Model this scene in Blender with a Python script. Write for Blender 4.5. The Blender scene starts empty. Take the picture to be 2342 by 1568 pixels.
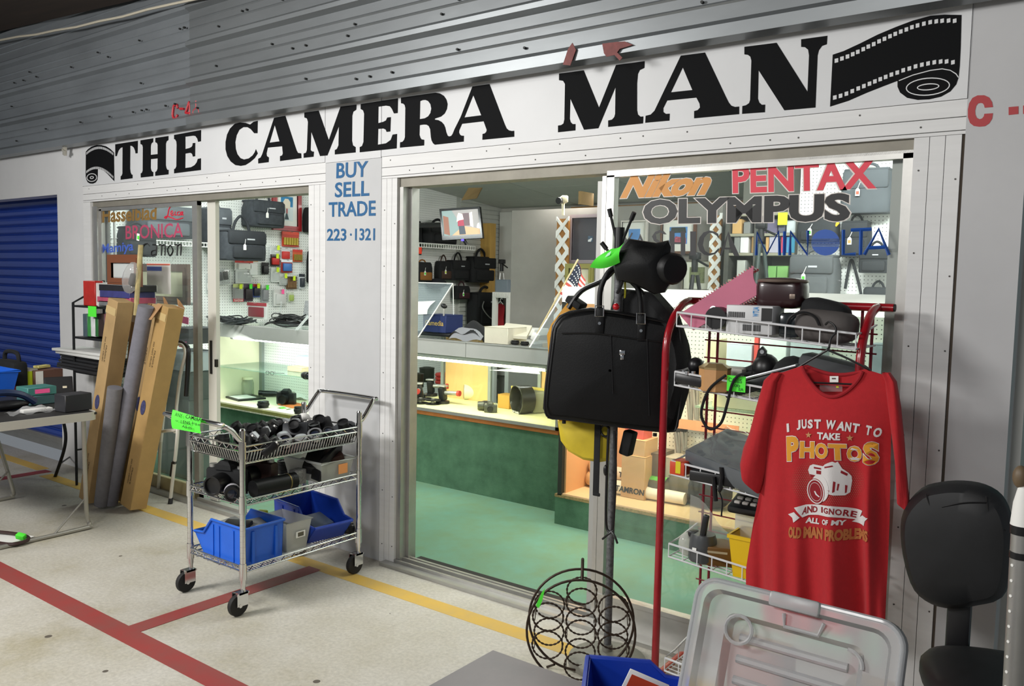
import bpy, bmesh, math, random
from mathutils import Matrix, Vector, Euler
from mathutils.geometry import tessellate_polygon
R = random.Random(7)
PI = math.pi
C = bpy.context.scene.collection
# ---------------------------------------------------------------- camera
FW, FH, FPX = 2342, 1568, 1912.7
CAM = Vector((3.1146, -3.1522, 1.5497))
YAW, PITCH, ROLL = math.radians(-36.715), math.radians(-4.427), math.radians(1.151)
def _basis():
    fw = Vector((math.sin(YAW)*math.cos(PITCH), math.cos(YAW)*math.cos(PITCH), math.sin(PITCH)))
    r = Vector((math.cos(YAW), -math.sin(YAW), 0)); u = r.cross(fw)
    c, s = math.cos(ROLL), math.sin(ROLL)
    return c*r+s*u, -s*r+c*u, fw
CR, CU, CF = _basis()
cd = bpy.data.cameras.new('camera'); cam = bpy.data.objects.new('camera', cd); C.objects.link(cam)
cd.sensor_width = 36; cd.lens = 36*FPX/FW; cd.clip_start = .05
cam.matrix_world = Matrix((( CR.x, CU.x, -CF.x, CAM.x), (CR.y, CU.y, -CF.y, CAM.y), (CR.z, CU.z, -CF.z, CAM.z), (0, 0, 0, 1)))
bpy.context.scene.camera = cam
# ---------------------------------------------------------------- light
sc = bpy.context.scene
sc.view_settings.view_transform = 'Standard'; sc.view_settings.look = 'None'
sc.view_settings.gamma = 1; sc.view_settings.exposure = 0.0; sc.view_settings.use_curve_mapping = False
w = bpy.data.worlds.new('world'); sc.world = w; w.use_nodes = True
w.node_tree.nodes['Background'].inputs[0].default_value = (.86, .93, 1.0, 1)
w.node_tree.nodes['Background'].inputs[1].default_value = .20
def area(name, loc, target, sx, sy, power, col=(1, 1, 1)):
    l = bpy.data.lights.new(name, 'AREA'); l.shape = 'RECTANGLE'; l.size = sx; l.size_y = sy
    l.energy = power; l.color = col
    o = bpy.data.objects.new(name, l); C.objects.link(o); o.location = loc
    o.rotation_euler = (Vector(target)-Vector(loc)).to_track_quat('-Z', 'Y').to_euler()
    return o
area('market_lamp', (-1.6, -4.0, 2.85), (-.2, 0, .9), 1.3, .5, 145, (1, .985, .96))
area('fill_light_right', (2.0, -4.7, 2.9), (2.4, 0, 1.0), 1.2, .5, 62, (1, .985, .96))  # added fill light to brighten the right-hand wall, not a lamp of the hall
area('aisle_lamp', (-.6, -2.2, 2.95), (-.6, -1.6, 0), 1.2, .25, 26, (1, .98, .94))
area('shop_lamp_left', (-2.3, .55, 2.5), (-2.9, 1.4, 1.0), 1.2, .2, 34, (.93, 1, .97))
area('shop_lamp_right', (1.9, 1.75, 2.5), (1.6, 3.0, 1.6), 1.2, .2, 50, (.95, 1, .98))
area('shop_lamp_back', (-1.2, 3.6, 2.35), (-1.6, 3.4, 0), 1.2, .6, 38, (1, .98, .93))
area('shop_lamp_front', (.2, .75, 2.45), (.2, .9, 0), 1.2, .3, 30, (.95, 1, .95))

def P(u, v, x=None, y=None, z=None):
    "the point of the place that a measured sight line meets on a wall, floor or table plane"
    d = CF*FPX + CR*(u-FW/2) - CU*(v-FH/2)
    if x is not None: t = (x-CAM.x)/d.x
    elif y is not None: t = (y-CAM.y)/d.y
    else: t = (z-CAM.z)/d.z
    return CAM + d*t
# ---------------------------------------------------------------- materials
def lin(h):
    if isinstance(h, str):
        h = h.lstrip('#'); c = [int(h[i:i+2], 16)/255 for i in (0, 2, 4)]
    else: c = h
    return tuple((x/12.92 if x <= .04045 else ((x+.055)/1.055)**2.4) for x in c) + (1,)
MATS = {}
def mat(name, col='#808080', rough=.6, metal=0., var=0., scale=8., bump=0., bscale=None, alpha=None, emit=None, trans=0., coat=0., stretch=None, col2=None, spec=.5, sheen=0.):
    if name in MATS: return MATS[name]
    m = bpy.data.materials.new(name); m.use_nodes = True; nt = m.node_tree; b = nt.nodes['Principled BSDF']
    b.inputs['Base Color'].default_value = lin(col); b.inputs['Roughness'].default_value = rough
    b.inputs['Metallic'].default_value = metal; b.inputs['Specular IOR Level'].default_value = spec
    if coat: b.inputs['Coat Weight'].default_value = coat
    if sheen: b.inputs['Sheen Weight'].default_value = sheen
    if trans: b.inputs['Transmission Weight'].default_value = trans
    if emit: b.inputs['Emission Color'].default_value = lin(col); b.inputs['Emission Strength'].default_value = emit
    if alpha is not None: b.inputs['Alpha'].default_value = alpha
    if var or bump or col2:
        tc = nt.nodes.new('ShaderNodeTexCoord'); mp = nt.nodes.new('ShaderNodeMapping'); nt.links.new(tc.outputs['Object'], mp.inputs[0])
        if stretch: mp.inputs['Scale'].default_value = stretch
        if var or col2:
            n = nt.nodes.new('ShaderNodeTexNoise'); n.inputs['Scale'].default_value = scale; n.inputs['Detail'].default_value = 6; n.inputs['Roughness'].default_value = .62
            nt.links.new(mp.outputs[0], n.inputs[0])
            rp = nt.nodes.new('ShaderNodeValToRGB'); nt.links.new(n.outputs[0], rp.inputs[0])
            c0 = lin(col); rp.color_ramp.elements[0].position = .3; rp.color_ramp.elements[1].position = .7
            if col2: rp.color_ramp.elements[0].color = lin(col2); rp.color_ramp.elements[1].color = c0
            else:
                rp.color_ramp.elements[0].color = tuple(x*(1-var) for x in c0[:3])+(1,); rp.color_ramp.elements[1].color = tuple(min(1, x*(1+var*.6)) for x in c0[:3])+(1,)
            nt.links.new(rp.outputs[0], b.inputs['Base Color'])
        if bump:
            n2 = nt.nodes.new('ShaderNodeTexNoise'); n2.inputs['Scale'].default_value = bscale or scale*4; n2.inputs['Detail'].default_value = 4
            nt.links.new(mp.outputs[0], n2.inputs[0])
            bp = nt.nodes.new('ShaderNodeBump'); bp.inputs['Strength'].default_value = bump; bp.inputs['Distance'].default_value = .01
            nt.links.new(n2.outputs[0], bp.inputs['Height']); nt.links.new(bp.outputs[0], b.inputs['Normal'])
    MATS[name] = m; return m
def glass_mat(name, tint='#f4faf8', refl=1., rough=.02, extra=0., milk='#ffffff'):
    "thin sheet: clear with a Fresnel mirror, optionally a little milky"
    if name in MATS: return MATS[name]
    m = bpy.data.materials.new(name); m.use_nodes = True; nt = m.node_tree; nt.nodes.clear()
    o = nt.nodes.new('ShaderNodeOutputMaterial'); t = nt.nodes.new('ShaderNodeBsdfTransparent'); g = nt.nodes.new('ShaderNodeBsdfGlossy')
    mx = nt.nodes.new('ShaderNodeMixShader'); lw = nt.nodes.new('ShaderNodeLayerWeight'); lw.inputs[0].default_value = .5
    pw = nt.nodes.new('ShaderNodeMath'); pw.operation = 'POWER'; pw.inputs[1].default_value = 5; nt.links.new(lw.outputs['Facing'], pw.inputs[0])
    f = nt.nodes.new('ShaderNodeMath'); f.operation = 'MULTIPLY_ADD'; f.inputs[1].default_value = .9*refl; f.inputs[2].default_value = .035*refl; nt.links.new(pw.outputs[0], f.inputs[0])
    t.inputs[0].default_value = lin(tint); g.inputs['Roughness'].default_value = rough
    nt.links.new(f.outputs[0], mx.inputs[0]); nt.links.new(t.outputs[0], mx.inputs[1]); nt.links.new(g.outputs[0], mx.inputs[2])
    out = mx
    if extra:
        d = nt.nodes.new('ShaderNodeBsdfDiffuse'); d.inputs[0].default_value = lin(milk)
        tl = nt.nodes.new('ShaderNodeBsdfTranslucent'); tl.inputs[0].default_value = lin(milk)
        a = nt.nodes.new('ShaderNodeMixShader'); nt.links.new(d.outputs[0], a.inputs[1]); nt.links.new(tl.outputs[0], a.inputs[2])
        m2 = nt.nodes.new('ShaderNodeMixShader'); m2.inputs[0].default_value = extra
        nt.links.new(mx.outputs[0], m2.inputs[1]); nt.links.new(a.outputs[0], m2.inputs[2]); out = m2
    nt.links.new(out.outputs[0], o.inputs[0]); MATS[name] = m; return m
# ---------------------------------------------------------------- mesh builder
def rotz(a): return Matrix.Rotation(a, 3, 'Z')
def rot(rx=0, ry=0, rz=0): return Euler((math.radians(rx), math.radians(ry), math.radians(rz))).to_matrix()
_TXT = {}
def glyphs(body, off=0., shear=0., space=1.):
    k = (body, off, shear, space)
    if k not in _TXT:
        cu = bpy.data.curves.new('t', 'FONT'); cu.body = body; cu.offset = off; cu.shear = shear; cu.resolution_u = 3; cu.space_character = space; cu.fill_mode = 'FRONT'
        ob = bpy.data.objects.new('t', cu); me = ob.to_mesh()
        vs = [v.co.copy() for v in me.vertices]; fs = [tuple(p.vertices) for p in me.polygons]
        ob.to_mesh_clear(); bpy.data.objects.remove(ob); bpy.data.curves.remove(cu)
        xs = [v.x for v in vs]; ys = [v.y for v in vs]; x0, x1, y0, y1 = min(xs), max(xs), min(ys), max(ys)
        _TXT[k] = ([((v.x-x0)/(x1-x0), (v.y-y0)/(y1-y0)) for v in vs], fs, (x1-x0)/(y1-y0))
    return _TXT[k]
class MB:
    def __init__(s): s.v = []; s.f = []; s.mi = []; s.sm = []; s.cur = 0
    def m(s, i): s.cur = i; return s
    def add(s, vs, fs, smooth=False):
        n = len(s.v); s.v += [Vector(v) for v in vs]
        for f in fs: s.f.append(tuple(i+n for i in f)); s.mi.append(s.cur); s.sm.append(smooth)
        return s
    def box(s, c, d, r=None):
        c = Vector(c); h = [x/2 for x in d]
        vs = [Vector((sx*h[0], sy*h[1], sz*h[2])) for sx in (-1, 1) for sy in (-1, 1) for sz in (-1, 1)]
        if r is not None: vs = [r @ v for v in vs]
        return s.add([c+v for v in vs], [(0, 1, 3, 2), (4, 6, 7, 5), (0, 4, 5, 1), (2, 3, 7, 6), (0, 2, 6, 4), (1, 5, 7, 3)])
    def span(s, a, b): return s.box([(a[i]+b[i])/2 for i in range(3)], [abs(b[i]-a[i]) for i in range(3)])
    def rbox(s, c, d, b=.01, r=None, seg=2):
        bm = bmesh.new(); bmesh.ops.create_cube(bm, size=1)
        for v in bm.verts: v.co = Vector((v.co.x*d[0], v.co.y*d[1], v.co.z*d[2]))
        bmesh.ops.bevel(bm, geom=bm.edges[:], offset=min(b, min(d)*.49), segments=seg, affect='EDGES', profile=.5)
        vs = [v.co.copy() for v in bm.verts]; fs = [tuple(v.index for v in f.verts) for f in bm.faces]; bm.free()
        if r is not None: vs = [r @ v for v in vs]
        return s.add([Vector(c)+v for v in vs], fs, True)
    def frame(s, t):
        t = t.normalized(); a = Vector((0, 0, 1)) if abs(t.z) < .9 else Vector((1, 0, 0))
        u = t.cross(a).normalized(); return u, t.cross(u)
    def tube(s, pts, r, n=8, closed=False, taper=None):
        pts = [Vector(p) for p in pts]; k = len(pts); rings = []; u = None
        for i, p in enumerate(pts):
            a = pts[(i-1) % k] if (closed or i > 0) else p; b = pts[(i+1) % k] if (closed or i < k-1) else p
            t = (b-a)
            if t.length < 1e-9: t = Vector((0, 0, 1))
            t.normalize()
            if u is None: u, _ = s.frame(t)
            u = u - t*u.dot(t)
            if u.length < 1e-6: u, _ = s.frame(t)
            u.normalize(); w_ = t.cross(u); rr = r if taper is None else taper[i]
            rings.append([p + (u*math.cos(2*PI*j/n) + w_*math.sin(2*PI*j/n))*rr for j in range(n)])
        return s.loft(rings, closed, caps=not closed)
    def loft(s, rings, closed=False, caps=True, smooth=True, ring_closed=True):
        n = len(rings[0]); vs = [v for r_ in rings for v in r_]; fs = []; k = len(rings)
        for i in range(k if closed else k-1):
            for j in range(n if ring_closed else n-1):
                a, b = i*n+j, i*n+(j+1) % n; c, d = ((i+1) % k)*n+(j+1) % n, ((i+1) % k)*n+j
                fs.append((a, b, c, d))
        if caps and not closed: fs.append(tuple(range(n-1, -1, -1))); fs.append(tuple((k-1)*n+j for j in range(n)))
        return s.add(vs, fs, smooth)
    def cyl(s, a, b, r0, r1=None, n=16):
        a, b = Vector(a), Vector(b); r1 = r0 if r1 is None else r1; u, w_ = s.frame(b-a)
        ring = lambda p, r: [p+(u*math.cos(2*PI*j/n)+w_*math.sin(2*PI*j/n))*r for j in range(n)]
        return s.loft([ring(a, r0), ring(b, r1)])
    def lathe(s, prof, o, ax=(0, 0, 1), n=20, caps=True):
        o, ax = Vector(o), Vector(ax).normalized(); u, w_ = s.frame(ax)
        return s.loft([[o+ax*h+(u*math.cos(2*PI*j/n)+w_*math.sin(2*PI*j/n))*max(r, 1e-4) for j in range(n)] for r, h in prof], caps=caps)
    def ell(s, c, d, r=None, n=14, k=9, e=1.):
        "ellipsoid with half-sizes d; e < 1 squares it off"
        pw = lambda x: math.copysign(abs(x)**e, x); rings = []
        for i in range(k):
            th = -PI/2 + PI*(i+.02)/(k-1+.04)
            ring = []
            for j in range(n):
                ph = 2*PI*j/n
                v = Vector((d[0]*pw(math.cos(th))*pw(math.cos(ph)), d[1]*pw(math.cos(th))*pw(math.sin(ph)), d[2]*pw(math.sin(th))))
                ring.append(Vector(c)+(r @ v if r is not None else v))
            rings.append(ring)
        return s.loft(rings)
    def prism(s, out, O, U, V, N, t, holes=()):
        "flat outline (2D, in U/V) with holes, given thickness t along N"
        O, U, V, N = Vector(O), Vector(U), Vector(V), Vector(N).normalized()
        loops = [out] + list(holes); f3 = [[Vector((a, b, 0)) for a, b in l] for l in loops]
        flat = [p for l in f3 for p in l]; tri = tessellate_polygon(f3)
        top = [O+U*p.x+V*p.y+N*t for p in flat]; bot = [O+U*p.x+V*p.y for p in flat]; n = len(flat)
        fs = [tuple(q) for q in tri]
        if t: 
            fs += [tuple(i+n for i in reversed(q)) for q in tri]; b = 0
            for l in loops:
                k = len(l); fs += [(b+i, b+(i+1) % k, n+b+(i+1) % k, n+b+i) for i in range(k)]; b += k
        return s.add(top+(bot if t else []), fs)
    def quad(s, a, b, c, d): return s.add([a, b, c, d], [(0, 1, 2, 3)])
    def text(s, body, bl, br, tl, off=0., shear=0., t=.0012, space=1., grow=0.):
        "lettering fitted to the parallelogram bl-br-tl"
        uv, fs, _ = glyphs(body, off, shear, space); bl, br, tl = Vector(bl), Vector(br), Vector(tl)
        U, V = br-bl, tl-bl; N = U.cross(V).normalized(); n = len(uv)
        pt = lambda a, b: bl + U*(a+(a-.5)*grow) + V*(b+(b-.5)*grow)
        return s.add([pt(a, b)+N*t for a, b in uv], fs)
    def sheet(s, nu, nv, fn, smooth=True):
        vs = [fn(i/(nu-1), j/(nv-1)) for j in range(nv) for i in range(nu)]
        return s.add(vs, [(j*nu+i, j*nu+i+1, (j+1)*nu+i+1, (j+1)*nu+i) for j in range(nv-1) for i in range(nu-1)], smooth)
    def build(s, name, m, parent=None, sharp=40, label=None, kind=None):
        me = bpy.data.meshes.new(name)
        M = WM.get(parent.name) if parent is not None else None
        vs = s.v if M is None else [M @ v for v in s.v]
        me.from_pydata([tuple(v) for v in vs], [], s.f)
        for x in (m if isinstance(m, (list, tuple)) else [m]): me.materials.append(x)
        me.polygons.foreach_set('material_index', s.mi); me.polygons.foreach_set('use_smooth', s.sm)
        if any(s.sm): me.set_sharp_from_angle(angle=math.radians(sharp))
        me.validate(); me.update()
        o = bpy.data.objects.new(name, me); C.objects.link(o)
        if parent is not None: o.parent = parent; WM[o.name] = M
        if label: o['label'] = label
        if kind: o['kind'] = kind
        return o
WM = {}
def thing(name, label, cat, loc=(0, 0, 0), rz=0., group=None, local=False):
    "an Empty at the thing's base; parts are given in world coordinates unless local"
    o = bpy.data.objects.new(name, None); C.objects.link(o); o.empty_display_size = .05
    o.location = loc; o.rotation_euler = (0, 0, rz); o['label'] = label; o['category'] = cat
    if group: o['group'] = group
    M = Matrix.Translation(loc) @ Matrix.Rotation(rz, 4, 'Z')
    WM[o.name] = None if local else M.inverted()
    return o
def tag(o, label, cat, group=None):
    o['label'] = label; o['category'] = cat
    if group: o['group'] = group
    return o
def struct(mb, name, m): 
    return mb.build(name, m, kind='structure')
def dup(root, loc, rz=None, label=None, group=None):
    r = root.copy(); C.objects.link(r); r.location = loc
    if rz is not None: r.rotation_euler = (0, 0, rz)
    if label: r['label'] = label
    if group: r['group'] = group
    for ch in list(root.children):
        c = ch.copy(); C.objects.link(c); c.parent = r
        for g in list(ch.children):
            d = g.copy(); C.objects.link(d); d.parent = c
    return r
def arc(c, r, a0, a1, n, ax=0, ay=2, ry=None):
    out = []
    for i in range(n+1):
        a = math.radians(a0+(a1-a0)*i/n); p = list(c); p[ax] += r*math.cos(a); p[ay] += (ry or r)*math.sin(a); out.append(Vector(p))
    return out
def smooth_path(pts, n=6, closed=False):
    "Catmull-Rom through the points"
    pts = [Vector(p) for p in pts]; k = len(pts); out = []
    rng = range(k if closed else k-1)
    for i in rng:
        g = (lambda j: pts[j % k]) if closed else (lambda j: pts[max(0, min(k-1, j))])
        a, b, c, d = g(i-1), g(i), g(i+1), g(i+2)
        for q in range(n):
            t = q/n
            out.append(.5*((2*b)+(c-a)*t+(2*a-5*b+4*c-d)*t*t+(3*b-a-3*c+d)*t**3))
    if not closed: out.append(pts[-1])
    return out
# ================================================================ common materials
white = mat('white_paint', '#d6d6d6', .55, var=.05, scale=3, bump=.03, bscale=30)
trimw = mat('white_trim', '#dcdcdb', .5, var=.06, scale=5, stretch=(.4, 1, 6))
greyp = mat('grey_panel_paint', '#bfc0c1', .6, var=.06, scale=2.5)
alu = mat('aluminium', '#b4b3af', .42, .75, var=.08, scale=14)
aludark = mat('dull_aluminium', '#8f8b80', .6, .35, var=.12, scale=10)
chrome = mat('chrome', '#d8d8d8', .16, 1.)
blackp = mat('black_plastic', '#141416', .38, var=.2, scale=20)
blackm = mat('black_metal', '#17181a', .45, .2)
blackf = mat('black_cloth', '#131416', .85, var=.35, scale=30, bump=.15, bscale=300)
greyf = mat('charcoal_cloth', '#3b3f44', .85, var=.3, scale=30, bump=.15, bscale=300)
leather = mat('black_leather', '#0a0b0d', .48, var=.3, scale=14, bump=.05, bscale=160, spec=.35)
rubber = mat('rubber', '#1b1a19', .7)
paper = mat('paper', '#f0efea', .8)
green = mat('fluorescent_green', '#55ee3c', .7)
ylw = mat('fluorescent_yellow', '#d9f02c', .7)
pink = mat('fluorescent_pink', '#ff5f9f', .7)
ink = mat('black_ink', '#101010', .6)
card = mat('cardboard', '#ad8f62', .8, var=.14, scale=6)
redp = mat('red_enamel', '#9c1420', .25, var=.15, scale=9, coat=.4)
glass = glass_mat('window_glass', '#fafcfb', 1.0, .02, .04, '#c8d0d2')
cglass = glass_mat('case_glass', '#f8fcfa', .8)
bluep = mat('blue_plastic', '#1c62d2', .38, var=.08, scale=8)
clearp = glass_mat('clear_plastic', '#eef1f2', .9, .12, .42, '#d2d4d4')
# ================================================================ floor and market hall
def floor_mat():
    m = bpy.data.materials.new('concrete'); m.use_nodes = True; nt = m.node_tree; b = nt.nodes['Principled BSDF']; b.inputs['Roughness'].default_value = .62
    tc = nt.nodes.new('ShaderNodeTexCoord')
    def nz(sc, det=8, ro=.65):
        n = nt.nodes.new('ShaderNodeTexNoise'); n.inputs['Scale'].default_value = sc; n.inputs['Detail'].default_value = det; n.inputs['Roughness'].default_value = ro; nt.links.new(tc.outputs['Object'], n.inputs[0]); return n
    def ramp(src, els):
        r = nt.nodes.new('ShaderNodeValToRGB'); nt.links.new(src, r.inputs[0])
        r.color_ramp.elements[0].position, r.color_ramp.elements[0].color = els[0][0], lin(els[0][1])
        r.color_ramp.elements[1].position, r.color_ramp.elements[1].color = els[-1][0], lin(els[-1][1])
        for p_, c_ in els[1:-1]: e = r.color_ramp.elements.new(p_); e.color = lin(c_)
        return r
    a = ramp(nz(1.3).outputs[0], [(.28, '#aba286'), (.45, '#c3beb0'), (.62, '#cfcbc1'), (.8, '#bdb49c')])
    f = ramp(nz(60, 3).outputs[0], [(.3, '#b8b8b8'), (.7, '#ffffff')])
    mx = nt.nodes.new('ShaderNodeMix'); mx.data_type = 'RGBA'; mx.blend_type = 'MULTIPLY'; mx.inputs[0].default_value = .45
    nt.links.new(a.outputs[0], mx.inputs[6]); nt.links.new(f.outputs[0], mx.inputs[7])
    # dark old gum spots
    vo = nt.nodes.new('ShaderNodeTexVoronoi'); vo.inputs['Scale'].default_value = 4.2; nt.links.new(tc.outputs['Object'], vo.inputs[0])
    sp = nt.nodes.new('ShaderNodeMath'); sp.operation = 'LESS_THAN'; sp.inputs[1].default_value = .062; nt.links.new(vo.outputs['Distance'], sp.inputs[0])
    sel = nt.nodes.new('ShaderNodeSeparateColor'); nt.links.new(vo.outputs['Color'], sel.inputs[0])
    gt = nt.nodes.new('ShaderNodeMath'); gt.operation = 'GREATER_THAN'; gt.inputs[1].default_value = .62; nt.links.new(sel.outputs[0], gt.inputs[0])
    mu = nt.nodes.new('ShaderNodeMath'); mu.operation = 'MULTIPLY'; nt.links.new(sp.outputs[0], mu.inputs[0]); nt.links.new(gt.outputs[0], mu.inputs[1])
    m3 = nt.nodes.new('ShaderNodeMix'); m3.data_type = 'RGBA'; nt.links.new(mu.outputs[0], m3.inputs[0]); nt.links.new(mx.outputs[2], m3.inputs[6]); m3.inputs[7].default_value = lin('#5d564c')
    nt.links.new(m3.outputs[2], b.inputs['Base Color'])
    bp = nt.nodes.new('ShaderNodeBump'); bp.inputs['Strength'].default_value = .12; bp.inputs['Distance'].default_value = .01; nt.links.new(nz(45).outputs[0], bp.inputs['Height']); nt.links.new(bp.outputs[0], b.inputs['Normal'])
    return m
b = MB(); b.span((-9, -7, -.1), (6, 0.02, 0)); struct(b, 'floor', floor_mat())
redl = mat('worn_red_paint', '#9b3a37', .6, var=.2, scale=6, col2='#8a4a44')
ylwl = mat('worn_yellow_paint', '#d8b04a', .6, var=.18, scale=7, col2='#c9aa62')
b = MB(); b.span((-9, -1.395, 0), (6, -1.295, .002)); b.span((-.33, -1.295, 0), (-.235, -.3, .002)); b.span((-3.57, -1.295, 0), (-3.47, -.19, .002)); struct(b, 'floor_marking_red', redl)
b = MB(); b.span((-3.4, -.315, 0), (6, -.22, .0015)); b.span((-9, -.24, 0), (-3.6, -.15, .0015)); struct(b, 'floor_marking_yellow', ylwl)
# carpet inside the shop
gcar = mat('green_carpet', '#6d9c88', .95, var=.2, scale=4, bump=.4, bscale=500, col2='#71906f')
b = MB(); b.span((-3.5, .1, -.1), (2.75, 5.4, .012)); struct(b, 'floor_shop', gcar)
gcd = mat('green_carpet_wall', '#587f62', .95, var=.35, scale=7, bump=.3, bscale=300, col2='#3f6149')
# neighbours' wall on the left with a roll-up door
b = MB(); b.span((-3.70, 0, 0), (-3.292, .12, 2.55)); b.span((-9, 0, 2.13), (-3.70, .12, 2.55)); b.span((-3.70, .1, 0), (-3.66, .34, 2.13)); struct(b, 'wall_left', white)
blue = mat('roller_blue', '#23429a', .35, var=.1, scale=4)
b = MB(); prof = []; z = .1
while z < 2.45:
    prof += [(.24, z), (.228, z+.012), (.222, z+.035), (.23, z+.058), (.245, z+.066), (.25, z+.074)]; z += .0765
b.loft([[Vector((x, y, zz)) for y, zz in prof] for x in (-9, -3.66)], ring_closed=False, caps=False, smooth=False)
dr = struct(b, 'door_1', blue)
b = MB(); b.span((-9, .2, 0.012), (-3.68, .235, .115)); b.span((-9, .19, .07), (-3.68, .2, .085)); b.m(1).span((-4.02, .197, .04), (-3.8, .2, .1)); b.build('bottom_bar', [alu, paper], dr, label='silver bottom bar')
# wall to the right of the shop
b = MB(); b.span((2.622, 0, 0), (2.80, .5, 2.55)); struct(b, 'wall_right', mat('white_sheet', '#bdbdbe', .6, var=.07, scale=2))
b = MB(); b.span((2.83, .30, 0), (3.2, .5, 2.6)); struct(b, 'wall_far_right', mat('teal_paint', '#5f9c98', .5, var=.1))
# corrugated metal above
galv = mat('galvanised_sheet', '#8b9094', .42, .55, var=.2, scale=2.2, stretch=(.5, 1, 1.6), bump=.05, bscale=6)
galv2 = mat('galvanised_sheet_darker', '#7d8183', .42, .55, var=.14, scale=2.5, stretch=(.5, 1, 1.6), bump=.05, bscale=6)
def corr(x0, x1, yo, name, m, ztop):
    p = []; z = 2.464
    p = [(-.045+yo, z), (-.115+yo, z+.004), (-.118+yo, z+.05)]
    zz = z+.075
    while zz < ztop:
        p += [(-.085+yo, zz), (-.085+yo, zz+.055), (-.09+yo, zz+.062), (-.085+yo, zz+.069), (-.085+yo, zz+.105), (-.09+yo, zz+.112), (-.085+yo, zz+.119), (-.085+yo, zz+.165), (-.116+yo, zz+.182), (-.118+yo, zz+.205)]
        zz += .2285
    b = MB(); b.loft([[Vector((x, y, q)) for y, q in p] for x in (x0, x1)], ring_closed=False, caps=False, smooth=False)
    b.loft([[Vector((x, y+.004, q)) for y, q in p] for x in (x0, x1)], ring_closed=False, caps=False, smooth=False)
    return struct(b, name, m)
corr(-9, -1.70, .008, 'wall_upper_left', galv, 3.7); corr(-1.73, 4.5, -.004, 'wall_upper_right', galv2, 3.7)
b = MB(); rr = random.Random(3)
for i in range(60):
    x = rr.uniform(-4.3, 2.4); k = rr.choice([0, 1, 2]); z = 2.565+.2285*k+rr.choice([0, .05])
    b.cyl((x, -.09, z), (x, -.104, z), .006, n=6)
struct(b, 'trim_screws_upper', mat('dark_screw', '#3a3b3a', .6, .5))
wood = mat('dark_roof_wood', '#33261d', .8, var=.3, scale=4, stretch=(.3, 4, 4))
b = MB(); b.add([(-9, -.13, 3.70), (4.5, -.13, 2.94), (4.5, -7, 3.3), (-9, -7, 4.055), (-9, -.13, 3.9), (4.5, -.13, 3.6), (4.5, -7, 3.6), (-9, -7, 4.2)], [(0, 1, 2, 3), (7, 6, 5, 4), (0, 4, 5, 1), (1, 5, 6, 2), (2, 6, 7, 3), (3, 7, 4, 0)])
struct(b, 'ceiling_market', wood)
b = MB(); q0, q1 = P(0, 92, y=-.16), P(400, 8, y=-.16); pts = [q0+(q0-q1)*.3]
for i in range(9): pts.append(q0.lerp(q1, i/8)+Vector((0, 0, -.02*math.sin(i/8*PI)+(.006 if i % 2 else 0))))
pts.append(q1+(q1-q0)*.4); b.tube(pts, .008, 6); tag(b.build('cable', mat('pale_cable', '#b9b2a0', .6)), 'pale cable running along the roof edge above the metal siding', 'cable')
# dark lintel of the wall behind the sheets
b = MB(); b.span((-3.3, .02, 2.17), (2.63, .12, 2.6)); b.span((-9, .02, 2.5), (4.5, .12, 3.9)); struct(b, 'wall_front_upper', white)
# ---------------------------------------------------------------- trims
def plank_h(b, x0, x1, z0, z1, y=0.0):
    zs = [z0, z0+(z1-z0)*.12, z0+(z1-z0)*.5, z1]
    for i in range(3): b.span((x0, y, zs[i]+.0015), (x1, y+.05, zs[i+1]-.0015))
def plank_v(b, x0, x1, z0, z1, n=3, y=0.0):
    for i in range(n):
        a = x0+(x1-x0)*i/n; c = x0+(x1-x0)*(i+1)/n
        b.span((a+(.001 if i else 0), y, z0), (c-(.001 if i < n-1 else 0), y+.05, z1))
b = MB(); plank_h(b, -3.292, -.556, 2.052, 2.172); struct(b, 'trim_1', trimw)
b = MB(); plank_v(b, -3.292, -3.185, 0, 2.052, 1); struct(b, 'trim_2', trimw)
b = MB(); plank_v(b, -.70, -.556, 0, 2.052, 3); struct(b, 'trim_3', trimw)
b = MB(); plank_h(b, -.113, 2.622, 2.056, 2.172); struct(b, 'trim_4', trimw)
b = MB(); plank_v(b, -.113, 0, 0, 2.056, 3); struct(b, 'trim_5', trimw)
b = MB(); plank_v(b, 2.466, 2.612, 0, 2.056, 3); struct(b, 'trim_6', trimw)
b = MB(); rr = random.Random(5)
for x0, x1 in ((-3.2, -.6), (-.05, 2.6)):
    x = x0
    while x < x1: zz = 2.09+rr.choice([0, .06]); b.cyl((x, .002, zz), (x, -.0015, zz), .0035, n=6); x += rr.uniform(.1, .22)
for x in (-.68, -.575, -.09, -.015, 2.485, 2.6):
    z = .1
    while z < 2.0: b.cyl((x, .002, z), (x, -.0015, z), .0032, n=6); z += rr.uniform(.25, .35)
struct(b, 'trim_nails', mat('nail', '#4a4744', .6))
b = MB(); b.span((2.606, .012, 0), (2.624, .03, 2.2)); b.span((-3.3, .012, 0), (-3.288, .03, 2.2)); struct(b, 'trim_gap', mat('gap_shadow_wood', '#5b5147', .9))
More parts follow.
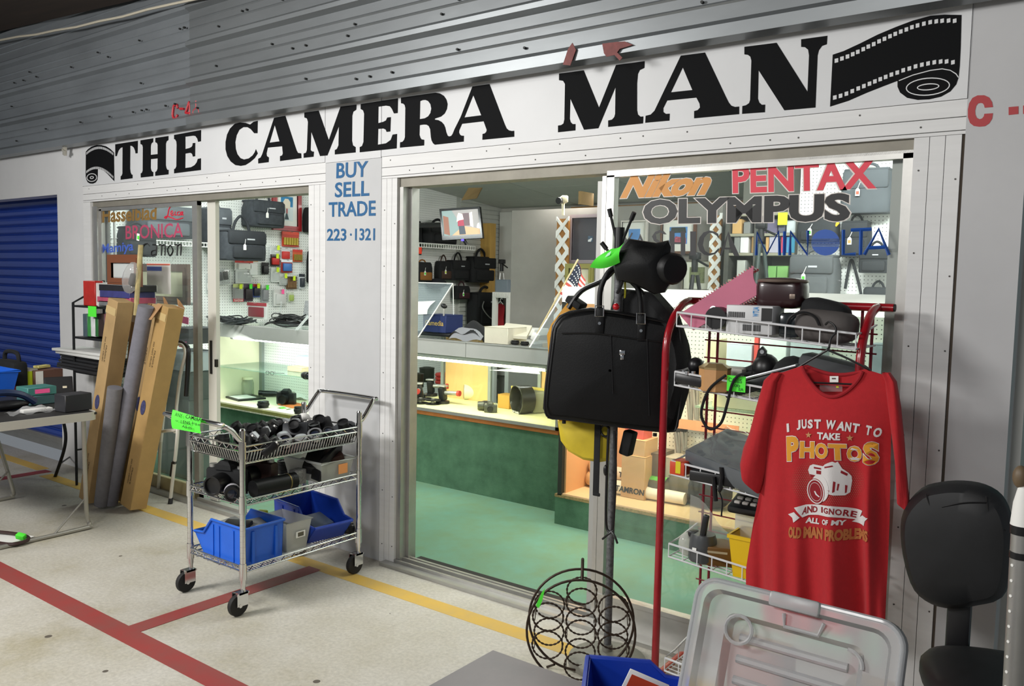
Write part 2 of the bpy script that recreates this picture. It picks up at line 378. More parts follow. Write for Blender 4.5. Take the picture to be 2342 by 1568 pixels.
# ================================================================ the sign
sg = thing('shop_sign', 'long white sign board with big black serif lettering and film strips across the shopfront', 'sign', (-.3, 0, 2.17))
b = MB()
for x0, x1 in ((-3.292, -.557), (-.555, -.116), (-.114, 2.622)): b.span((x0+.001, -.004, 2.172 if x0 != -.555 else 2.168), (x1-.001, .02, 2.49))
b.build('board', mat('sign_white', '#d2d3d4', .45, var=.04, scale=3), sg)
sblack = mat('sign_black', '#0b0c0e', .75, spec=.15)
SY = -.0045
def px2(l, o, s_): return [(o[0]+a*s_, o[1]+c*s_) for a, c in l]
def on_sign(l, y=SY): return [(lambda q: (q.x, q.z))(P(a, c, y=y)) for a, c in l]
def sign_poly(b, l, o, s_, holes=(), t=.0008, y=SY):
    b.prism(on_sign(px2(l, o, s_)), (0, y, 0), (1, 0, 0), (0, 0, 1), (0, -1, 0), t, [on_sign(px2(h, o, s_)) for h in holes])
A5 = ((180, 290), .136635); A3 = ((480, 220), .30743); A4 = ((1240, 60), .29035); AR = ((900, 180), .128096); AF = ((1780, 0), .26788)
b = MB()
sign_poly(b, [(612,292),(992,232),(988,440),(952,445),(945,400),(925,350),(895,322),(865,315),(862,700),(870,760),(885,795),(903,800),(903,860),(703,885),(703,828),(720,815),(733,780),(735,340),(700,355),(670,395),(650,450),(640,488),(614,492)], *A5)
sign_poly(b, [(1033,225),(1250,190),(1248,255),(1225,270),(1212,300),(1208,340),(1208,468),(1322,455),(1322,300),(1310,270),(1283,257),(1283,185),(1505,152),(1503,222),(1475,240),(1462,280),(1460,640),(1470,690),(1485,718),(1507,720),(1505,795),(1282,820),(1282,755),(1305,740),(1320,700),(1322,528),(1210,540),(1208,690),(1218,730),(1235,752),(1250,755),(1250,825),(1040,848),(1038,780),(1060,765),(1072,730),(1074,340),(1066,305),(1050,292),(1035,290)], *A5)
sign_poly(b, [(1597,135),(2050,52),(2048,240),(2000,252),(1985,195),(1955,155),(1920,148),(1787,165),(1788,370),(1850,355),(1890,335),(1905,310),(1910,272),(1952,268),(1950,492),(1912,498),(1900,455),(1880,438),(1860,435),(1788,448),(1785,688),(1880,675),(1940,640),(1975,595),(1995,535),(2048,525),(2047,722),(1598,778),(1597,708),(1620,695),(1635,660),(1640,300),(1635,245),(1615,210),(1597,205)], *A5)
b.build('lettering', sblack, sg, label='black serif word, left one of three'); b = MB()
sign_poly(b, [(357,182),(355,275),(330,275),(305,245),(280,230),(250,230),(220,250),(200,290),(190,340),(193,390),(205,430),(228,460),(255,470),(290,462),(318,440),(333,418),(343,393),(357,425),(335,460),(300,490),(265,512),(230,518),(190,512),(155,485),(130,445),(117,395),(117,340),(128,285),(150,240),(185,205),(225,195),(265,198),(300,210),(325,190)], *A3)
sign_poly(b, [(478,160),(562,145),(645,400),(655,420),(680,425),(682,460),(522,482),(522,445),(538,440),(543,425),(538,372),(432,382),(422,425),(425,445),(440,455),(438,490),(360,500),(360,465),(378,455),(390,430)], *A3, holes=[[(483,215),(445,345),(518,335)]])
sign_poly(b, [(703,122),(810,107),(885,325),(972,78),(1092,62),(1090,100),(1068,115),(1060,145),(1058,330),(1065,365),(1085,378),(1085,418),(930,433),(930,400),(945,392),(957,365),(960,225),(875,440),(820,445),(755,265),(750,400),(760,410),(775,412),(772,450),(698,458),(698,425),(715,420),(722,400),(730,190),(722,165),(703,158)], *A3)
sign_poly(b, [(1122,58),(1400,15),(1398,125),(1370,128),(1355,95),(1340,75),(1310,70),(1255,78),(1253,200),(1290,190),(1310,180),(1320,158),(1347,155),(1343,262),(1315,265),(1308,248),(1290,240),(1253,243),(1250,360),(1310,350),(1345,325),(1360,285),(1393,280),(1390,388),(1115,417),(1115,378),(1132,370),(1143,340),(1148,130),(1140,105),(1122,95)], *A3)
sign_poly(b, [(133,337),(750,248),(830,262),(900,305),(945,370),(967,450),(955,540),(915,620),(850,675),(740,712),(738,728),(800,738),(860,770),(900,815),(925,870),(945,960),(965,1010),(990,1030),(1030,1020),(1055,985),(1090,900),(1200,680),(1300,420),(1410,138),(1715,95),(1990,820),(2020,885),(2060,920),(2110,932),(2155,928),(2157,1035),(1587,1090),(1590,985),(1630,975),(1655,950),(1665,915),(1610,760),(1225,805),(1175,920),(1170,960),(1190,1000),(1215,1015),(1258,1018),(1254,1122),(740,1178),(705,1150),(680,1100),(668,1040),(655,900),(630,845),(590,820),(540,818),(470,828),(465,1000),(480,1050),(500,1080),(550,1090),(547,1190),(115,1230),(118,1135),(160,1125),(190,1090),(205,1040),(212,520),(200,470),(175,445),(135,438)], *AR, holes=[[(478,400),(470,720),(560,705),(620,670),(660,610),(675,530),(660,455),(620,400),(570,378),(520,382)], [(1425,295),(1268,690),(1567,652)]])
b.build('lettering', sblack, sg, label='black serif word, middle one of three'); b = MB()
sign_poly(b, [(133,373),(328,347),(448,640),(582,305),(808,275),(806,328),(770,345),(755,375),(748,450),(748,660),(755,695),(775,712),(797,710),(795,765),(520,793),(520,742),(550,735),(568,715),(575,690),(578,480),(443,803),(330,815),(222,570),(218,730),(225,755),(240,770),(263,770),(262,820),(125,835),(125,782),(150,778),(168,765),(175,735),(180,455),(165,430),(133,425)], *A4)
sign_poly(b, [(1092,232),(1283,207),(1450,560),(1470,600),(1490,625),(1520,635),(1552,632),(1552,692),(1197,725),(1197,668),(1225,660),(1243,640),(1240,610),(1215,562),(985,585),(955,645),(955,675),(975,690),(1005,688),(1003,743),(812,760),(815,705),(855,695),(885,665)], *A4, holes=[[(1108,325),(1015,520),(1183,502)]])
sign_poly(b, [(1593,162),(1847,130),(2090,515),(2102,230),(2095,185),(2070,165),(2040,163),(2040,103),(2247,75),(2243,142),(2205,155),(2180,190),(2170,230),(2153,640),(1908,662),(1705,347),(1700,570),(1710,600),(1730,618),(1757,617),(1755,677),(1575,690),(1577,628),(1605,622),(1630,605),(1638,580),(1648,270),(1640,240),(1620,225),(1593,222)], *A4)
b.build('lettering', sblack, sg, label='black serif word, right one of three')
def ring2(c, rx, ry, tilt, w_, n=28):
    ct, st = math.cos(tilt), math.sin(tilt)
    f = lambda k: [(c[0]+(rx+k)*math.cos(2*PI*i/n)*ct-(ry+k)*math.sin(2*PI*i/n)*st, c[1]+(rx+k)*math.cos(2*PI*i/n)*st+(ry+k)*math.sin(2*PI*i/n)*ct) for i in range(n)]
    return f(w_/2), f(-w_/2)
b = MB()
sign_poly(b, [(465,467),(560,435),(700,370),(850,295),(1000,232),(1150,175),(1300,135),(1420,125),(1565,128),(1558,400),(1550,560),(1540,660),(1520,720),(1470,780),(1390,825),(1290,848),(1190,853),(1100,835),(1040,790),(1018,740),(1018,690),(900,735),(760,790),(600,860),(442,910)], *AF)
b.m(1); wy = SY-.0009
for row in ([(498,517),(545,500),(592,483),(637,463),(680,443),(727,420),(770,398),(816,377),(862,353),(908,332),(955,310),(1000,290),(1047,270),(1095,252),(1142,233),(1190,218),(1244,203),(1298,190),(1350,183),(1400,178),(1455,176),(1507,178)], [(484,832),(533,818),(583,800),(633,778),(684,755),(732,735),(780,715),(826,695),(872,676),(918,657),(967,637),(1017,620),(1068,600),(1120,585),(1173,567),(1227,553),(1280,542),(1333,532),(1387,526),(1438,525),(1492,532)]):
    for x, y in row: sign_poly(b, [(x-16, y-14), (x+15, y-21), (x+15, y+14), (x-16, y+21)], *AF, t=.0005, y=wy)
sign_poly(b, [(1030,685),(1150,637),(1300,597),(1400,584),(1470,597),(1520,627),(1543,660),(1536,664),(1515,634),(1468,604),(1400,592),(1300,605),(1150,645),(1030,693)], *AF, t=.0005, y=wy)
for c, rx, ry in (((1278, 740), 185, 72), ((1280, 742), 92, 25)):
    o_, i_ = ring2(c, rx, ry, -.09, 9); sign_poly(b, o_, *AF, holes=[i_], t=.0005, y=wy)
b.build('film_emblem', [sblack, mat('sign_white', '#d2d3d4')], sg, label='unrolled black film strip at the right end')
b = MB()
sign_poly(b, [(120,415),(160,370),(220,330),(300,303),(380,305),(460,325),(530,370),(592,430),(598,910),(545,855),(480,785),(420,735),(370,712),(322,708),(320,840),(312,890),(285,930),(240,950),(190,948),(150,925),(128,880),(118,830)], *A5)
b.m(1)
for c0, c1, c2 in (((130,450),(345,245),(583,460)), ((128,760),(330,575),(585,850))):
    for i in range(27):
        t = (i+.5)/27; x = (1-t)**2*c0[0]+2*t*(1-t)*c1[0]+t*t*c2[0]; y = (1-t)**2*c0[1]+2*t*(1-t)*c1[1]+t*t*c2[1]
        sign_poly(b, [(x-5, y-20), (x+5, y-20), (x+5, y+20), (x-5, y+20)], *A5, t=.0005, y=wy)
for rx, ry in ((82, 65), (28, 18)):
    o_, i_ = ring2((222, 848), rx, ry, -.1, 12); sign_poly(b, o_, *A5, holes=[i_], t=.0005, y=wy)
b.build('film_emblem', [sblack, MATS['sign_white']], sg, label='small curled black film strip at the left end')
# panel between the doors
pn = thing('sign_panel', 'grey upright panel between the two glass doors, painted with blue trade words and phone number', 'sign', (-.335, 0, 0))
b = MB(); b.span((-.555, 0, 0), (-.116, .03, 2.167)); b.build('board', greyp, pn)
sblue = mat('sign_blue', '#12598a', .5)
b = MB(); f6 = lambda x, y: P(700+x*.15305, 340+y*.15305, y=-.0005)
for tx, bl, br, tl in (('BUY', (452,445), (925,420), (458,215)), ('SELL', (430,730), (945,705), (434,505)), ('TRADE', (340,1018), (1040,1000), (340,800)), ('223', (312,1375), (600,1375), (316,1195)), ('1321', (733,1370), (1030,1370), (735,1190))):
    b = MB(); b.text(tx, f6(*bl), f6(*br), f6(*tl), off=.02)
    if tx == '223': c = f6(670, 1282); b.cyl(c, c+Vector((0, -.001, 0)), .0068, n=12)
    b.build('lettering', sblue, pn, label='blue painted '+('digits' if tx[0] in '12' else 'capitals'))
# red paint: stall numbers
redt = mat('red_paint', '#b3222e', .55, var=.15, scale=20)
A7 = ((380, 220), .044643)
rn = thing('stall_number', 'small hand-painted red stall number on the corrugated metal at left', 'stall number', P(425, 268, y=-.08))
b = MB(); yq = -.0795
def wob(l, w_): b.tube(smooth_path([P(380+x*.044643, 220+y*.044643, y=-.083) for x, y in l], 4), w_, 6)
wob([(590,620),(560,460),(480,430),(390,520),(350,760),(340,980),(420,1150),(520,1120),(580,940)], .0085)
wob([(710,650),(800,640),(920,650)], .008); wob([(1230,1030),(1220,700),(1180,300),(1060,700),(1000,850),(1280,850)], .0075)
wob([(1560,230),(1560,560)], .009); wob([(1560,600),(1420,760),(1430,920),(1560,980),(1690,860),(1680,680),(1560,600)], .008)
b.build('lettering', redt, rn)
rn = thing('stall_number', 'large red stencilled stall letter and dash on the white wall at right', 'stall number', P(2240, 290, y=0))
b = MB(); f8 = lambda x, y: (lambda q: (q.x, q.z))(P(2140+x*.19129, y*.19129, y=-.0005))
b.prism([f8(*q) for q in [(685,1280),(585,1288),(578,1255),(562,1235),(535,1230),(505,1238),(485,1265),(472,1320),(475,1370),(492,1408),(525,1425),(555,1415),(575,1390),(582,1360),(685,1353),(675,1420),(640,1475),(590,1508),(520,1515),(455,1505),(410,1470),(385,1400),(385,1310),(400,1235),(440,1170),(500,1140),(580,1138),(640,1165),(675,1220)]], (0, -.0005, 0), (1, 0, 0), (0, 0, 1), (0, -1, 0), .0008)
b.prism([f8(*q) for q in [(872,1280),(990,1270),(990,1362),(872,1375)]], (0, -.0005, 0), (1, 0, 0), (0, 0, 1), (0, -1, 0), .0008)
b.prism([f8(*q) for q in [(1045,1262),(1150,1250),(1150,1350),(1045,1362)]], (0, -.0005, 0), (1, 0, 0), (0, 0, 1), (0, -1, 0), .0008)
b.build('lettering', mat('red_stencil', '#a8121c', .5), rn)
# peeling red tape on the metal above MAN
for (pl, lb) in (([(1288,148),(1300,112),(1310,98),(1318,114),(1305,150)], 'peeling scrap of red tape on the metal edge, the left of two above the sign'),
                 ([(1382,122),(1378,100),(1412,96),(1430,95),(1448,103),(1418,112),(1412,120),(1424,132),(1418,139),(1406,126),(1388,130)], 'torn strip of red tape hanging from the metal edge, right of the other scrap')):
    b = MB(); q = [P(u, v, y=-.128) for u, v in pl]; b.prism([(a.x, a.z) for a in q], (0, -.128, 0), (1, 0, 0), (0, 0, 1), (0, -1, 0), .003)
    tag(b.build('tape_scrap', mat('faded_red_tape', '#7a3a36', .6, var=.3, scale=30)), lb, 'tape', 'red tape scraps on the metal edge')
b = MB(); q = P(148, 340, y=-.06); b.box(q, (.03, .02, .1), rot(10, 25, 0)); b.box(q+Vector((.01, -.012, -.02)), (.05, .01, .02), rot(10, 25, 0)); tag(b.build('metal_clip', mat('pale_metal', '#c9c5b8', .5, .5)), 'small pale metal clip under the siding at far left', 'clip')
# ================================================================ sliding doors
seal = mat('brown_gap', '#5e5648', .8, var=.3, scale=20)
# left door frame (head soffit, jambs, fixed leaf, parked leaf)
d1 = thing('door_2', 'x', 'x', (-1.95, 0, 0)); d1['kind'] = 'structure'; del d1['label']; del d1['category']
b = MB(); b.span((-3.185, .02, 2.012), (-.70, .11, 2.06)); b.m(1).span((-3.185, .01, 0), (-3.11, .11, 2.02)); b.span((-3.11, .03, 1.985), (-1.85, .06, 2.012)); b.span((-3.11, .03, .0), (-3.088, .06, 2.0))
b.span((-1.905, .028, .0), (-1.85, .062, 2.012)); b.m(2).span((-3.11, .028, .0), (-1.85, .06, .11)); b.m(1).span((-3.19, -.03, 0), (-.70, .1, .025)); b.span((-1.85, .01, .025), (-.70, .03, .045)); b.span((-3.11, .07, .1), (-3.06, .085, 2.0)); b.span((-3.03, .09, .1), (-3.015, .1, 2.0))
b.build('frame', [aludark, alu, mat('cream_rail', '#b8ad86', .6, var=.15)], d1)
b = MB(); b.span((-3.09, .042, .1), (-1.9, .047, 1.99)); b.build('glass', glass, d1)
b = MB(); b.span((-1.80, .072, .03), (-1.71, .10, 2.012)); b.m(1).span((-1.775, .065, .88), (-1.755, .072, 1.10)); b.span((-1.715, .06, .93), (-1.695, .075, .98)); b.build('sliding_leaf', [mat('white_leaf', '#d3d1c6', .5), blackp], d1, label='white edge of the parked sliding leaf')
f9 = lambda x, y: P(180+x*.128096, 400+y*.128096, y=.0415)
for tx, bl, br, tl, m_, off, sh in (('Hasselblad', (425,855), (1390,800), (430,600), mat('gold_vinyl', '#8a6a34', .5), .03, 0), ('BRONICA', (840,1150), (1865,1110), (838,905), mat('red_vinyl_faded', '#b84a68', .5), .012, 0), ('Mamiya', (415,1450), (975,1400), (420,1235), mat('blue_vinyl_faded', '#4a69c8', .5), .02, 0)):
    b = MB(); b.text(tx, f9(*bl), f9(*br), f9(*tl), off, sh); b.build('lettering', m_, d1)
# hand-drawn scripts
rvin = mat('red_vinyl', '#d62b46', .5)
b = MB()
def scr(l, w_, y=.0405, n=5): b.tube(smooth_path([P(180+x*.128096, 400+yy*.128096, y=y) for x, yy in l], n), w_, 5)
scr([(1640,560),(1610,620),(1590,720),(1560,770),(1535,760),(1570,735),(1650,760),(1750,795),(1860,765)], .0045); scr([(1650,700),(1680,670),(1665,640),(1640,680),(1665,725),(1710,700)], .004); scr([(1725,650),(1715,705),(1745,715)], .004); scr([(1800,655),(1765,670),(1770,715),(1805,710)], .004); scr([(1855,655),(1820,670),(1825,715),(1860,660),(1850,710),(1870,712)], .004)
b.build('lettering', rvin, d1, label='small red script lettering')
b = MB()
def stroke(l, ws, n=5):
    p_ = smooth_path([P(180+x*.128096, 400+yy*.128096, y=.0405) for x, yy in l], n); k = len(p_)
    tp = [ws[0]+(ws[1]-ws[0])*math.sin(PI*i/(k-1)) for i in range(k)]; b.tube(p_, .005, 5, taper=tp)
stroke([(1270,1275),(1235,1225),(1170,1250),(1135,1340),(1160,1430),(1240,1450)], (.002, .007)); stroke([(1320,1245),(1385,1255),(1390,1340),(1385,1440)], (.004, .006)); stroke([(1385,1340),(1310,1360),(1310,1430),(1380,1410)], (.003, .005))
stroke([(1435,1250),(1480,1260),(1475,1440)], (.005, .006)); stroke([(1480,1270),(1540,1255),(1540,1440)], (.004, .006)); stroke([(1635,1250),(1590,1330),(1630,1440),(1685,1350),(1640,1250)], (.004, .006)); stroke([(1720,1250),(1760,1260),(1755,1440)], (.005, .006)); stroke([(1765,1270),(1825,1250),(1820,1440)], (.004, .007))
b.build('lettering', ink, d1, label='black rounded lettering')
# right door frame: open bay at left, fixed glazed leaf at right
d2 = thing('door_3', 'x', 'x', (1.2, 0, 0)); d2['kind'] = 'structure'; del d2['label']; del d2['category']
b = MB(); b.span((0, .02, 2.01), (2.466, .115, 2.062)); b.m(1).span((0, .015, 0), (.03, .115, 2.01)); b.span((.03, .06, 0), (.05, .115, 2.01)); b.span((1.243, .02, 1.992), (2.466, .06, 2.02)); b.span((1.243, .02, .0), (1.28, .06, 2.0)); b.span((2.43, .02, 0), (2.466, .1, 2.01))
b.span((1.243, .022, .0), (2.466, .058, .13)); b.span((1.25, .015, .13), (2.43, .06, .15)); b.span((1.215, .03, .03), (1.235, .06, 2.0)); b.m(2).span((1.165, .075, .03), (1.215, .105, 1.985)); b.span((2.385, .07, .1), (2.45, .1, 2.0))
b.m(1).span((-.06, -.05, 0), (2.5, .1, .018)); b.span((0, 0, .018), (1.25, .012, .032)); b.span((0, .035, .018), (1.25, .05, .04)); b.span((0, .075, .018), (1.25, .09, .035)); b.m(3).span((.05, .09, .0), (1.2, .16, .02))
b.build('frame', [aludark, alu, mat('pale_aluminium', '#a9a9a6', .5, .4), rubber], d2)
b = MB(); b.span((1.275, .036, .14), (2.44, .041, 1.995)); b.build('glass', glass, d2)
GY = .0355
f10 = lambda x, y: P(1400+x*.29889, 340+y*.29889, y=GY)
wv = mat('white_vinyl', '#e6dfd8', .5)
def vinyl(tx, bl, br, tl, m_, off, sh, edge=True, space=1., lab=None):
    b = MB(); a = [f10(*q) for q in (bl, br, tl)]
    if edge: b.m(1).text(tx, *a, off+.022, sh, t=.0006, space=space, grow=.0); b.m(0)
    if edge:
        U, V = a[1]-a[0], a[2]-a[0]; k = .012; a = [a[0]+U*k*.5+V*.03, a[1]-U*k*.5+V*.03, a[2]+U*k*.5-V*.03]
    b.text(tx, *a, off, sh, t=.0014, space=space); b.build('lettering', [m_, wv], d2, label=lab)
vinyl('Nikon', (55,388), (735,360), (100,195), mat('orange_vinyl', '#d99440', .5), .055, .25, lab='orange slanted lettering')
vinyl('PENTAX', (918,348), (2030,310), (915,125), mat('red_vinyl_bright', '#e63a4e', .5), .03, 0, lab='large red capitals')
vinyl('OLYMPUS', (228,585), (1832,562), (230,385), mat('black_vinyl', '#0d0d0e', .45), .045, 0, lab='large black capitals')
# thick and thin black capitals
b = MB(); g10 = lambda *l: [(lambda q: (q.x, q.z))(f10(*p_)) for p_ in l]
def gl(out, holes=()): b.prism(out, (0, GY, 0), (1, 0, 0), (0, 0, 1), (0, -1, 0), .0009, holes)
gl(g10((455,630),(478,630),(478,715),(525,715),(525,632),(560,632),(560,815),(525,815),(525,728),(478,728),(478,815),(440,815),(440,630))); gl(g10((598,632),(642,632),(642,815),(598,815)))
gl(g10((818,690),(812,650),(780,632),(745,625),(700,640),(668,680),(655,730),(668,780),(705,810),(745,818),(790,805),(820,775),(815,760),(780,795),(740,800),(710,780),(695,735),(705,680),(735,645),(770,645),(800,665))); gl(g10((890,630),(975,820),(935,820),(910,770),(858,770),(838,818),(822,818)), [g10((885,660),(864,756),(903,756))])
gl(g10((60,640),(82,640),(118,700),(150,640),(160,645),(122,720),(120,820),(95,820),(95,720))); gl(g10((215,650),(290,820),(262,820),(240,770),(190,770),(172,818),(160,818)), [g10((212,680),(195,758),(236,758))])
gl(g10((418,655),(395,630),(365,622),(330,635),(305,670),(320,705),(380,740),(400,770),(380,800),(345,808),(310,790),(305,800),(340,818),(385,812),(412,785),(415,750),(390,725),(340,690),(335,655),(365,640),(400,655)))
b.build('lettering', mat('grey_black_vinyl', '#2b2c2e', .5), d2, label='black thick-and-thin capitals')
# blue thin capitals with a striped disc
b = MB(); dv = mat('blue_vinyl', '#1f56b0', .45)
def ln(pts, w_): 
    q = [f10(*p_) for p_ in pts]; b.tube(q, w_, 4)
for l in ([(1102,815),(1110,640),(1185,805),(1275,632),(1282,815)], [(1320,632),(1316,815)], [(1360,815),(1365,635),(1495,812),(1498,625)], [(1770,620),(1768,808),(1865,805)], [(1828,622),(1985,615)], [(1905,620),(1900,812)], [(1930,810),(2040,612),(2118,812)], [(1960,758),(2092,752)]): ln(l, .0062)
q = f10(1632, 717); U = (f10(1742, 717)-q); V = (f10(1632, 617)-q)
def seg(lo, hi):
    n = 14; e = []
    for i in range(n+1): zz = lo+(hi-lo)*i/n; e.append((math.sqrt(max(0, 1-zz*zz)), zz))
    return e + [(-a, c_) for a, c_ in reversed(e)]
for lo, hi in ((-.999, -.3), (.28, .999), (-.25, -.19), (-.14, -.07), (-.02, .05), (.1, .15), (.2, .24)): b.prism(seg(lo, hi), q, U, V, (0, -1, 0), .0009)
b.build('lettering', dv, d2, label='blue thin capitals with a striped disc')
# ================================================================ inside the shop: shell
def peg(name, ax, col='#e6e8e4'):
    m = bpy.data.materials.new(name); m.use_nodes = True; nt = m.node_tree; b = nt.nodes['Principled BSDF']; b.inputs['Roughness'].default_value = .55
    tc = nt.nodes.new('ShaderNodeTexCoord'); sp = nt.nodes.new('ShaderNodeSeparateXYZ'); nt.links.new(tc.outputs['Object'], sp.inputs[0])
    def M(op, a, c=None):
        n = nt.nodes.new('ShaderNodeMath'); n.operation = op
        if hasattr(a, 'node'): nt.links.new(a, n.inputs[0])
        else: n.inputs[0].default_value = a
        if c is not None:
            if hasattr(c, 'node'): nt.links.new(c, n.inputs[1])
            else: n.inputs[1].default_value = c
        return n.outputs[0]
    d = [M('SUBTRACT', M('FRACT', M('DIVIDE', sp.outputs[k], .0254)), .5) for k in ax]
    r2 = M('ADD', M('MULTIPLY', d[0], d[0]), M('MULTIPLY', d[1], d[1])); hole = M('LESS_THAN', r2, .0165)
    mx = nt.nodes.new('ShaderNodeMix'); mx.data_type = 'RGBA'; nt.links.new(hole, mx.inputs[0]); mx.inputs[6].default_value = lin(col); mx.inputs[7].default_value = lin('#3a3a38')
    nt.links.new(mx.outputs[2], b.inputs['Base Color']); return m
pegx = peg('pegboard_side', (1, 2)); pegy = peg('pegboard_front', (0, 2))
WX = -3.5
L = lambda u, v, o=0.: P(u, v, x=WX+o)
b = MB(); b.span((WX-.08, .12, 0), (WX, 4.55, 2.95)); struct(b, 'wall_shop_left', pegx)
slat = mat('pale_slatwall', '#b9bbb4', .6, var=.05)
b = MB(); b.span((WX-.08, 4.55, 0), (WX, 5.5, 2.9)); z = .2
while z < 2.5: b.span((WX, 4.62, z), (WX+.012, 5.42, z+.045)); z += .055
struct(b, 'wall_shop_left_rear', slat)
backm = mat('back_wall_paint', '#b5b3ab', .7, var=.06)
b = MB(); b.span((WX, 5.42, 0), (2.75, 5.5, 2.9)); struct(b, 'wall_shop_back', backm)
b = MB(); b.span((2.75, .12, 0), (2.83, 5.5, 2.9)); struct(b, 'wall_shop_right', mat('shop_side_paint', '#c9c9c4', .7))
c0, c1 = L(940, 421), L(1167, 483); sl = (c1.z-c0.z)/(c1.y-c0.y); cz = lambda y: c0.z+(y-c0.y)*sl
b = MB(); tile = mat('ceiling_tile', '#c2c3bd', .8, var=.04)
def slabc(x0, x1, y0, y1, t=.02):
    b.add([(x, y, cz(y)+k) for k in (0, t) for x, y in ((x0, y0), (x1, y0), (x1, y1), (x0, y1))], [(0, 3, 2, 1), (4, 5, 6, 7), (0, 1, 5, 4), (1, 2, 6, 5), (2, 3, 7, 6), (3, 0, 4, 7)])
x = WX
while x < 2.75:
    y = .12
    while y < 5.42: slabc(x+.004, min(x+1.196, 2.75), y+.004, min(y+.596, 5.42)); y += .6
    x += 1.2
b.m(1).add([(x, y, cz(y)+k) for k in (.012, .06) for x, y in ((WX, .1), (2.8, .1), (2.8, 5.5), (WX, 5.5))], [(0, 3, 2, 1), (4, 5, 6, 7), (0, 1, 5, 4), (1, 2, 6, 5), (2, 3, 7, 6), (3, 0, 4, 7)])
struct(b, 'ceiling_shop', [tile, mat('tile_gap', '#8d8d86', .8)])
b = MB(); b.span((1.118, 2.96, 0), (2.75, 3.0, 2.62)); struct(b, 'wall_shop_partition', pegy)
q = P(1168, 485, y=5.38); q2 = P(1306, 480, y=5.38)
b = MB(); b.span((WX+.03, 5.36, .3), (q2.x, 5.415, q.z)); tag(b.build('white_board', mat('board_white', '#cfcec8', .6, var=.04)), 'large plain pale board standing against the back wall of the shop', 'board')
b = MB(); q = P(1308, 474, y=5.35); b.span((q.x, 5.33, q.z-.09), (1.0, 5.41, q.z)); tag(b.build('orange_batten', mat('orange_wood', '#a8722a', .7, var=.2, scale=20)), 'orange wooden batten along the top of the shop back wall', 'batten')
# fluorescent tubes (lamps)
tubem = mat('lit_tube', '#f4fff8', emit=14.); tubew = mat('lit_tube_warm', '#ffd9b0', emit=9.)
def tube_lamp(label, a, c, m, power, col, tgt):
    t = thing('fluorescent_tube', label, 'lamp', a); b = MB(); b.cyl(a, c, .013, n=10); b.build('tube', m, t)
    b = MB(); a, c = Vector(a), Vector(c); d = (c-a).normalized()*.02; b.cyl(a-d, a+d, .018, n=10); b.build('end_cap', alu, t); b = MB(); b.cyl(c-d, c+d, .018, n=10); b.build('end_cap', alu, t)
    mid = (a+c)/2; o = Vector(tgt)-mid; area('case_tube_light', mid+o.normalized()*.03, tgt, (c-a).length*.9, .04, power, col)
# ---------------------------------------------------------------- generic goods
def at_box(u0, v0, u1, v1, y=None, x=None):
    a = P(u0, v1, y=y, x=x); c = P(u1, v0, y=y, x=x)
    return (a+c)/2, abs((c.x-a.x) if y is not None else (c.y-a.y)), abs(c.z-a.z)
def bag(label, u0, v0, u1, v1, plane, m=None, D=.12, pocket=True, flap=True, handle=.35, tagc=None, strap=False, group=None, lean=0, m2=None, logo=False, cat='bag', name='camera_bag'):
    ax, val = plane; kw = {ax: val}
    c, W, H = at_box(u0, v0, u1, v1, **kw); rz = PI/2 if ax == 'x' else 0.
    m = m or blackf; m2 = m2 or m
    hh = H*(1-handle); base = Vector((c.x, c.y, c.z-H/2)); base = base+(Vector((D/2, 0, 0)) if ax == 'x' else Vector((0, -D/2, 0)))
    t = thing(name, label, cat, base, rz, group, local=True)
    b = MB(); rings = []
    for i, (k, s_) in enumerate(((0, .93), (.04, .98), (.3, 1.0), (.7, .98), (.93, .9), (1.0, .8))):
        ring = []
        for j in range(20):
            a = 2*PI*j/20; e = .35
            pw = lambda x: math.copysign(abs(x)**e, x)
            ring.append((W/2*s_*pw(math.cos(a)), D/2*(s_-.06*(i > 3))*pw(math.sin(a)), hh*k))
        rings.append([Vector(q) for q in ring])
    b.loft(rings); b.build('body', m, t)
    if flap: b = MB(); b.rbox((0, -D*.45, hh*.76), (W*.9, D*.22, hh*.44), .02); b.rbox((0, 0, hh*.98), (W*.88, D*.9, .02), .009); b.build('flap', m2, t)
    if pocket: b = MB(); b.rbox((0, -D*.5, hh*.28), (W*.72, D*.2, hh*.42), .02); b.build('pocket', m2, t)
    if logo: b = MB(); b.box((W*.05, -D*.57, hh*.72), (W*.18, .004, hh*.045)); b.build('badge', mat('pale_badge', '#b9bcc0', .5), t)
    if handle: 
        b = MB(); b.tube(smooth_path([(-W*.2, 0, hh*.97), (-W*.14, 0, hh+(H-hh)*.55), (0, 0, H*.985), (W*.14, 0, hh+(H-hh)*.55), (W*.2, 0, hh*.97)], 5), max(.008, W*.03), 8); b.build('handle', m2, t)
    if strap: b = MB(); b.tube(smooth_path([(-W*.5, 0, hh*.85), (-W*.56, -.02, hh*.5), (-W*.4, -D*.6, hh*.15), (-W*.1, -D*.66, hh*.1)], 5), .009, 6); b.build('strap', m2, t)
    if tagc:
        b = MB(); x0 = -W*.12; b.tube([(x0+.015, -D*.58, hh*.72), (x0, -D*.63, hh*.55)], .002, 5); z1 = hh*.55
        b.prism([(-.014, -.05), (.014, -.05), (.014, -.012), (.006, 0), (-.006, 0), (-.014, -.012)], (x0, -D*.62, z1), (1, 0, 0), (0, 0, 1), (0, -1, 0), .002); b.m(1).box((x0, -D*.62-.003, z1-.03), (.02, .001, .022)); b.build('price_tag', [paper, tagc], t)
    return t
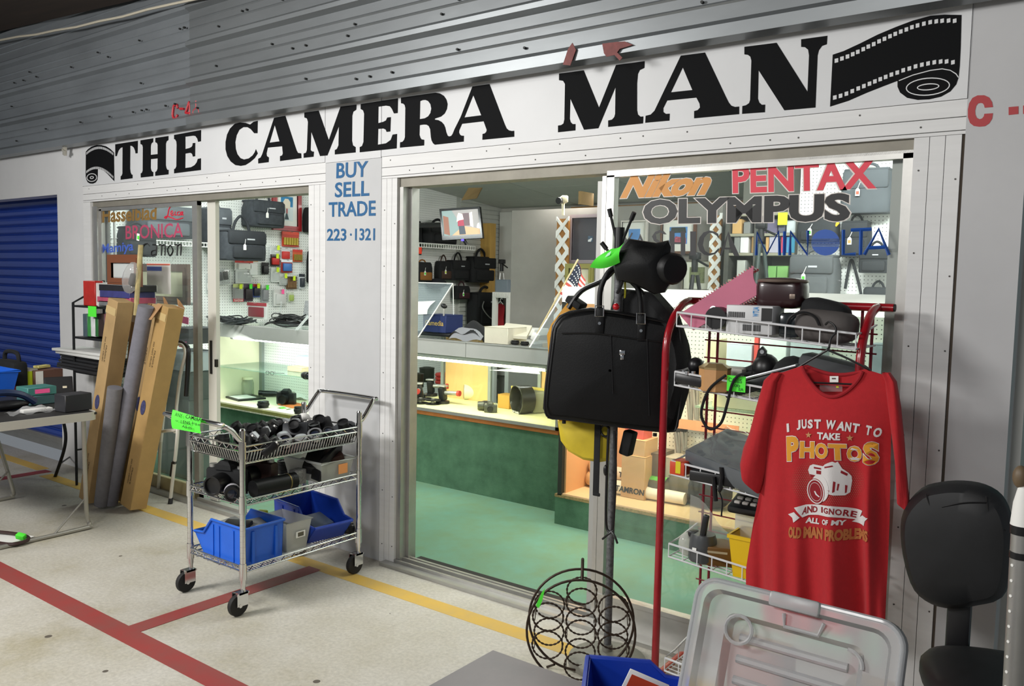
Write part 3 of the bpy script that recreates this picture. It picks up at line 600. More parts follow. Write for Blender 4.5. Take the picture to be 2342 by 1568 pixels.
def pack(label, u0, v0, u1, v1, cols, plane=('x', WX+.03), kind='card', group='blister packs hanging on the left peg wall', cat='pack', name='blister_pack', tagc=None, word=None):
    ax, val = plane; c, W, H = at_box(u0, v0, u1, v1, **{ax: val}); rz = PI/2 if ax == 'x' else 0
    t = thing(name, label, cat, (c.x, c.y, c.z-H/2), rz, group, local=True)
    cm = [mat('pack_'+k, '#'+k, .45) for k in cols]
    b = MB(); b.rbox((0, .004, H/2), (W, .006, H), .002, seg=1); b.build('backing_card', cm[0], t)
    b = MB(); b.box((0, 0, H*.9), (W*.98, .004, H*.2)); b.build('header', cm[1 % len(cm)], t)
    if kind in ('card', 'clear'):
        b = MB(); b.rbox((0, -.008, H*.42), (W*.72, .022, H*.6), .006); b.build('blister', glass_mat('blister_film', '#f4f6f6', .9, .06, .18) if kind == 'clear' else cm[2 % len(cm)], t)
    if kind == 'cells':
        for i in range(6): b = MB(); b.cyl((-W*.36+W*.144*i, -.008, H*.12), (-W*.36+W*.144*i, -.008, H*.6), W*.06, n=8); b.build('battery', cm[2 % len(cm)], t)
    if tagc: b = MB(); b.box((W*.1, -.024, H*.86), (min(.03, W*.5), .002, .045)); b.build('price_tag', tagc, t)
    if word: b = MB(); b.text(word, (-W*.42, -.003, H*.03), (W*.42, -.003, H*.03), (-W*.42, -.003, H*.15)); b.m(1).box((0, 0.0, H*.09), (W*.96, .004, H*.17)); b.build('lettering', [paper, mat('pack_c0283a', '#c0283a')], t)
    b = MB(); b.tube([(0, .03, H*.96), (0, -.03, H*.965), (0, -.034, H*.985)], .0018, 5); b.build('hook', alu, t)
    return t
def framed(label, u0, v0, u1, v1, y, fm, mm, pic, fw=.03, mw=.06, x=None, tilt=0., name='framed_picture', shapes=()):
    c, W, H = at_box(u0, v0, u1, v1, y=y, x=x); rz = 0 if x is None else PI/2
    t = thing(name, label, 'picture', (c.x, c.y, c.z-H/2), rz, None, local=True)
    b = MB(); o = [(-W/2, 0), (W/2, 0), (W/2, H), (-W/2, H)]; i = [(-W/2+fw, fw), (W/2-fw, fw), (W/2-fw, H-fw), (-W/2+fw, H-fw)]
    b.prism(o, (0, .012, 0), (1, 0, 0), (0, 0, 1), (0, -1, 0), .026, [i]); 
    i2 = [(-W/2+fw*.45, fw*.45), (W/2-fw*.45, fw*.45), (W/2-fw*.45, H-fw*.45), (-W/2+fw*.45, H-fw*.45)]; b.prism(i2, (0, .0, 0), (1, 0, 0), (0, 0, 1), (0, -1, 0), .019, [i]); b.build('frame', fm, t)
    b = MB(); b.box((0, .006, H/2), (W-fw*1.6, .006, H-fw*1.6)); b.build('mount', mm, t)
    w2, h2 = W-2*fw-2*mw, H-2*fw-2*mw
    b = MB(); b.box((0, .0005, H/2), (w2, .004, h2))
    for k, (pm, pl) in enumerate(shapes): b.m(k+1).prism([(a*w2/2, c_*h2/2+H/2) for a, c_ in pl], (0, -.002-.0006*k, 0), (1, 0, 0), (0, 0, 1), (0, -1, 0), .0005)
    b.build('print', [pic]+[s_[0] for s_ in shapes], t)
    return t
PL = ('x', WX)
# ---------------------------------------------------------------- left window: peg wall
bag('large grey camera bag on the wire shelf, half behind the sliding leaf', 452, 470, 503, 560, PL, greyf, .2, m2=mat('grey_cloth', '#5a5f64', .85, var=.2), logo=True, handle=.1)
bag('black shoulder bag with wide strap hanging left below the other wall bags', 487, 497, 582, 594, ('x', WX+.24), greyf, .2, tagc=paper, m2=mat('grey_black_cloth', '#2b2e32', .8, var=.2), logo=True)
bag('charcoal camera bag hanging left of the red-framed picture', 546, 441, 625, 517, PL, greyf, .2, tagc=paper, logo=True, handle=.3)
bag('round black bag at the right edge of the left doorway, beside the red frame', 688, 470, 722, 530, PL, blackf, .16, flap=False, handle=.12)
bag('slim black bag low at the right edge of the left doorway', 698, 562, 722, 645, PL, blackf, .12, flap=False, handle=.15)
bag('dark camera bag behind the left glass, under gold lettering', 285, 462, 420, 540, ('x', WX+.01), greyf, .2, m2=mat('grey_cloth', '#5a5f64'), handle=.2)
bag('brown-black case behind the left glass pane', 262, 512, 338, 585, ('x', WX+.24), blackf, .15, handle=.15)
framed('red-framed picture hanging on the peg wall among camera bags', 623, 430, 688, 525, None, mat('red_lacquer', '#a01a22', .3, coat=.3), paper, mat('print_pale', '#dfe8ec', .7), .045, .05, x=WX+.02,
       shapes=[(mat('print_blue', '#3c86b8', .7, var=.4, scale=25), [(-.95, .1), (.95, .15), (.98, .97), (-.98, .97)]), (mat('print_cream', '#e8dccb', .7), [(-.6, .0), (.5, .0), (.55, .55), (.2, .8), (-.3, .8), (-.65, .5)]), (mat('print_rose', '#c46a6a', .7), [(-.12, -.4), (.1, -.4), (.1, .0), (-.12, .0)]), (mat('print_slate', '#4c5c62', .7), [(-.4, -.9), (.3, -.9), (.05, -.4), (-.15, -.4)])])
b = MB(); q0, q1 = L(250, 562, .28), L(488, 556, .28); 
wsh = thing('wire_shelf', 'white wire shelf on the left peg wall holding the large grey bag', 'shelf', (WX, q1.y-.3, q1.z))
for zz in (0, -.035): b.tube([(WX+.28, q0.y-.1, q1.z+zz), (WX+.28, q1.y, q1.z+zz)], .004, 6)
b.build('front_rail', paper, wsh); b = MB(); y = q0.y
while y < q1.y: b.tube([(WX+.005, y, q1.z), (WX+.28, y, q1.z), (WX+.28, y, q1.z-.035)], .0025, 5); y += .028
b.build('wires', paper, wsh); b = MB(); b.tube([(WX+.28, q1.y, q1.z), (WX+.005, q1.y, q1.z-.0)], .004, 6); b.tube([(WX+.25, q1.y-.25, q1.z-.01), (WX+.005, q1.y-.25, q1.z-.2)], .004, 6); b.build('bracket', paper, wsh)
Y_, G_, K_ = ylw, green, pink
for a in (('battery pack, red over gold cells, right under the red frame', 645, 531, 684, 563, ('c23a22', 'd8452a', 'b39a3a'), 'cells'),
          ('small battery pack at the far right of the peg wall', 670, 571, 692, 598, ('c4521f', 'c9301f', '8d7a2c'), 'cells'),
          ('red and white boxed pack above a clear pouch', 537, 597, 579, 618, ('e6e2de', 'd2342a', 'efece8'), 'card'),
          ('tall white card with orange top and two black sockets', 566, 589, 590, 634, ('e8e8e6', 'e39a2c', 'f2f2f2'), 'card'),
          ('small black zip case hanging alone between the packs', 599, 600, 615, 627, ('1b1b1d', '1b1b1d', '2a2a2c'), 'card'),
          ('clear pouch with grey strap folded inside', 539, 613, 577, 648, ('c9cbca', 'd8d9d8', 'b0b0ae'), 'clear'),
          ('memory card pack with red name strip', 533, 649, 557, 690, ('8e8f8c', 'c3c98a', 'b9bbb8'), 'clear'),
          ('purple and black card pack with green price sticker', 557, 649, 579, 689, ('3c2f3a', '59495c', '2a2326'), 'card'),
          ('blue card pack with red edge and yellow sticker', 577, 649, 595, 680, ('3a4a86', 'b8342a', '20222c'), 'card'),
          ('grey phone-like pack with green sticker', 598, 651, 615, 691, ('9a9a9e', 'd8d5d4', '8e8e92'), 'card'),
          ('bunched clear bag at the top of the crowded pack cluster', 617, 563, 644, 590, ('d2d4d4', 'c8caca', 'dfe0e0'), 'clear'),
          ('black pack with red base and yellow sticker', 618, 582, 640, 608, ('26221f', '3a2420', 'c02a26'), 'card'),
          ('tilted white pack with red label', 641, 567, 664, 595, ('dedede', 'c8c8c8', 'c4302a'), 'card'),
          ('white, blue and orange round-logo pack', 643, 594, 669, 623, ('a32c22', 'e9ebee', '3f74b8'), 'card'),
          ('clear pack with yellow sticker, left of the brown pencils pack', 620, 612, 640, 645, ('d4d6d4', 'd4d6d4', 'c2c6c4'), 'clear'),
          ('grey clear pack low in the cluster with yellow sticker', 639, 627, 658, 652, ('b9bbb8', 'cdd0cc', 'aeb2ae'), 'clear'),
          ('brown pack of thin sticks with two yellow stickers', 655, 632, 679, 661, ('6b5138', '4b3b2a', '7d5f3c'), 'cells'),
          ('white card with pink round sticker', 626, 661, 655, 700, ('d9d9d6', 'cfcfcc', 'c7c7c4'), 'card'),
          ('blue-black cord pack near the right edge', 684, 626, 697, 660, ('cfd4d8', '2a3038', '30363e'), 'card'),
          ('small white battery pack under the purple card pack', 660, 668, 672, 690, ('cdd4b8', 'cfd6c2', '9fb35c'), 'card')):
    tg = {'grey phone': G_, 'purple and': G_, 'memory car': Y_, 'blue card ': Y_, 'black pack': Y_, 'brown pack': Y_, 'clear pack': Y_, 'grey clear': Y_, 'bunched cl': Y_, 'white card': K_}.get(a[0][:10])
    pack(a[0], *a[1:5], a[5], kind=a[6], tagc=tg, word='SanDisk' if 'name strip' in a[0] else None)
t = thing('cable_pouch', 'clear pouch with a coiled white cable at the left of the doorway', 'pouch', L(484, 672, .03)); b = MB(); q, W, H = at_box(472, 626, 497, 673, x=WX+.03)
b.rbox(q, (.02, W, H), .008); b.build('pouch', glass_mat('blister_film'), t); b = MB()
for k in range(3): b.tube([q+Vector((.0, (.03+.008*k)*math.cos(a*PI/8), -.02+(.045+.008*k)*math.sin(a*PI/8))) for a in range(16)], .004, 5, closed=True)
b.build('cable', paper, t)
t = thing('adapter_pack', 'two black adapters in clear wrap beside the coiled white cable', 'pack', L(510, 652, .03))
for u, v in ((503, 632), (516, 630)): b = MB(); q = L(u, v, .035); b.rbox(q, (.03, .04, .075), .006, rot(10, 0, 0)); b.build('adapter', blackp, t)
b = MB(); q = L(510, 632, .035); b.rbox(q, (.05, .12, .14), .01); b.build('wrap', glass_mat('blister_film'), t)
# ---------------------------------------------------------------- left counter
CT = 1.10
lc = thing('display_counter', 'brightly lit glass counter with green carpet base seen through the left doorway', 'counter', (-2.5, 1.2, 0))
cream = mat('cream_laminate', '#e6e2c4', .5, var=.03); fas = mat('fascia_grey', '#b3b3af', .45, var=.04); olive = mat('olive_edge', '#7d7d3c', .7, var=.2, scale=30)
b = MB(); b.span((WX, 1.2, .012), (-1.62, 1.75, .375)); b.build('base', gcd, lc)
b = MB(); b.span((WX, 1.18, .375), (-1.62, 1.2, .40)); b.m(1).span((WX, 1.175, .363), (-1.62, 1.183, .372)); b.build('edge_strip', [olive, mat('frayed_backing', '#b9b7a0', .9, var=.4, scale=60)], lc)
b = MB(); b.span((WX, 1.185, .378), (-1.62, 1.75, .412)); b.build('deck', cream, lc)
b = MB(); b.span((WX, 1.178, .99), (-1.62, 1.20, CT)); b.span((WX, 1.2, 1.07), (-1.62, 1.26, CT)); b.build('fascia', fas, lc)
b = MB(); b.span((WX, 1.2, CT-.012), (-1.62, 1.75, CT-.004)); b.build('top_glass', cglass, lc)
b = MB(); b.span((WX+.004, 1.2, .41), (WX+.02, 1.75, 1.08)); b.build('end_panel', cream, lc)
b = MB(); b.span((WX, 1.74, .41), (-1.62, 1.755, 1.09)); b.build('back_panel', pegy, lc)
b = MB(); b.span((WX+.02, 1.71, .41), (WX+.06, 1.738, 1.08)); b.build('upright', mat('grey_rail', '#8d948f', .5, .3), lc)
b = MB(); b.span((WX+.03, 1.23, .71), (-1.62, 1.72, .718)); b.build('glass_shelf', glass_mat('shelf_glass', '#e2f0ea', 1., .02, .12, '#bcd8ca'), lc)
tube_lamp('lit fluorescent tube under the left counter fascia', (-3.2, 1.235, .985), (-1.75, 1.235, .985), tubem, 9, (.93, 1, .92), (-2.6, 1.6, .5))
DZ = .412
def on(u, v, z): return P(u, v, z=z)
def lens(label, p, r, h, ax=(0, 0, 1), m=None, ringm=None, group=None, name='camera_lens', cat='lens', glass_end=True):
    p = Vector(p); ax = Vector(ax).normalized(); t = thing(name, label, cat, p, 0, group)
    b = MB(); b.lathe([(r*.8, 0), (r*.9, h*.08), (r*.9, h*.3), (r, h*.34), (r, h*.7), (r*.93, h*.73), (r*.93, h), (r*.78, h), (r*.74, h*.93)], p, ax, 18); b.build('barrel', m or blackp, t)
    if glass_end: b = MB(); b.lathe([(r*.74, h*.9), (r*.5, h*.95), (r*.01, h*.97)], p, ax, 18); b.build('front_element', mat('lens_glass', '#1a2030', .08, spec=.8), t)
    b = MB(); b.lathe([(r*1.02, h*.4), (r*1.03, h*.45), (r*1.03, h*.6), (r*1.02, h*.65)], p, ax, 18, caps=False); b.build('grip_ring', ringm or rubber, t)
    return t
def slr(label, p, rz=0., s=1., m=None, tilt=(0, 0), group=None, lens_len=.045, top=None):
    t = thing('film_camera', label, 'camera', p, rz, group, local=True); t.rotation_euler = (math.radians(tilt[0]), math.radians(tilt[1]), rz)
    m = m or blackp; b = MB(); b.rbox((0, 0, .042*s), (.135*s, .04*s, .084*s), .01*s); b.build('body', m, t)
    b = MB(); rg = [[Vector((x*s, y*s, z*s)) for x, y in ((-a, -d), (a, -d), (a, d), (-a, d))] for a, d, z in ((.03, .024, .08), (.026, .022, .095), (.014, .016, .108))]; b.loft(rg, smooth=False); b.build('prism_housing', top or m, t)
    b = MB(); b.lathe([(.03*s, 0), (.032*s, .01*s), (.03*s, lens_len*s*.6), (.031*s, lens_len*s), (.026*s, lens_len*s), (.024*s, lens_len*s*.85), (.001, lens_len*s*.8)], (0, -.018*s, .042*s), (0, -1, 0), 16); b.build('lens', blackp, t)
    b = MB(); b.cyl((-.05*s, 0, .083*s), (-.05*s, 0, .093*s), .013*s, n=12); b.build('dial', alu, t); b = MB(); b.cyl((.05*s, 0, .083*s), (.05*s, 0, .091*s), .011*s, n=12); b.build('dial', alu, t)
    return t
q = on(567, 905, DZ); t = thing('glass_jar', 'clear glass jar with cream lid on the left counter deck', 'jar', q); b = MB(); b.lathe([(.05, 0), (.055, .01), (.055, .12), (.045, .15), (.045, .16)], q, n=18); b.build('jar', glass_mat('jar_glass', '#dfe6dc', .9, .05, .2), t); b = MB(); b.cyl(q+Vector((0, 0, .155)), q+Vector((0, 0, .175)), .047, n=18); b.build('lid', cream, t)
q = on(550, 912, DZ); t = thing('notebook', 'black folder with a white page lying open in the lit counter', 'notebook', q); b = MB(); b.box(q+Vector((0, .05, .008)), (.3, .26, .014), rot(0, 0, -12)); b.build('cover', blackp, t); b = MB(); b.box(q+Vector((-.0, .02, .018)), (.2, .17, .004), rot(0, 0, -12)); b.build('page', paper, t)
lens('short black lens cap lying in front of the notebook', on(602, 932, DZ), .05, .055)
slr('black camera with rounded body on the deck beside white cloth', on(655, 925, DZ), .4, 1.3)
b = MB(); q = on(655, 927, DZ); b.rbox(q+Vector((.05, .04, .004)), (.26, .17, .008), .003, rot(0, 0, -10)); tag(b.build('orange_pad', mat('orange_pad', '#d9763c', .7)), 'flat orange pad under the black camera in the lit counter', 'pad')
b = MB(); q = on(685, 912, DZ); b.sheet(14, 10, lambda a, c: q+Vector(((a-.5)*.26, .02+(c-.5)*.16, .015+.09*math.exp(-((a-.4)**2+(c-.5)**2)*7)+.012*math.sin(9*a+5*c)))); tag(b.build('white_cloth', mat('cloth_white', '#e3e3df', .9)), 'crumpled white cloth at the right of the lit counter deck', 'cloth')
q = on(600, 908, DZ); t = thing('binoculars', 'black binoculars lying behind the lens cap on the deck', 'binoculars', q)
for k in (-.03, .03): b = MB(); b.cyl(q+Vector((k-.05, .02, .03)), q+Vector((k+.06, .12, .03)), .026, .02, 14); b.build('barrel', blackp, t)
b = MB(); b.cyl(q+Vector((-.02, .06, .03)), q+Vector((.04, .08, .03)), .012, n=8); b.build('bridge', blackp, t)
SZ = .718
q = on(617, 857, SZ); t = thing('spectacles', 'small black spectacles on the glass shelf', 'spectacles', q); b = MB()
for k in (-.03, .03): b.tube([q+Vector((k+.022*math.cos(a*PI/6), .0, .016+.014*math.sin(a*PI/6))) for a in range(12)], .002, 5, closed=True)
b.build('rims', blackp, t); b = MB(); b.tube([q+Vector((-.052, 0, .02)), q+Vector((-.06, .1, .01))], .002, 5); b.tube([q+Vector((.052, 0, .02)), q+Vector((.06, .1, .01))], .002, 5); b.build('temples', blackp, t)
def carton(label, u0, v0, u1, v1, y, D, col, name='carton', cat='box', group=None, rz=0, zb=None, lidm=None, word=None, wcol=None):
    c, W, H = at_box(u0, v0, u1, v1, y=y); z0 = c.z-H/2 if zb is None else zb; H = c.z+H/2-z0
    t = thing(name, label, cat, (c.x, y+D/2, z0), rz, group, local=True); m = mat('box_'+col, '#'+col, .6, var=.06, scale=10)
    b = MB(); b.rbox((0, 0, H/2), (W, D, H), .003, seg=1); b.build('box', m, t)
    b = MB(); b.rbox((0, 0, H+.002), (W*1.005, D*1.005, .004), .001, seg=1); b.build('lid', lidm or m, t)
    if word: b = MB(); b.text(word, (-W*.4, -D/2-.0005, H*.4), (W*.4, -D/2-.0005, H*.4), (-W*.4, -D/2-.0005, H*.7), .01); b.build('lettering', wcol or paper, t)
    return t
carton('brown box on the glass shelf', 657, 842, 689, 866, 1.42, .12, 'a89a7c', zb=SZ); carton('white and blue box standing at the right of the glass shelf', 678, 818, 712, 843, 1.6, .1, 'c3d2e4', zb=.74)
lens('black lens on the glass shelf at the doorway edge', on(694, 866, SZ)+Vector((0, 0, .03)), .03, .08, (1, -.2, 0)); lens('black lens near the front edge of the left counter deck', on(682, 946, DZ), .035, .06)
b = MB(); q = on(650, 934, DZ); b.sheet(6, 4, lambda a, c: q+Vector(((a-.5)*.14, (c-.5)*.05, .003+.006*math.sin(7*a)))); tag(b.build('green_tag_strip', mat('leaf_green', '#6fc24e', .7)), 'green price strips lying on the left counter deck', 'tag')
# goods on top of the left counter
def cable_heap(label, u, v, z, w_, d_, h_, m, n, seed, name='cable_heap'):
    q = on(u, v, z); rr = random.Random(seed); b = MB()
    for k in range(n):
        r_ = rr.uniform(.25, .5); c_ = q+Vector((rr.uniform(-.3, .3)*w_, rr.uniform(0, .8)*d_, rr.uniform(.1, .8)*h_)); a0 = rr.uniform(0, 6)
        b.tube(smooth_path([c_+Vector((r_*w_*math.cos(a0+a*1.05), r_*d_*math.sin(a0+a*1.05), h_*.2*math.sin(a*2.1+a0)+h_*.2)) for a in range(6)], 4, True), rr.uniform(.004, .007), 5, closed=True)
    b.ell(q+Vector((0, d_*.3, h_*.3)), (w_*.42, d_*.4, h_*.32))
    o = b.build(name, m); o['kind'] = 'stuff'; return tag(o, label, 'cables')
cable_heap('tangled grey and black cables in clear bags on the left counter top', 525, 742, CT, .4, .2, .07, mat('dark_bagged_cable', '#34383a', .4, var=.5, scale=40), 10, 1)
cable_heap('heap of black cables and adapters at the right of the left counter top', 645, 748, CT, .42, .22, .09, blackp, 14, 2)
pack('red and white clamshell pack standing on the left counter top', 565, 693, 610, 727, ('c8c8c6', '9c2f3a', '7a2a34'), plane=('y', 1.5), kind='card', group=None)
b = MB(); q = on(676, 745, CT); b.rbox(q+Vector((.06, .12, .11)), (.16, .012, .22), .03, rot(-14, 0, 15)); tag(b.build('speckled_board', mat('speckle_grey', '#8a8c8c', .8, var=.5, scale=120)), 'grey speckled rounded board leaning on the left counter top', 'board')
b = MB(); a, c = on(676, 755, CT), P(704, 722, y=1.3); b.tube([a, c], .006, 6); b.tube([a+Vector((.02, 0, 0)), c+Vector((.02, 0, 0))], .004, 6); tag(b.build('clear_rod', glass_mat('rod_clear', '#f0f4f4', 1, .05, .4)), 'clear plastic rods leaning at the right of the left counter', 'rod')
b = MB(); c, W, H = at_box(622, 690, 660, 730, y=1.45); b.box(c, (W*.1, .004, H), rot(0, 14, 0)); tag(b.build('acrylic_card', glass_mat('blister_film')), 'small clear acrylic stand behind the black cable heap', 'stand')
# goods behind the left glass pane
framed('cream picture with brown mount leaning inside the left glass', 312, 604, 432, 690, .35, mat('brown_mount', '#6f5a50', .7), mat('cream_print', '#dcdcbc', .7), mat('cream_print', '#dcdcbc', .7), .055, .02)
c, W, H = at_box(337, 602, 390, 670, y=.02); t = thing('notice', 'white paper notice with blue sticker on the left glass', 'notice', c); b = MB(); b.box(c, (W, .003, H)); b.build('paper', paper, t)
b = MB(); b.box(c+Vector((-W*.17, -.003, H*.32)), (W*.62, .002, H*.14)); b.build('sticker', mat('notice_blue', '#6478c4', .7), t); b = MB(); b.box(c+Vector((0, -.003, H*.46)), (W*.98, .002, H*.05)); b.build('red_strip', mat('notice_red', '#d06a55', .7), t)
for k, (u, v, lb) in enumerate(((423, 732, 'pink price tag behind the left glass, upper of two'), (418, 787, 'pink price tag behind the left glass, lower of two'))):
    b = MB(); b.box(P(u, v, y=.3), (.09, .003, .05), rot(0, 5, 0)); tag(b.build('pink_tag', pink), lb, 'tag', 'pink tags behind glass')
for k, (u0, v0, u1, v1, col, lb) in enumerate(((385, 745, 432, 782, '3e4244', 'dark grey carton inside the left glass between two pink tags'), (372, 800, 432, 842, 'aebcc0', 'clear tray of parts inside the left glass behind the step stool'), (365, 845, 432, 905, '55605c', 'grey-green box inside the left glass, below the clear tray'), (360, 908, 432, 1010, '6b756f', 'tall grey box inside the left glass near the floor'))):
    carton(lb, u0, v0+8, u1, v1, .31, .26, col, zb=.014 if k == 3 else None)
xa, xb = P(232, 800, y=.32).x, P(424, 800, y=.55).x; zs = [P(400, v, y=.3).z for v in (782, 842, 905)]+[P(370, 690, y=.35).z-.008]
wsf = thing('window_shelf', 'grey open shelf unit standing inside the left glass pane', 'shelf', ((xa+xb)/2, .45, .012)); gsm = mat('grey_shelf', '#7d8583', .6)
for z in zs: b = MB(); b.span((xa, .3, z-.016), (xb+.12, .62, z-.001)); b.build('board', gsm, wsf)
for x, y in ((xa, .61), (xb+.1, .61), (xa, .31)): b = MB(); b.span((x, y-.01, .012), (x+.02, y+.01, zs[3])); b.build('post', gsm, wsf)
# ================================================================ main counter seen through the right doorway
MT = 1.094
mc = thing('display_counter', 'long glass shop counter with wood-edged green carpet base seen through the open right door', 'counter', (-.7, 1.4, 0))
X0, X1 = -1.6, .115; wedge = mat('orange_wood_trim', '#a3622a', .5, var=.2, scale=12)
b = MB(); b.span((X0, 1.405, .012), (X1, 1.98, .53)); b.build('base', gcd, mc)
b = MB(); b.span((X0, 1.395, .527), (X1, 1.42, .556)); b.build('wood_strip', wedge, mc)
b = MB(); b.span((X0, 1.39, .556), (X1, 1.40, .578)); b.span((X1-.02, 1.39, .556), (X1, 1.41, 1.0)); b.build('metal_rail', alu, mc)
b = MB(); b.span((X0, 1.4, .555), (X1, 1.98, .574)); b.build('deck', mat('deck_yellow', '#dfdba6', .6, var=.08, scale=14), mc)
xs = P(1066, 800, y=1.39).x
b = MB(); b.span((X0, 1.385, .984), (xs-.002, 1.41, MT)); b.span((xs+.002, 1.385, .984), (X1, 1.41, MT)); b.span((X0, 1.38, MT-.006), (X1, 1.43, MT)); b.span((X0, 1.41, .955), (X1, 1.6, .984)); b.build('fascia', fas, mc)
b = MB(); b.span((X0, 1.43, MT-.011), (X1, 1.98, MT-.002)); b.build('top_glass', cglass, mc)
b = MB(); b.span((X0, 1.396, .578), (X1-.02, 1.399, .984)); b.build('front_glass', cglass, mc)
tan = mat('tan_board', '#d2ab6c', .65, var=.05); BY = 1.95
xa, xb_ = P(1018, 900, y=BY).x, P(1117, 900, y=BY).x
b = MB(); b.span((xa, BY, .574), (xb_, BY+.015, 1.08)); b.build('back_door', tan, mc); b = MB(); b.span((P(1238, 900, y=BY).x, BY, .574), (X1, BY+.015, 1.08)); b.build('back_door', tan, mc)
for u in (1012, 1120, 1234): b = MB(); x = P(u, 900, y=BY).x; b.span((x-.014, BY-.01, .574), (x+.014, BY+.01, 1.08)); b.build('upright', mat('grey_rail', '#8d948f'), mc)
tube_lamp('lit fluorescent tube hidden under the main counter fascia', (-1.5, 1.44, .945), (.0, 1.44, .945), mat('lit_tube_yellow', '#fffbd0', emit=8.), 8, (1, .98, .78), (-.7, 1.75, .57))
MZ = .574
# film developing tanks and reels at left
bronze = mat('dark_bronze', '#3b3828', .35, .5, var=.2)
def can(label, p, r, h, m, lidm=None, group=None, name='film_tank'):
    t = thing(name, label, 'tank', p, 0, group); b = MB(); b.lathe([(r*.96, 0), (r, .004), (r, h*.94), (r*.96, h*.96)], p, n=18); b.build('tank', m, t)
    b = MB(); b.lathe([(r*1.03, h*.93), (r*1.03, h), (r*.8, h*1.01), (r*.5, h*1.06), (r*.45, h*1.06), (.001, h*1.05)], p, n=18); b.build('lid', lidm or m, t); return t
for k, (u, v, r, h, m, lb) in enumerate(((938, 895, .05, .17, bronze, 'tall dark film tank at the left edge of the counter deck'), (953, 885, .062, .12, bronze, 'wide dark film tank with shiny lid behind the reels'), (938, 848, .045, .18, bronze, 'slim stacked film tank at the back left of the deck'), (976, 872, .07, .13, mat('dark_green_tin', '#24281c', .5), 'dark square-looking tin behind the red stack'), (1048, 892, .055, .075, mat('brown_tin', '#5c4a26', .5), 'short brown tin right of the red stack'))):
    can(lb, on(u, v, MZ), r, h, m)
rub = mat('red_rubber', '#b8352c', .6, var=.15)
for k, (u, v, n, lb) in enumerate(((1015, 885, 4, 'stack of red lids beside the tan cupboard door'), (1046, 893, 1, 'single red rubber disc on the brown tin'))):
    p = on(u, v, MZ)
    if n == 1: p = on(1048, 892, MZ)+Vector((0, 0, .081))
    for j in range(n):
        b = MB(); b.lathe([(.07, 0), (.078, .006), (.078, .022), (.07, .03), (.001, .031)], p+Vector((0, 0, .032*j)), n=20)
        tag(b.build('rubber_disc', rub), 'red rubber disc in the stack beside the tan cupboard door' if n > 1 else lb, 'disc', 'stacked red discs' if n > 1 else None)
q = on(1062, 913, MZ); t = thing('paper_roll', 'large cream roll with dark grey end lying on the counter deck', 'roll', q); b = MB(); d_ = Vector((.16, .12, .0)).normalized(); b.cyl(q+Vector((0, 0, .062)), q+Vector((0, 0, .062))+d_*.17, .062, n=24); b.build('roll', mat('roll_cream', '#e2dcb0', .7), t); b = MB(); b.cyl(q+Vector((0, 0, .062))-d_*.004, q+Vector((0, 0, .062)), .055, n=24); b.build('end_disc', mat('roll_grey', '#4d4f52', .6), t)
def enlarger(label, u, v, rz_):
    p = on(u, v, MZ); t = thing('darkroom_tool', label, 'tool', p, rz_, None, local=True)
    b = MB(); b.cyl((0, 0, .0), (0, 0, .02), .055, n=18); b.build('foot', blackp, t); b = MB(); b.rbox((0, 0, .075), (.05, .06, .11), .012, rot(12, 0, 0)); b.build('head', blackp, t); b = MB(); b.cyl((.02, 0, .085), (.14, 0, .09), .016, n=12); b.build('tube', alu, t); b = MB(); b.cyl((.14, 0, .09), (.162, 0, .091), .022, n=12); b.build('red_knob', rub, t); b = MB(); b.rbox((0, 0, .135), (.07, .06, .012), .004); b.build('cap', alu, t)
for u, v, r_, lb in ((1012, 922, .1, 'silver and black tool with red knobs, nearest the cream roll'), (985, 905, .3, 'metal tool with red knob behind the black reels'), (958, 915, -.9, 'tilted black and silver tool at the far left of the deck')): enlarger(lb, u, v, r_)
for u, v, lb in ((990, 924, 'black reel lying flat in front of the metal tools'), (972, 912, 'black reel lying behind the front reel'), (962, 922, 'black reel at the left front of the deck')):
    p = on(u, v, MZ); t = thing('film_reel', lb, 'reel', p); 
    for z in (0, .03): b = MB(); b.lathe([(.06, z), (.06, z+.007), (.012, z+.009)], p, n=20); b.build('flange', blackp, t)
    b = MB(); b.cyl(p, p+Vector((0, 0, .045)), .014, n=10); b.build('hub', alu, t)
lens('dark lens barrel lying on its side at the middle of the counter deck', on(1092, 938, MZ)+Vector((0, 0, .036)), .036, .11, (.75, .65, 0), mat('grey_metal_dark', '#4f5048', .4, .4))
slr('small grey flash bracket with camera grip beside the lens barrel', on(1122, 943, MZ), .5, .7, mat('grey_metal_dark', '#4f5048'), lens_len=.02)
q = on(1190, 945, MZ); t = thing('spotting_lens', 'big black drum-shaped lens hood with pale lettering in front of a grey box', 'lens', q); b = MB(); ax = Vector((-.45, -.9, -.02)).normalized(); o = q+Vector((.0, .02, .1))
b.lathe([(.1, -.06), (.104, .0), (.108, .05), (.1, .052), (.092, .03), (.088, -.03), (.001, -.04)], o, ax, 26); b.build('hood', mat('smoked_plastic', '#2a2a22', .25), t)
b = MB(); sx = Vector((.9, -.45, 0)).normalized(); tt = o+ax*.053; b.text('TOP GUARD', tt-sx*.055+Vector((0, 0, -.095)), tt+sx*.055+Vector((0, 0, -.095)), tt-sx*.055+Vector((0, 0, -.08)), .01); b.build('lettering', paper, t)
b = MB(); b.rbox(o+Vector((.075, .16, -.02)), (.14, .24, .16), .02, rot(0, 0, -27)); b.build('case', mat('grey_green_case', '#8b8b70', .5), t)
carton('low orange box on the deck against the dark opening', 1138, 905, 1165, 917, 1.8, .1, 'b98a34', zb=MZ); carton('yellow-edged flat box behind the black lens hood', 1168, 893, 1250, 912, 1.85, .08, 'd8c25a', zb=MZ)
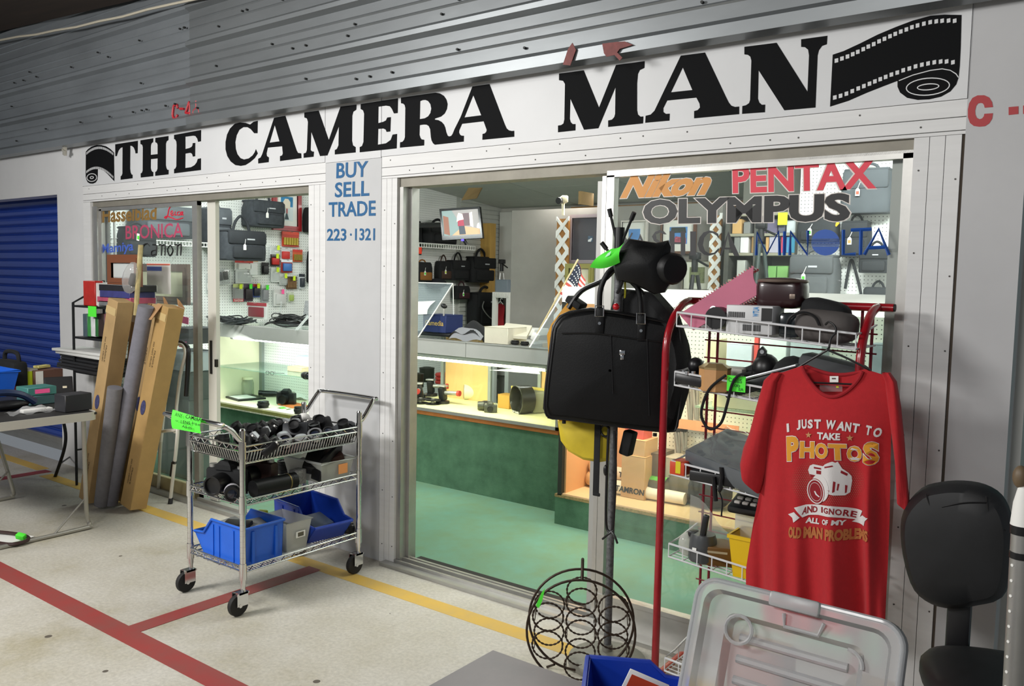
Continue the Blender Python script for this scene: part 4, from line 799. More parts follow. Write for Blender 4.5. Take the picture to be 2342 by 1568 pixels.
# ---------------------------------------------------------------- on top of the main counter
t = thing('acrylic_display', 'clear sloping acrylic display with white paper inside, at the left of the main counter', 'display', on(950, 770, MT))
pa, pb, pc = P(934, 651, y=1.75), P(1036, 648, y=1.75), on(956, 772, MT)+Vector((0, 0, .002)); pd = pc+Vector((-.7, 0, 0)); pa = Vector((pd.x, pa.y, pb.z))
acr = glass_mat('acrylic', '#e9f1f4', 1.0, .03, .16, '#dfe8ee')
b = MB(); b.quad(pd, pc, pb, pa); b.quad(pd+Vector((0, .006, 0)), pc+Vector((0, .006, 0)), pb+Vector((0, .006, 0)), pa+Vector((0, .006, 0))); b.build('panel', acr, t)
b = MB(); b.tube([pc, pb], .005, 6); b.tube([pb, pa], .004, 6); b.tube([pb, Vector((pb.x, pb.y+.02, MT+.002))], .004, 6); b.build('edge', paper, t)
b = MB(); b.sheet(10, 4, lambda a, c: pd.lerp(pc, .05+a*.88).lerp(pa.lerp(pb, .05+a*.88), .42+c*.25-.04*math.sin(a*PI))+Vector((0, -.012-.03*math.sin(c*PI), 0))); b.build('white_paper', paper, t)
navy = mat('navy_box', '#1f2f63', .5)
t = carton('navy blue camera box with open cardboard flap on the main counter', 967, 722, 1020, 758, 1.62, .2, '1f2f63', zb=MT+.03, word='Camedia', wcol=mat('gold_print', '#d9b75c', .6))
b = MB(); q = P(1020, 722, y=1.74); b.add([P(992, 727, y=1.82), P(1035, 732, y=1.72), P(1054, 692, y=1.9), P(1014, 686, y=1.95)], [(0, 1, 2, 3)]); b.add([v+Vector((0, .006, 0)) for v in b.v[:4]], [(0, 1, 2, 3)]); b.build('open_flap', card, t, label='cardboard flap standing open')
b = MB(); b.rbox(on(1000, 768, MT)+Vector((0, .1, .014)), (.42, .26, .028), .006); tag(b.build('black_tray', blackp), 'low black tray under the navy box', 'tray')
q = P(1015, 722, y=1.62); t = thing('desk_microphone', 'small black microphone head on a short stalk above the navy box', 'microphone', q); b = MB(); b.cyl(q, q+Vector((0, 0, .06)), .007, n=8); b.build('stalk', alu, t); b = MB(); b.ell(q+Vector((0, 0, .075)), (.03, .02, .018), rot(0, 15, 0)); b.build('head', blackp, t)
q = on(1065, 778, MT); t = thing('soft_case', 'limp black and grey camera case slumped on the main counter', 'bag', q)
b = MB(); b.sheet(16, 10, lambda a, c: q+Vector(((a-.5)*.34, c*.22, .01+.12*max(0, math.sin(PI*a))**.6*max(0, math.sin(PI*(.12+.8*c)))+.014*math.sin(11*a+6*c)))); b.build('body', blackf, t)
b = MB(); b.sheet(10, 6, lambda a, c: q+Vector(((a-.5)*.3, -.012+c*.03, .004+.095*c*max(.1, math.sin(PI*(.1+.8*a)))+.01*math.sin(9*a)))); b.build('front_panel', mat('case_grey', '#8b8c90', .8), t)
t = carton('white box with cardboard edge on the front of the main counter', 1107, 751, 1162, 789, 1.42, .22, 'dcd6c2', zb=MT); b = MB(); q = P(1165, 789, y=1.415); b.span((q.x-.015, 1.425, MT+.002), (q.x+.012, 1.63, P(1165, 751, y=1.415).z)); b.build('bare_side', card, t)
b = MB(); b.add([on(1140, 765, MT+.06), on(1205, 769, MT+.06), P(1217, 744, y=1.85), P(1157, 738, y=1.9)], [(0, 1, 2, 3)]); v4 = b.v[:4]; b.add([v-Vector((0, 0, .02)) for v in v4], [(3, 2, 1, 0)]); b.add(v4+[v-Vector((0, 0, .02)) for v in v4], [(0, 4, 5, 1), (1, 5, 6, 2), (2, 6, 7, 3), (3, 7, 4, 0)]); tag(b.build('box_cover', mat('box_dcd6c2')), 'pale shallow tray lying tilted behind the white box', 'tray')
b = MB(); b.rbox(on(1180, 768, MT)+Vector((0, .17, .03)), (.26, .2, .055), .006); tag(b.build('white_packet', mat('packet_white', '#dcdcd6', .5)), 'white packet under the tilted pale tray', 'packet')
for k, (u, v, r, h, lb) in enumerate(((1178, 788, .03, .03, 'black filter stack right of the white box, left of two'), (1200, 790, .03, .028, 'black filter stack right of the white box, right of two'), (1192, 776, .042, .06, 'short fat black lens behind the filter stacks'))): lens(lb, on(u, v, MT), r, h)
t = thing('acrylic_display', 'clear sloping acrylic display at the right end of the main counter', 'display', on(1220, 795, MT)); pa, pc = P(1303, 645, y=1.75), on(1211, 795, MT)+Vector((0, 0, .002))
b = MB(); pd = Vector((.1, pc.y, pc.z)); pb = Vector((pa.x+.25, pa.y, pa.z)); b.quad(pc, pd, pb, pa); b.build('panel', acr, t); b = MB(); b.tube([pc, pa], .005, 6); b.build('edge', paper, t)
# small flag on a stick clamped to the counter
q, q2 = P(1222, 775, y=1.5), P(1322, 593, y=1.5); t = thing('stick_flag', 'small stars and stripes flag on a wooden stick clamped to the main counter', 'flag', q)
b = MB(); b.tube([q, q2], .006, 8); b.build('stick', mat('pale_wood', '#e2cfa0', .6), t); b = MB(); b.rbox(P(1224, 770, y=1.5), (.045, .04, .05), .006, rot(0, 25, 0)); b.build('clamp', paper, t)
fm = [mat('flag_white', '#efeae4', .8), mat('flag_red', '#c4554c', .8), mat('flag_navy', '#2b3040', .8)]
f0, f1, f2, f3 = P(1322, 600, y=1.49), P(1280, 672, y=1.49), P(1330, 705, y=1.44), P(1338, 640, y=1.44)
b = MB()
for i in range(13): 
    b.m(0 if i % 2 else 1); b.sheet(7, 2, lambda a, c: (f0.lerp(f1, (i+c)/13)).lerp(f3.lerp(f2, (i+c)/13), a)+Vector((0, .012*math.sin(a*7), 0)))
b.m(2).sheet(5, 4, lambda a, c: (f0.lerp(f1, c*.54)).lerp(f3.lerp(f2, c*.54), a*.62)+Vector((0, -.004+.012*math.sin(a*.62*7), 0)))
b.m(0)
for i in range(5):
    for j in range(4): q = (f0.lerp(f1, (j+.5)/4*.54)).lerp(f3.lerp(f2, (j+.5)/4*.54), (i+.5)/5*.62)+Vector((0, -.008+.012*math.sin((i+.5)/5*.62*7), 0)); b.cyl(q, q+Vector((0, -.001, 0)), .005, n=5)
b.build('cloth', fm, t)
# ---------------------------------------------------------------- side wall behind the main counter
y0, y1 = L(947, 560, .3).y, L(1087, 562, .3).y; zz = L(1020, 559, .3).z
t = thing('wire_shelf', 'white wire shelf under the television on the side wall', 'shelf', (WX, (y0+y1)/2, zz)); b = MB()
for k in (0, -.045): b.tube([(WX+.3, y0, zz+k), (WX+.3, y1, zz+k)], .005, 6)
b.build('front_rail', paper, t); b = MB(); y = y0
while y < y1: b.tube([(WX+.005, y, zz), (WX+.3, y, zz), (WX+.3, y, zz-.045)], .004, 5); y += .04
b.build('wires', paper, t)
bag('black duffel camera bag on the wire shelf left of the television', 951, 505, 1018, 556, ('x', WX+.04), blackf, .22, handle=.2, logo=True)
bag('dark bag strip half hidden by the door frame left of the side wall', 925, 498, 946, 582, PL, blackf, .15, handle=.1, flap=False)
bag('small black and orange pouch with green tag on the side wall', 938, 594, 975, 643, PL, blackf, .12, m2=mat('pouch_orange', '#8a5a24', .8), tagc=G_, flap=False, handle=.12)
bag('small black case with brown patch and white tag on the side wall', 991, 583, 1022, 640, PL, blackf, .1, handle=.25, tagc=Y_, flap=False, m2=mat('patch_brown', '#3f2a20', .8))
bag('black briefcase bag with tall handle, middle one under the wire shelf', 1016, 578, 1060, 640, PL, blackf, .12, handle=.3, logo=True)
bag('largest black shoulder bag under the wire shelf, left of the wooden post', 1059, 570, 1115, 645, PL, blackf, .16, handle=.25, logo=True)
bag('small black-red pouch with green tag above the backpack', 1031, 643, 1064, 684, ('x', WX+.03), blackf, .1, handle=.25, tagc=G_, flap=False, m2=mat('pouch_red', '#38181e', .8))
t = bag('big black backpack with grey cord loop hanging beside the wooden post', 1062, 654, 1126, 744, ('x', WX+.03), blackf, .2, handle=.16, logo=True, name='backpack')
c, W, H = at_box(1062, 654, 1126, 744, x=WX+.03); b = MB(); b.tube(smooth_path([(-W*.3, -.115, H*.62), (-W*.36, -.125, H*.45), (-W*.1, -.135, H*.2), (W*.1, -.135, H*.2), (W*.34, -.125, H*.45), (W*.26, -.115, H*.62)], 5), .007, 6); b.build('cord', mat('cord_grey', '#8c8c88', .7), t)
b = MB(); q = L(998, 648, .06); b.ell(q, (.1, .15, .06)); b.ell(q+Vector((.09, .0, -.02)), (.08, .12, .012)); tag(b.build('cap', mat('navy_cap', '#191b22', .8)), 'dark cap hanging low on the side wall above the acrylic display', 'cap')
b = MB(); q = L(961, 572, .3); b.rbox(q, (.006, .05, .08), .002); tag(b.build('sale_tag', mat('tag_red', '#ff4a30', .6)), 'red-orange price tag hanging from the left of the wire shelf', 'tag')
# television, swung out from the wall and tilted
a_, b_, c_ = P(1012, 549, y=3.35), P(1104, 544, y=3.5), P(1005, 478, y=3.35); U = (b_-a_); Vv = (c_-a_); N = U.cross(Vv).normalized()
t = thing('television', 'small flat television showing a person in red, mounted above the wire shelf', 'television', a_); Wt, Ht = U.length, Vv.length; U.normalize(); Vv.normalize()
pt = lambda x, y, k=0.: a_+U*(x*Wt)+Vv*(y*Ht)+N*k
b = MB(); o = [(0, 0), (1, 0), (1, 1), (0, 1)]; i_ = [(.045, .13), (.955, .13), (.955, .93), (.045, .93)]
fr = lambda l: [(x*Wt, y*Ht) for x, y in l]
b.prism(fr(o), a_-N*.04, U, Vv, N, .045, [fr(i_)]); b.prism(fr(o), a_-N*.05, U, Vv, N, .02); b.build('bezel', mat('tv_black', '#0c0c0e', .15), t)
scm = lambda n_, c_, e=1.0: mat('screen_'+n_, c_, .4, emit=e)
b = MB(); lay = [('teal', '#8fa5a3', [(.045, .13), (.955, .13), (.955, .93), (.045, .93)]), ('grey', '#a9a6a4', [(.55, .3), (.955, .3), (.955, .93), (.3, .93)]), ('floor', '#d8b48c', [(.25, .13), (.955, .13), (.955, .3), (.55, .42)]), ('door', '#9a6a58', [(.06, .2), (.2, .14), (.2, .72), (.07, .78)]), ('dark', '#77666a', [(.55, .42), (.72, .42), (.72, .82), (.5, .82)]), ('white', '#f2ece2', [(.72, .42), (.8, .36), (.8, .85), (.73, .82)]), ('legs', '#4d5560', [(.44, .15), (.6, .15), (.58, .45), (.44, .45)]), ('shirt', '#b2455a', [(.42, .42), (.58, .42), (.57, .66), (.43, .66)]), ('hair', '#f6e6de', [(.4, .55), (.46, .6), (.58, .62), (.56, .8), (.46, .84), (.42, .72)]), ('lamp', '#e9eef0', [(.88, .34), (.955, .3), (.955, .5), (.9, .45)])]
for k, (n_, c_, l) in enumerate(lay): b.m(k).prism(fr(l), a_+N*(-.003+.0006*k), U, Vv, N, .0003)
b.build('screen', [scm(n_, c_, .75) for n_, c_, l in lay], t); b = MB(); b.cyl(pt(.5, .0)+N*-.03, pt(.55, -.16)+N*-.05, .018, n=10); b.tube([pt(.5, .5)-N*.05, Vector((WX, pt(.5, .5).y+.1, pt(.5, .5).z))], .025, 8); b.build('bracket', blackp, t)
b = MB(); b.text('SHARP', pt(.44, .05, .006), pt(.58, .05, .006), pt(.44, .09, .006)); b.build('lettering', alu, t); b = MB(); b.box(pt(.5, -.03), (.02, .02, .02)); b.build('status_light', mat('blue_led', '#5a4cff', emit=2.), t)
q0, q1 = L(1120, 510, .15), L(1133, 740, .15); b = MB(); b.span((WX+.0, q0.y, .013), (WX+.16, L(1133, 510, .15).y, q0.z)); tag(b.build('wooden_post', mat('raw_pine', '#c29a50', .6, var=.15, scale=5, stretch=(6, 6, .5))), 'plain pine post standing at the end of the pegboard', 'post')
# ---------------------------------------------------------------- back left corner
whp = mat('white_resin', '#d8d8d2', .5)
xA, xB = P(1126, 670, y=4.4).x, P(1166, 670, y=4.4).x; zt = P(1150, 668, y=4.4).z; zb_ = P(1150, 681, y=4.4).z
t = thing('resin_shelf', 'white plastic shelf unit with grey-blue crate in the back corner', 'shelf', ((xA+xB)/2, 4.4, 0)); b = MB(); b.span((xA, 4.4, zb_), (xB, 4.75, zt)); k = xA
while k < xB-.02: b.span((k+.01, 4.392, zb_+.01), (k+.016, 4.4, zt-.01)); k += .028
b.build('shelf_board', whp, t)
for x, y in ((xB-.05, 4.4), (xA, 4.4), (xB-.05, 4.7)): b = MB(); b.span((x, y, .013), (x+.05, y+.05, zb_)); b.build('leg', whp, t)
b = MB(); zl = P(1150, 770, y=4.4).z; b.span((xA, 4.4, zl-.05), (xB, 4.75, zl)); b.build('shelf_board', whp, t)
carton('grey-blue crate of tripod legs on the white plastic shelf', 1133, 640, 1160, 668, 4.45, .25, '707b84', zb=zt, name='crate', cat='crate')
def tripod(label, u, v0, v1, y, m, spread=.12, cols=None, legs=3, headm=None, zb=None, closed=False):
    top = P(u, v0, y=y); bot = P(u, v1, y=y); zb = bot.z if zb is None else zb; t = thing('tripod', label, 'tripod', (top.x, y, zb)); hb = top.z-zb
    b = MB(); b.rbox((top.x, y, top.z-.03), (.07, .06, .05), .008); b.cyl((top.x, y, top.z-.05), (top.x, y, top.z-.14), .022, n=10); b.tube([(top.x, y, top.z-.05), (top.x+.12, y-.05, top.z-.1)], .008, 6); b.build('head', headm or blackp, t)
    for k in range(legs):
        a = 2*PI*k/legs+.5; d = Vector((math.cos(a), math.sin(a), 0)); p0 = Vector((top.x, y, top.z-.16))+d*.02; p1 = Vector((top.x, y, zb))+d*spread
        b = MB(); b.tube([p0, p0.lerp(p1, .55)], .014, 8); b.tube([p0.lerp(p1, .5), p1], .009, 8); b.build('leg', m, t)
    return t
tripod('silver and black tripod standing in the crate on the white plastic shelf', 1148, 592, 668, 4.55, alu, .05, zb=zt+.01)
z2 = P(1195, 668, y=4.9).z; b = MB(); b.span((P(1166, 668, y=4.9).x, 4.9, z2-.06), (P(1262, 668, y=4.9).x, 5.3, z2)); 
t = thing('rear_table', 'long grey table with black camera bags along the back wall', 'table', (P(1215, 668, y=4.9).x, 4.9, 0)); b.build('table_top', mat('grey_worktop', '#8d8c84', .6), t)
for u in (1170, 1258): b = MB(); x = P(u, 668, y=4.95).x; b.span((x-.02, 4.93, .013), (x+.02, 4.97, z2-.06)); b.build('leg', blackm, t)
b = MB(); q = P(1176, 668, y=5.0); b.ell(Vector((q.x, 5.0, z2+.075)), (.13, .12, .075)); b.ell(Vector((q.x+.13, 5.0, z2+.03)), (.1, .1, .03)); tag(b.build('black_hat', mat('hat_black', '#17181a', .85)), 'black rounded hat-like bag on the rear table beside the crate', 'bag')
b = MB(); q = P(1222, 668, y=5.0); b.rbox(Vector((q.x, 5.0, z2+.022)), (.3, .2, .044), .008); tag(b.build('flat_case', mat('case_dark_green', '#20282a', .5)), 'flat dark case lying on the rear table', 'case')
def shirt_hang(label, u0, v0, u1, v1, y):
    c, W, H = at_box(u0, v0, u1, v1, y=y); t = thing('hanging_shirt', label, 'shirt', (c.x, y, c.z-H/2))
    b = MB(); b.sheet(12, 10, lambda a, k: Vector((c.x+(a-.5)*W*(1 if k > .12 else .5+4.1*k), y+.05*math.sin(a*PI)*(-1)+.02*math.sin(9*a+3*k), c.z+H*(.5-k)))); b.sheet(12, 10, lambda a, k: Vector((c.x+(a-.5)*W*(1 if k > .12 else .5+4.1*k), y+.05*math.sin(a*PI), c.z+H*(.5-k)))); b.build('cloth', mat('shirt_red_dim', '#a3202a', .85), t)
    b = MB(); b.tube([(c.x-W*.3, y, c.z+H*.48), (c.x, y, c.z+H*.62), (c.x+W*.3, y, c.z+H*.48)], .006, 6); b.tube([(c.x, y, c.z+H*.62), (c.x, y, c.z+H*.72), (c.x+.02, y, c.z+H*.75), (c.x+.03, y, c.z+H*.7)], .005, 6); b.build('hanger', paper, t)
shirt_hang('red shirt hanging in the back corner, left of the white shelf leg', 1133, 695, 1155, 745, 4.85); shirt_hang('red shirt hanging in the back corner under the rear table edge', 1168, 697, 1196, 745, 4.85)
b = MB(); q = P(1200, 735, y=4.8); b.span((q.x-.25, 4.95, .013), (q.x+.5, 5.2, .75)); tag(b.build('dark_cabinet', mat('dark_cabinet', '#3a3a36', .7)), 'low dark cabinet under the rear table', 'cabinet')
# light stands and rods in front
for k, (u, v0, v1, y, lb) in enumerate(((1231, 628, 748, 3.6, 'thin silver light stand with black head, left of two'), (1254, 640, 755, 3.5, 'silver light stand with tilted arm and green tag, right of two'))):
    p = P(u, v0, y=y); t = thing('light_stand', lb, 'stand', (p.x, y, .013)); b = MB(); b.cyl((p.x, y, .3), (p.x, y, p.z), .012 if k == 0 else .02, n=10); b.build('pole', alu, t)
    for j in range(3): a = j*2.1+.4; b = MB(); b.tube([(p.x, y, .45), (p.x+.3*math.cos(a), y+.3*math.sin(a), .02)], .009, 6); b.build('leg', alu, t)
    b = MB(); b.tube([(p.x-.09, y, p.z-.12-.12*(1-k)), (p.x+.12, y, p.z-.16-.12*(1-k))], .009, 6); b.ell((p.x-.1, y, p.z-.115-.12*(1-k)), (.03, .03, .03)); b.build('arm', alu, t); b = MB(); b.rbox((p.x, y, p.z+.02), (.14, .06, .05), .01, rot(0, 8, 0)); b.build('head', blackp, t)
    b = MB(); b.tube([(p.x-.07, y-.02, p.z-.15), (p.x-.07, y-.02, p.z-.28)], .002, 5); b.m(1).rbox((p.x-.07, y-.02, p.z-.32), (.035, .004, .08), .002); b.build('price_tag', [paper, G_], t)
bag('long black soft bag lying over the light stands', 1236, 615, 1292, 660, ('y', 3.7), mat('black_soft', '#1c1d20', .8), .2, handle=.25, flap=False, pocket=False)
# lattice posts and security camera
def lattice(label, u0, v0, u1, v1, y, wood_=True):
    a, c = P(u0, v1, y=y), P(u1, v0, y=y); W = c.x-a.x; z1 = c.z; t = thing('lattice_post', label, 'post', ((a.x+c.x)/2, y+.07, .013))
    if wood_: b = MB(); b.span((a.x, y+.012, .013), (c.x-.01, y+.04, z1-.02)); b.build('post', mat('orange_post', '#a87438', .6, var=.15, scale=8, stretch=(5, 5, .6)), t)
    b = MB(); rise = W*1.2; z = .3; hw = W*.235
    while z < z1-.01:
        for d in (1, -1):
            f1 = min(1, (z1-z)/rise); xs_ = (a.x, c.x) if d > 0 else (c.x, a.x); xe = xs_[0]+(xs_[1]-xs_[0])*f1; ze = z+rise*f1; yy = y-.004*d
            q4 = [(xs_[0], z-hw), (xe, min(ze-hw, z1)), (xe, min(ze+hw, z1)), (xs_[0], min(z+hw, z1))]
            b.add([(x, yy, zz) for x, zz in q4]+[(x, yy+.007, zz) for x, zz in q4], [(0, 1, 2, 3), (7, 6, 5, 4), (0, 4, 5, 1), (2, 6, 7, 3), (1, 5, 6, 2), (0, 3, 7, 4)])
        z += W*1.13
    b.build('lattice', mat('lattice_white', '#f0f0ec', .5), t); return t
lattice('white lattice over an orange post in the middle of the shop, under the camera', 1269, 494, 1301, 640, 3.1)
lattice('white lattice over an orange post behind the black vinyl letters', 1618, 486, 1652, 672, 3.1)
q = P(1288, 492, y=3.12); t = thing('security_camera', 'cream security camera on a short stalk above the lattice post', 'camera', q); b = MB(); b.cyl(q, P(1288, 464, y=3.12), .014, n=10); b.build('stalk', cream, t); b = MB(); b.rbox(P(1290, 456, y=3.12), (.06, .12, .06), .01, rot(0, 0, 40)); b.build('housing', cream, t); b = MB(); b.cyl(P(1284, 458, y=3.08), P(1277, 459, y=3.03), .028, .03, n=12); b.build('lens_hood', blackp, t)
# pictures around the posts
wht = mat('pale_frame', '#d4cdc6', .5); skyb = mat('print_sky', '#5a93d6', .7, var=.2, scale=12)
framed('large grey-mounted photograph right of the lattice post', 1302, 488, 1400, 602, 3.2, mat('mauve_frame', '#a2959a', .5), mat('slate_mount', '#55555c', .8), mat('print_dark_fall', '#5b6f84', .7, var=.5, scale=30), .03, .16, shapes=[(mat('print_foam', '#dfe3e6', .7, var=.2, scale=20), [(-.95, -.95), (.3, -.95), (.9, .2), (.4, .3), (-.2, -.1), (-.9, -.3)])])
framed('gold-green framed picture standing below the grey photograph', 1292, 603, 1358, 696, 2.95, mat('gold_frame', '#9a9454', .4, .3), mat('cream_mount', '#e6e0c4', .7), mat('print_teal', '#9fb3b4', .7, var=.4, scale=25), .04, .07, shapes=[(mat('print_tree', '#37403a', .7, var=.4, scale=40), [(-.8, .0), (.6, .1), (.7, .7), (-.2, .9), (-.8, .6)])])
framed('white-mounted blue sky photograph behind the right glass, far left', 1420, 503, 1482, 572, 3.2, wht, mat('mount_white', '#ebe9e2', .7), skyb, .012, .06)
framed('framed picture of a dark tree behind the black vinyl letters', 1510, 495, 1594, 580, 3.2, mat('frame_brown', '#6d4936', .5), mat('mount_white', '#ebe9e2'), skyb, .02, .06, shapes=[(mat('print_tree', '#37403a'), [(-.9, .3), (.9, .3), (.8, .95), (-.8, .95)]), (mat('print_flowers', '#b5576a', .7, var=.6, scale=60), [(-.6, -.95), (.9, -.95), (.9, -.3), (-.3, -.1)])])
framed('grey-framed picture low behind the black tripod', 1555, 588, 1634, 668, 3.2, mat('frame_grey', '#6e6861', .5), mat('mount_cream2', '#dcdccc', .7), mat('print_forest', '#7f8660', .7, var=.5, scale=30), .03, .05)
b = MB(); xA = P(1366, 480, y=3.3).x; b.span((xA-.9, 3.24, .013), (P(1660, 480, y=3.3).x, 3.3, P(1500, 470, y=3.3).z)); tag(b.build('room_divider', mat('divider_grey', '#8f8c86', .7, var=.05)), 'tall grey divider that the framed pictures hang on', 'divider')
tripod('tall black tripod with camera head in front of the low grey picture', 1590, 575, 690, 2.2, blackp, .3, zb=.013)
# ================================================================ tall display case behind the right glass
cb = thing('display_case', 'tall glass display case with white top fascia behind the lettered right glass', 'case', (1.3, 1.18, 0))
BX0, BX1, BT = .30, 2.74, 1.505
b = MB(); b.span((BX0-.05, 1.175, .012), (BX1, 1.75, .19)); b.build('base', gcd, cb)
b = MB(); b.span((BX0-.05, 1.17, .186), (BX1, 1.2, .205)); b.build('edge_strip', mat('frayed_tan', '#9a8256', .9, var=.4, scale=60), cb)
b = MB(); b.span((BX0, 1.18, .2), (BX1, 1.75, .212)); b.build('deck', mat('deck_tan', '#d9b98e', .7, var=.05), cb)
b = MB(); b.span((BX0-.03, 1.17, .2), (BX0, 1.2, 1.41)); b.build('corner_post', mat('dark_post', '#2c2c26', .6), cb)
b = MB(); b.span((BX0-.03, 1.17, 1.405), (BX1, 1.195, BT)); b.build('fascia', mat('white_fascia', '#ecebe6', .5), cb)
b = MB(); b.span((BX0-.03, 1.195, BT-.012), (BX1, 1.75, BT-.004)); b.build('top_glass', cglass, cb)
b = MB(); b.span((BX0, 1.184, .212), (BX1, 1.187, 1.405)); b.build('front_glass', cglass, cb)
b = MB(); b.span((BX0, 1.735, .212), (.62, 1.75, 1.49)); b.m(1).span((.62, 1.735, .212), (BX1, 1.75, 1.49)); b.build('back_panel', [mat('back_orange', '#d8a070', .7), peg('pegboard_case', (0, 2), '#dcd9cc')], cb)
b = MB(); b.span((BX0, 1.2, .212), (BX0+.012, 1.74, 1.40)); b.build('end_panel', mat('back_orange'), cb)
sz1 = P(1590, 858, y=1.3).z
b = MB(); b.span((.9, 1.3, sz1), (BX1, 1.72, sz1+.008)); b.build('glass_shelf', MATS['shelf_glass'], cb)
tube_lamp('warm lit fluorescent tube inside the tall case', (.95, 1.28, sz1-.03), (1.55, 1.28, sz1-.03), tubew, 9, (1, .74, .48), (1.1, 1.5, .3))
area('case_top_light', (1.3, 1.22, 1.395), (1.4, 1.55, .8), 1.9, .03, 7, (.97, 1, .97)); area('case_end_light', (.55, 1.3, 1.0), (.55, 1.6, .3), .4, .04, 4, (1, .72, .46))
area('fascia_light', (1.5, .5, 2.1), (1.5, 1.2, 1.45), 1.6, .1, 9, (.97, 1, .98))
DB = .212
def onb(u, v): return P(u, v, z=DB)
b = MB(); b.span((P(1545, 970, y=1.66).x, 1.66, P(1545, 978, y=1.66).z), (P(1690, 970, y=1.66).x, 1.664, P(1545, 956, y=1.66).z)); tag(b.build('orange_band', mat('salmon_card', '#e8936a', .7)), 'wide salmon-orange card strip across the pegboard inside the tall case', 'strip')
stripm = mat('grey_tripod', '#8b8782', .5, .3)
for k, (u0, v0, u1, v1, lb) in enumerate(((1572, 885, 1578, 960, 'grey folded tripod hanging in the tall case, left of two'), (1585, 880, 1592, 958, 'grey folded tripod hanging in the tall case, right of two'), (1545, 985, 1551, 1035, 'thin grey leg hanging below the orange strip at left'), (1560, 985, 1564, 1030, 'thinner grey leg hanging below the orange strip'))):
    a, c = P(u0, v0, y=1.68), P(u1, v1, y=1.68); t = thing('folded_tripod', lb, 'tripod', c); b = MB(); b.tube([a, c], .014, 8); b.tube([a+Vector((.03, 0, 0)), c+Vector((.01, 0, 0))], .01, 8); b.build('legs', stripm, t); b = MB(); b.rbox(a+Vector((.01, 0, .02)), (.05, .03, .05), .006); b.build('head', blackp, t)
def cbox(label, u0, v0, u1, v1, y, D, col, word=None, zb=None): return carton(label, u0, v0, u1, v1, y, D, col, zb=zb, word=word, wcol=ink)
cbox('lower of two stacked cardboard boxes in the tall case', 1420, 1048, 1476, 1098, 1.36, .18, 'd2a472', zb=DB+.0)
zq = P(1448, 1048, y=1.36).z
cbox('upper of two stacked cardboard boxes in the tall case', 1423, 1010, 1476, 1047, 1.37, .17, 'cfa374', zb=zq+.006)
zq2 = P(1448, 1010, y=1.37).z; cbox('red box on top of the stacked cardboard boxes in the tall case', 1428, 980, 1472, 1010, 1.4, .12, 'd2574a', zb=zq2+.008)
cbox('dark printed carton right of the stacked boxes in the tall case', 1480, 1040, 1510, 1085, 1.45, .2, '6a5a4c', zb=DB)
cbox('white carton with dark label behind the red tube', 1510, 1052, 1560, 1092, 1.5, .16, 'b8a694', zb=DB)
rollm = mat('white_roll', '#f2e2cc', .6)
for k, (u0, v0, u1, v1, lb, z_) in enumerate(((1395, 1118, 1575, 1118, 'white paper tube with black capitals lying in the tall case, front one', 0), (1395, 1090, 1570, 1100, 'white paper tube with black capitals lying in the tall case, rear one', .0))):
    a = onb(u0, v0+8)+Vector((0, .05*k, .045)); c = a+Vector((.5, .03, -.004)); t = thing('paper_tube', lb, 'tube', a); b = MB(); b.cyl(a, c, .043, .036, 20); b.build('tube', rollm, t)
    b = MB(); 
    if k == 1: a += Vector((0, 0, .0))
    b.text('TAMRON', a+Vector((.06, -.044, -.014)), a+Vector((.26, -.043, -.014)), a+Vector((.06, -.036, .022)), .03); b.build('lettering', ink, t)
t = thing('rolled_bundle', 'crumpled tan paper bundle at the left end of the tall case', 'bundle', onb(1345, 1112)); b = MB(); q = onb(1345, 1112); b.ell(q+Vector((.02, .05, .05)), (.06, .08, .05), rot(0, 10, 20), e=.7); b.build('paper', mat('kraft_paper', '#d3a777', .8, var=.2, bump=.5, bscale=30), t); b = MB(); b.ell(q+Vector((.03, .06, .13)), (.055, .07, .045), rot(0, -10, 20), e=.7); b.build('paper', MATS['kraft_paper'], t)
mud = mat('muddy_cloth', '#5d5240', .9, var=.3, scale=20)
for u, v, w_, d_, h_, lb, m_ in ((1488, 1145, .1, .07, .085, 'dark olive pouch with green flap on the case deck', mud), (1555, 1150, .13, .1, .1, 'crumpled brown-black camera bag beside the dark pouch in the case', mud), (1610, 1165, .13, .1, .12, 'dark lumpy bag at the right behind the wire baskets', blackf)):
    q = onb(u, v); t = thing('soft_pouch', lb, 'bag', q); b = MB(); b.ell(q+Vector((0, .08, h_*.8)), (w_, d_, h_*.8), None, 16, 10, .75); b.build('body', m_, t)
    b = MB(); b.sheet(8, 5, lambda a, c: q+Vector(((a-.5)*w_*1.5, .03+c*.08, h_*1.45+.02*math.sin(c*PI)))); b.build('flap', mat('pouch_green', '#5fae3c', .7) if m_ is mud and u < 1500 else m_, t)
cbox('red and white carton behind the brown bag in the case', 1575, 1092, 1612, 1125, 1.5, .12, 'c8584a', zb=DB)
# goods on the glass shelf inside the case
zs_ = sz1+.008
for u0, v0, u1, v1, col, lb in ((1612, 778, 1640, 858, 'd9c9a4', 'tall cream box on the shelf in the tall case, left of the wire wall'), (1660, 790, 1720, 850, 'c9cdd2', 'pale box behind the top of the red wire grid'), (1722, 772, 1735, 850, 'd8483c', 'red-striped box standing on the shelf in the tall case'), (1735, 760, 1800, 850, 'd8dad6', 'white carton on the shelf in the tall case'), (1805, 785, 1880, 850, 'a9b0b2', 'grey carton on the shelf in the tall case, behind the shirt hanger'), (1985, 790, 2030, 850, '7e878c', 'slate carton on the shelf at the far right of the tall case')):
    cbox(lb, u0, v0, u1, v1, 1.45, .15, col, zb=zs_)
t = cbox('cream flat box with handwritten letters seen through the red wire grid', 1628, 880, 1760, 936, 1.25, .1, 'ddd0a6', zb=P(1690, 936, y=1.25).z)
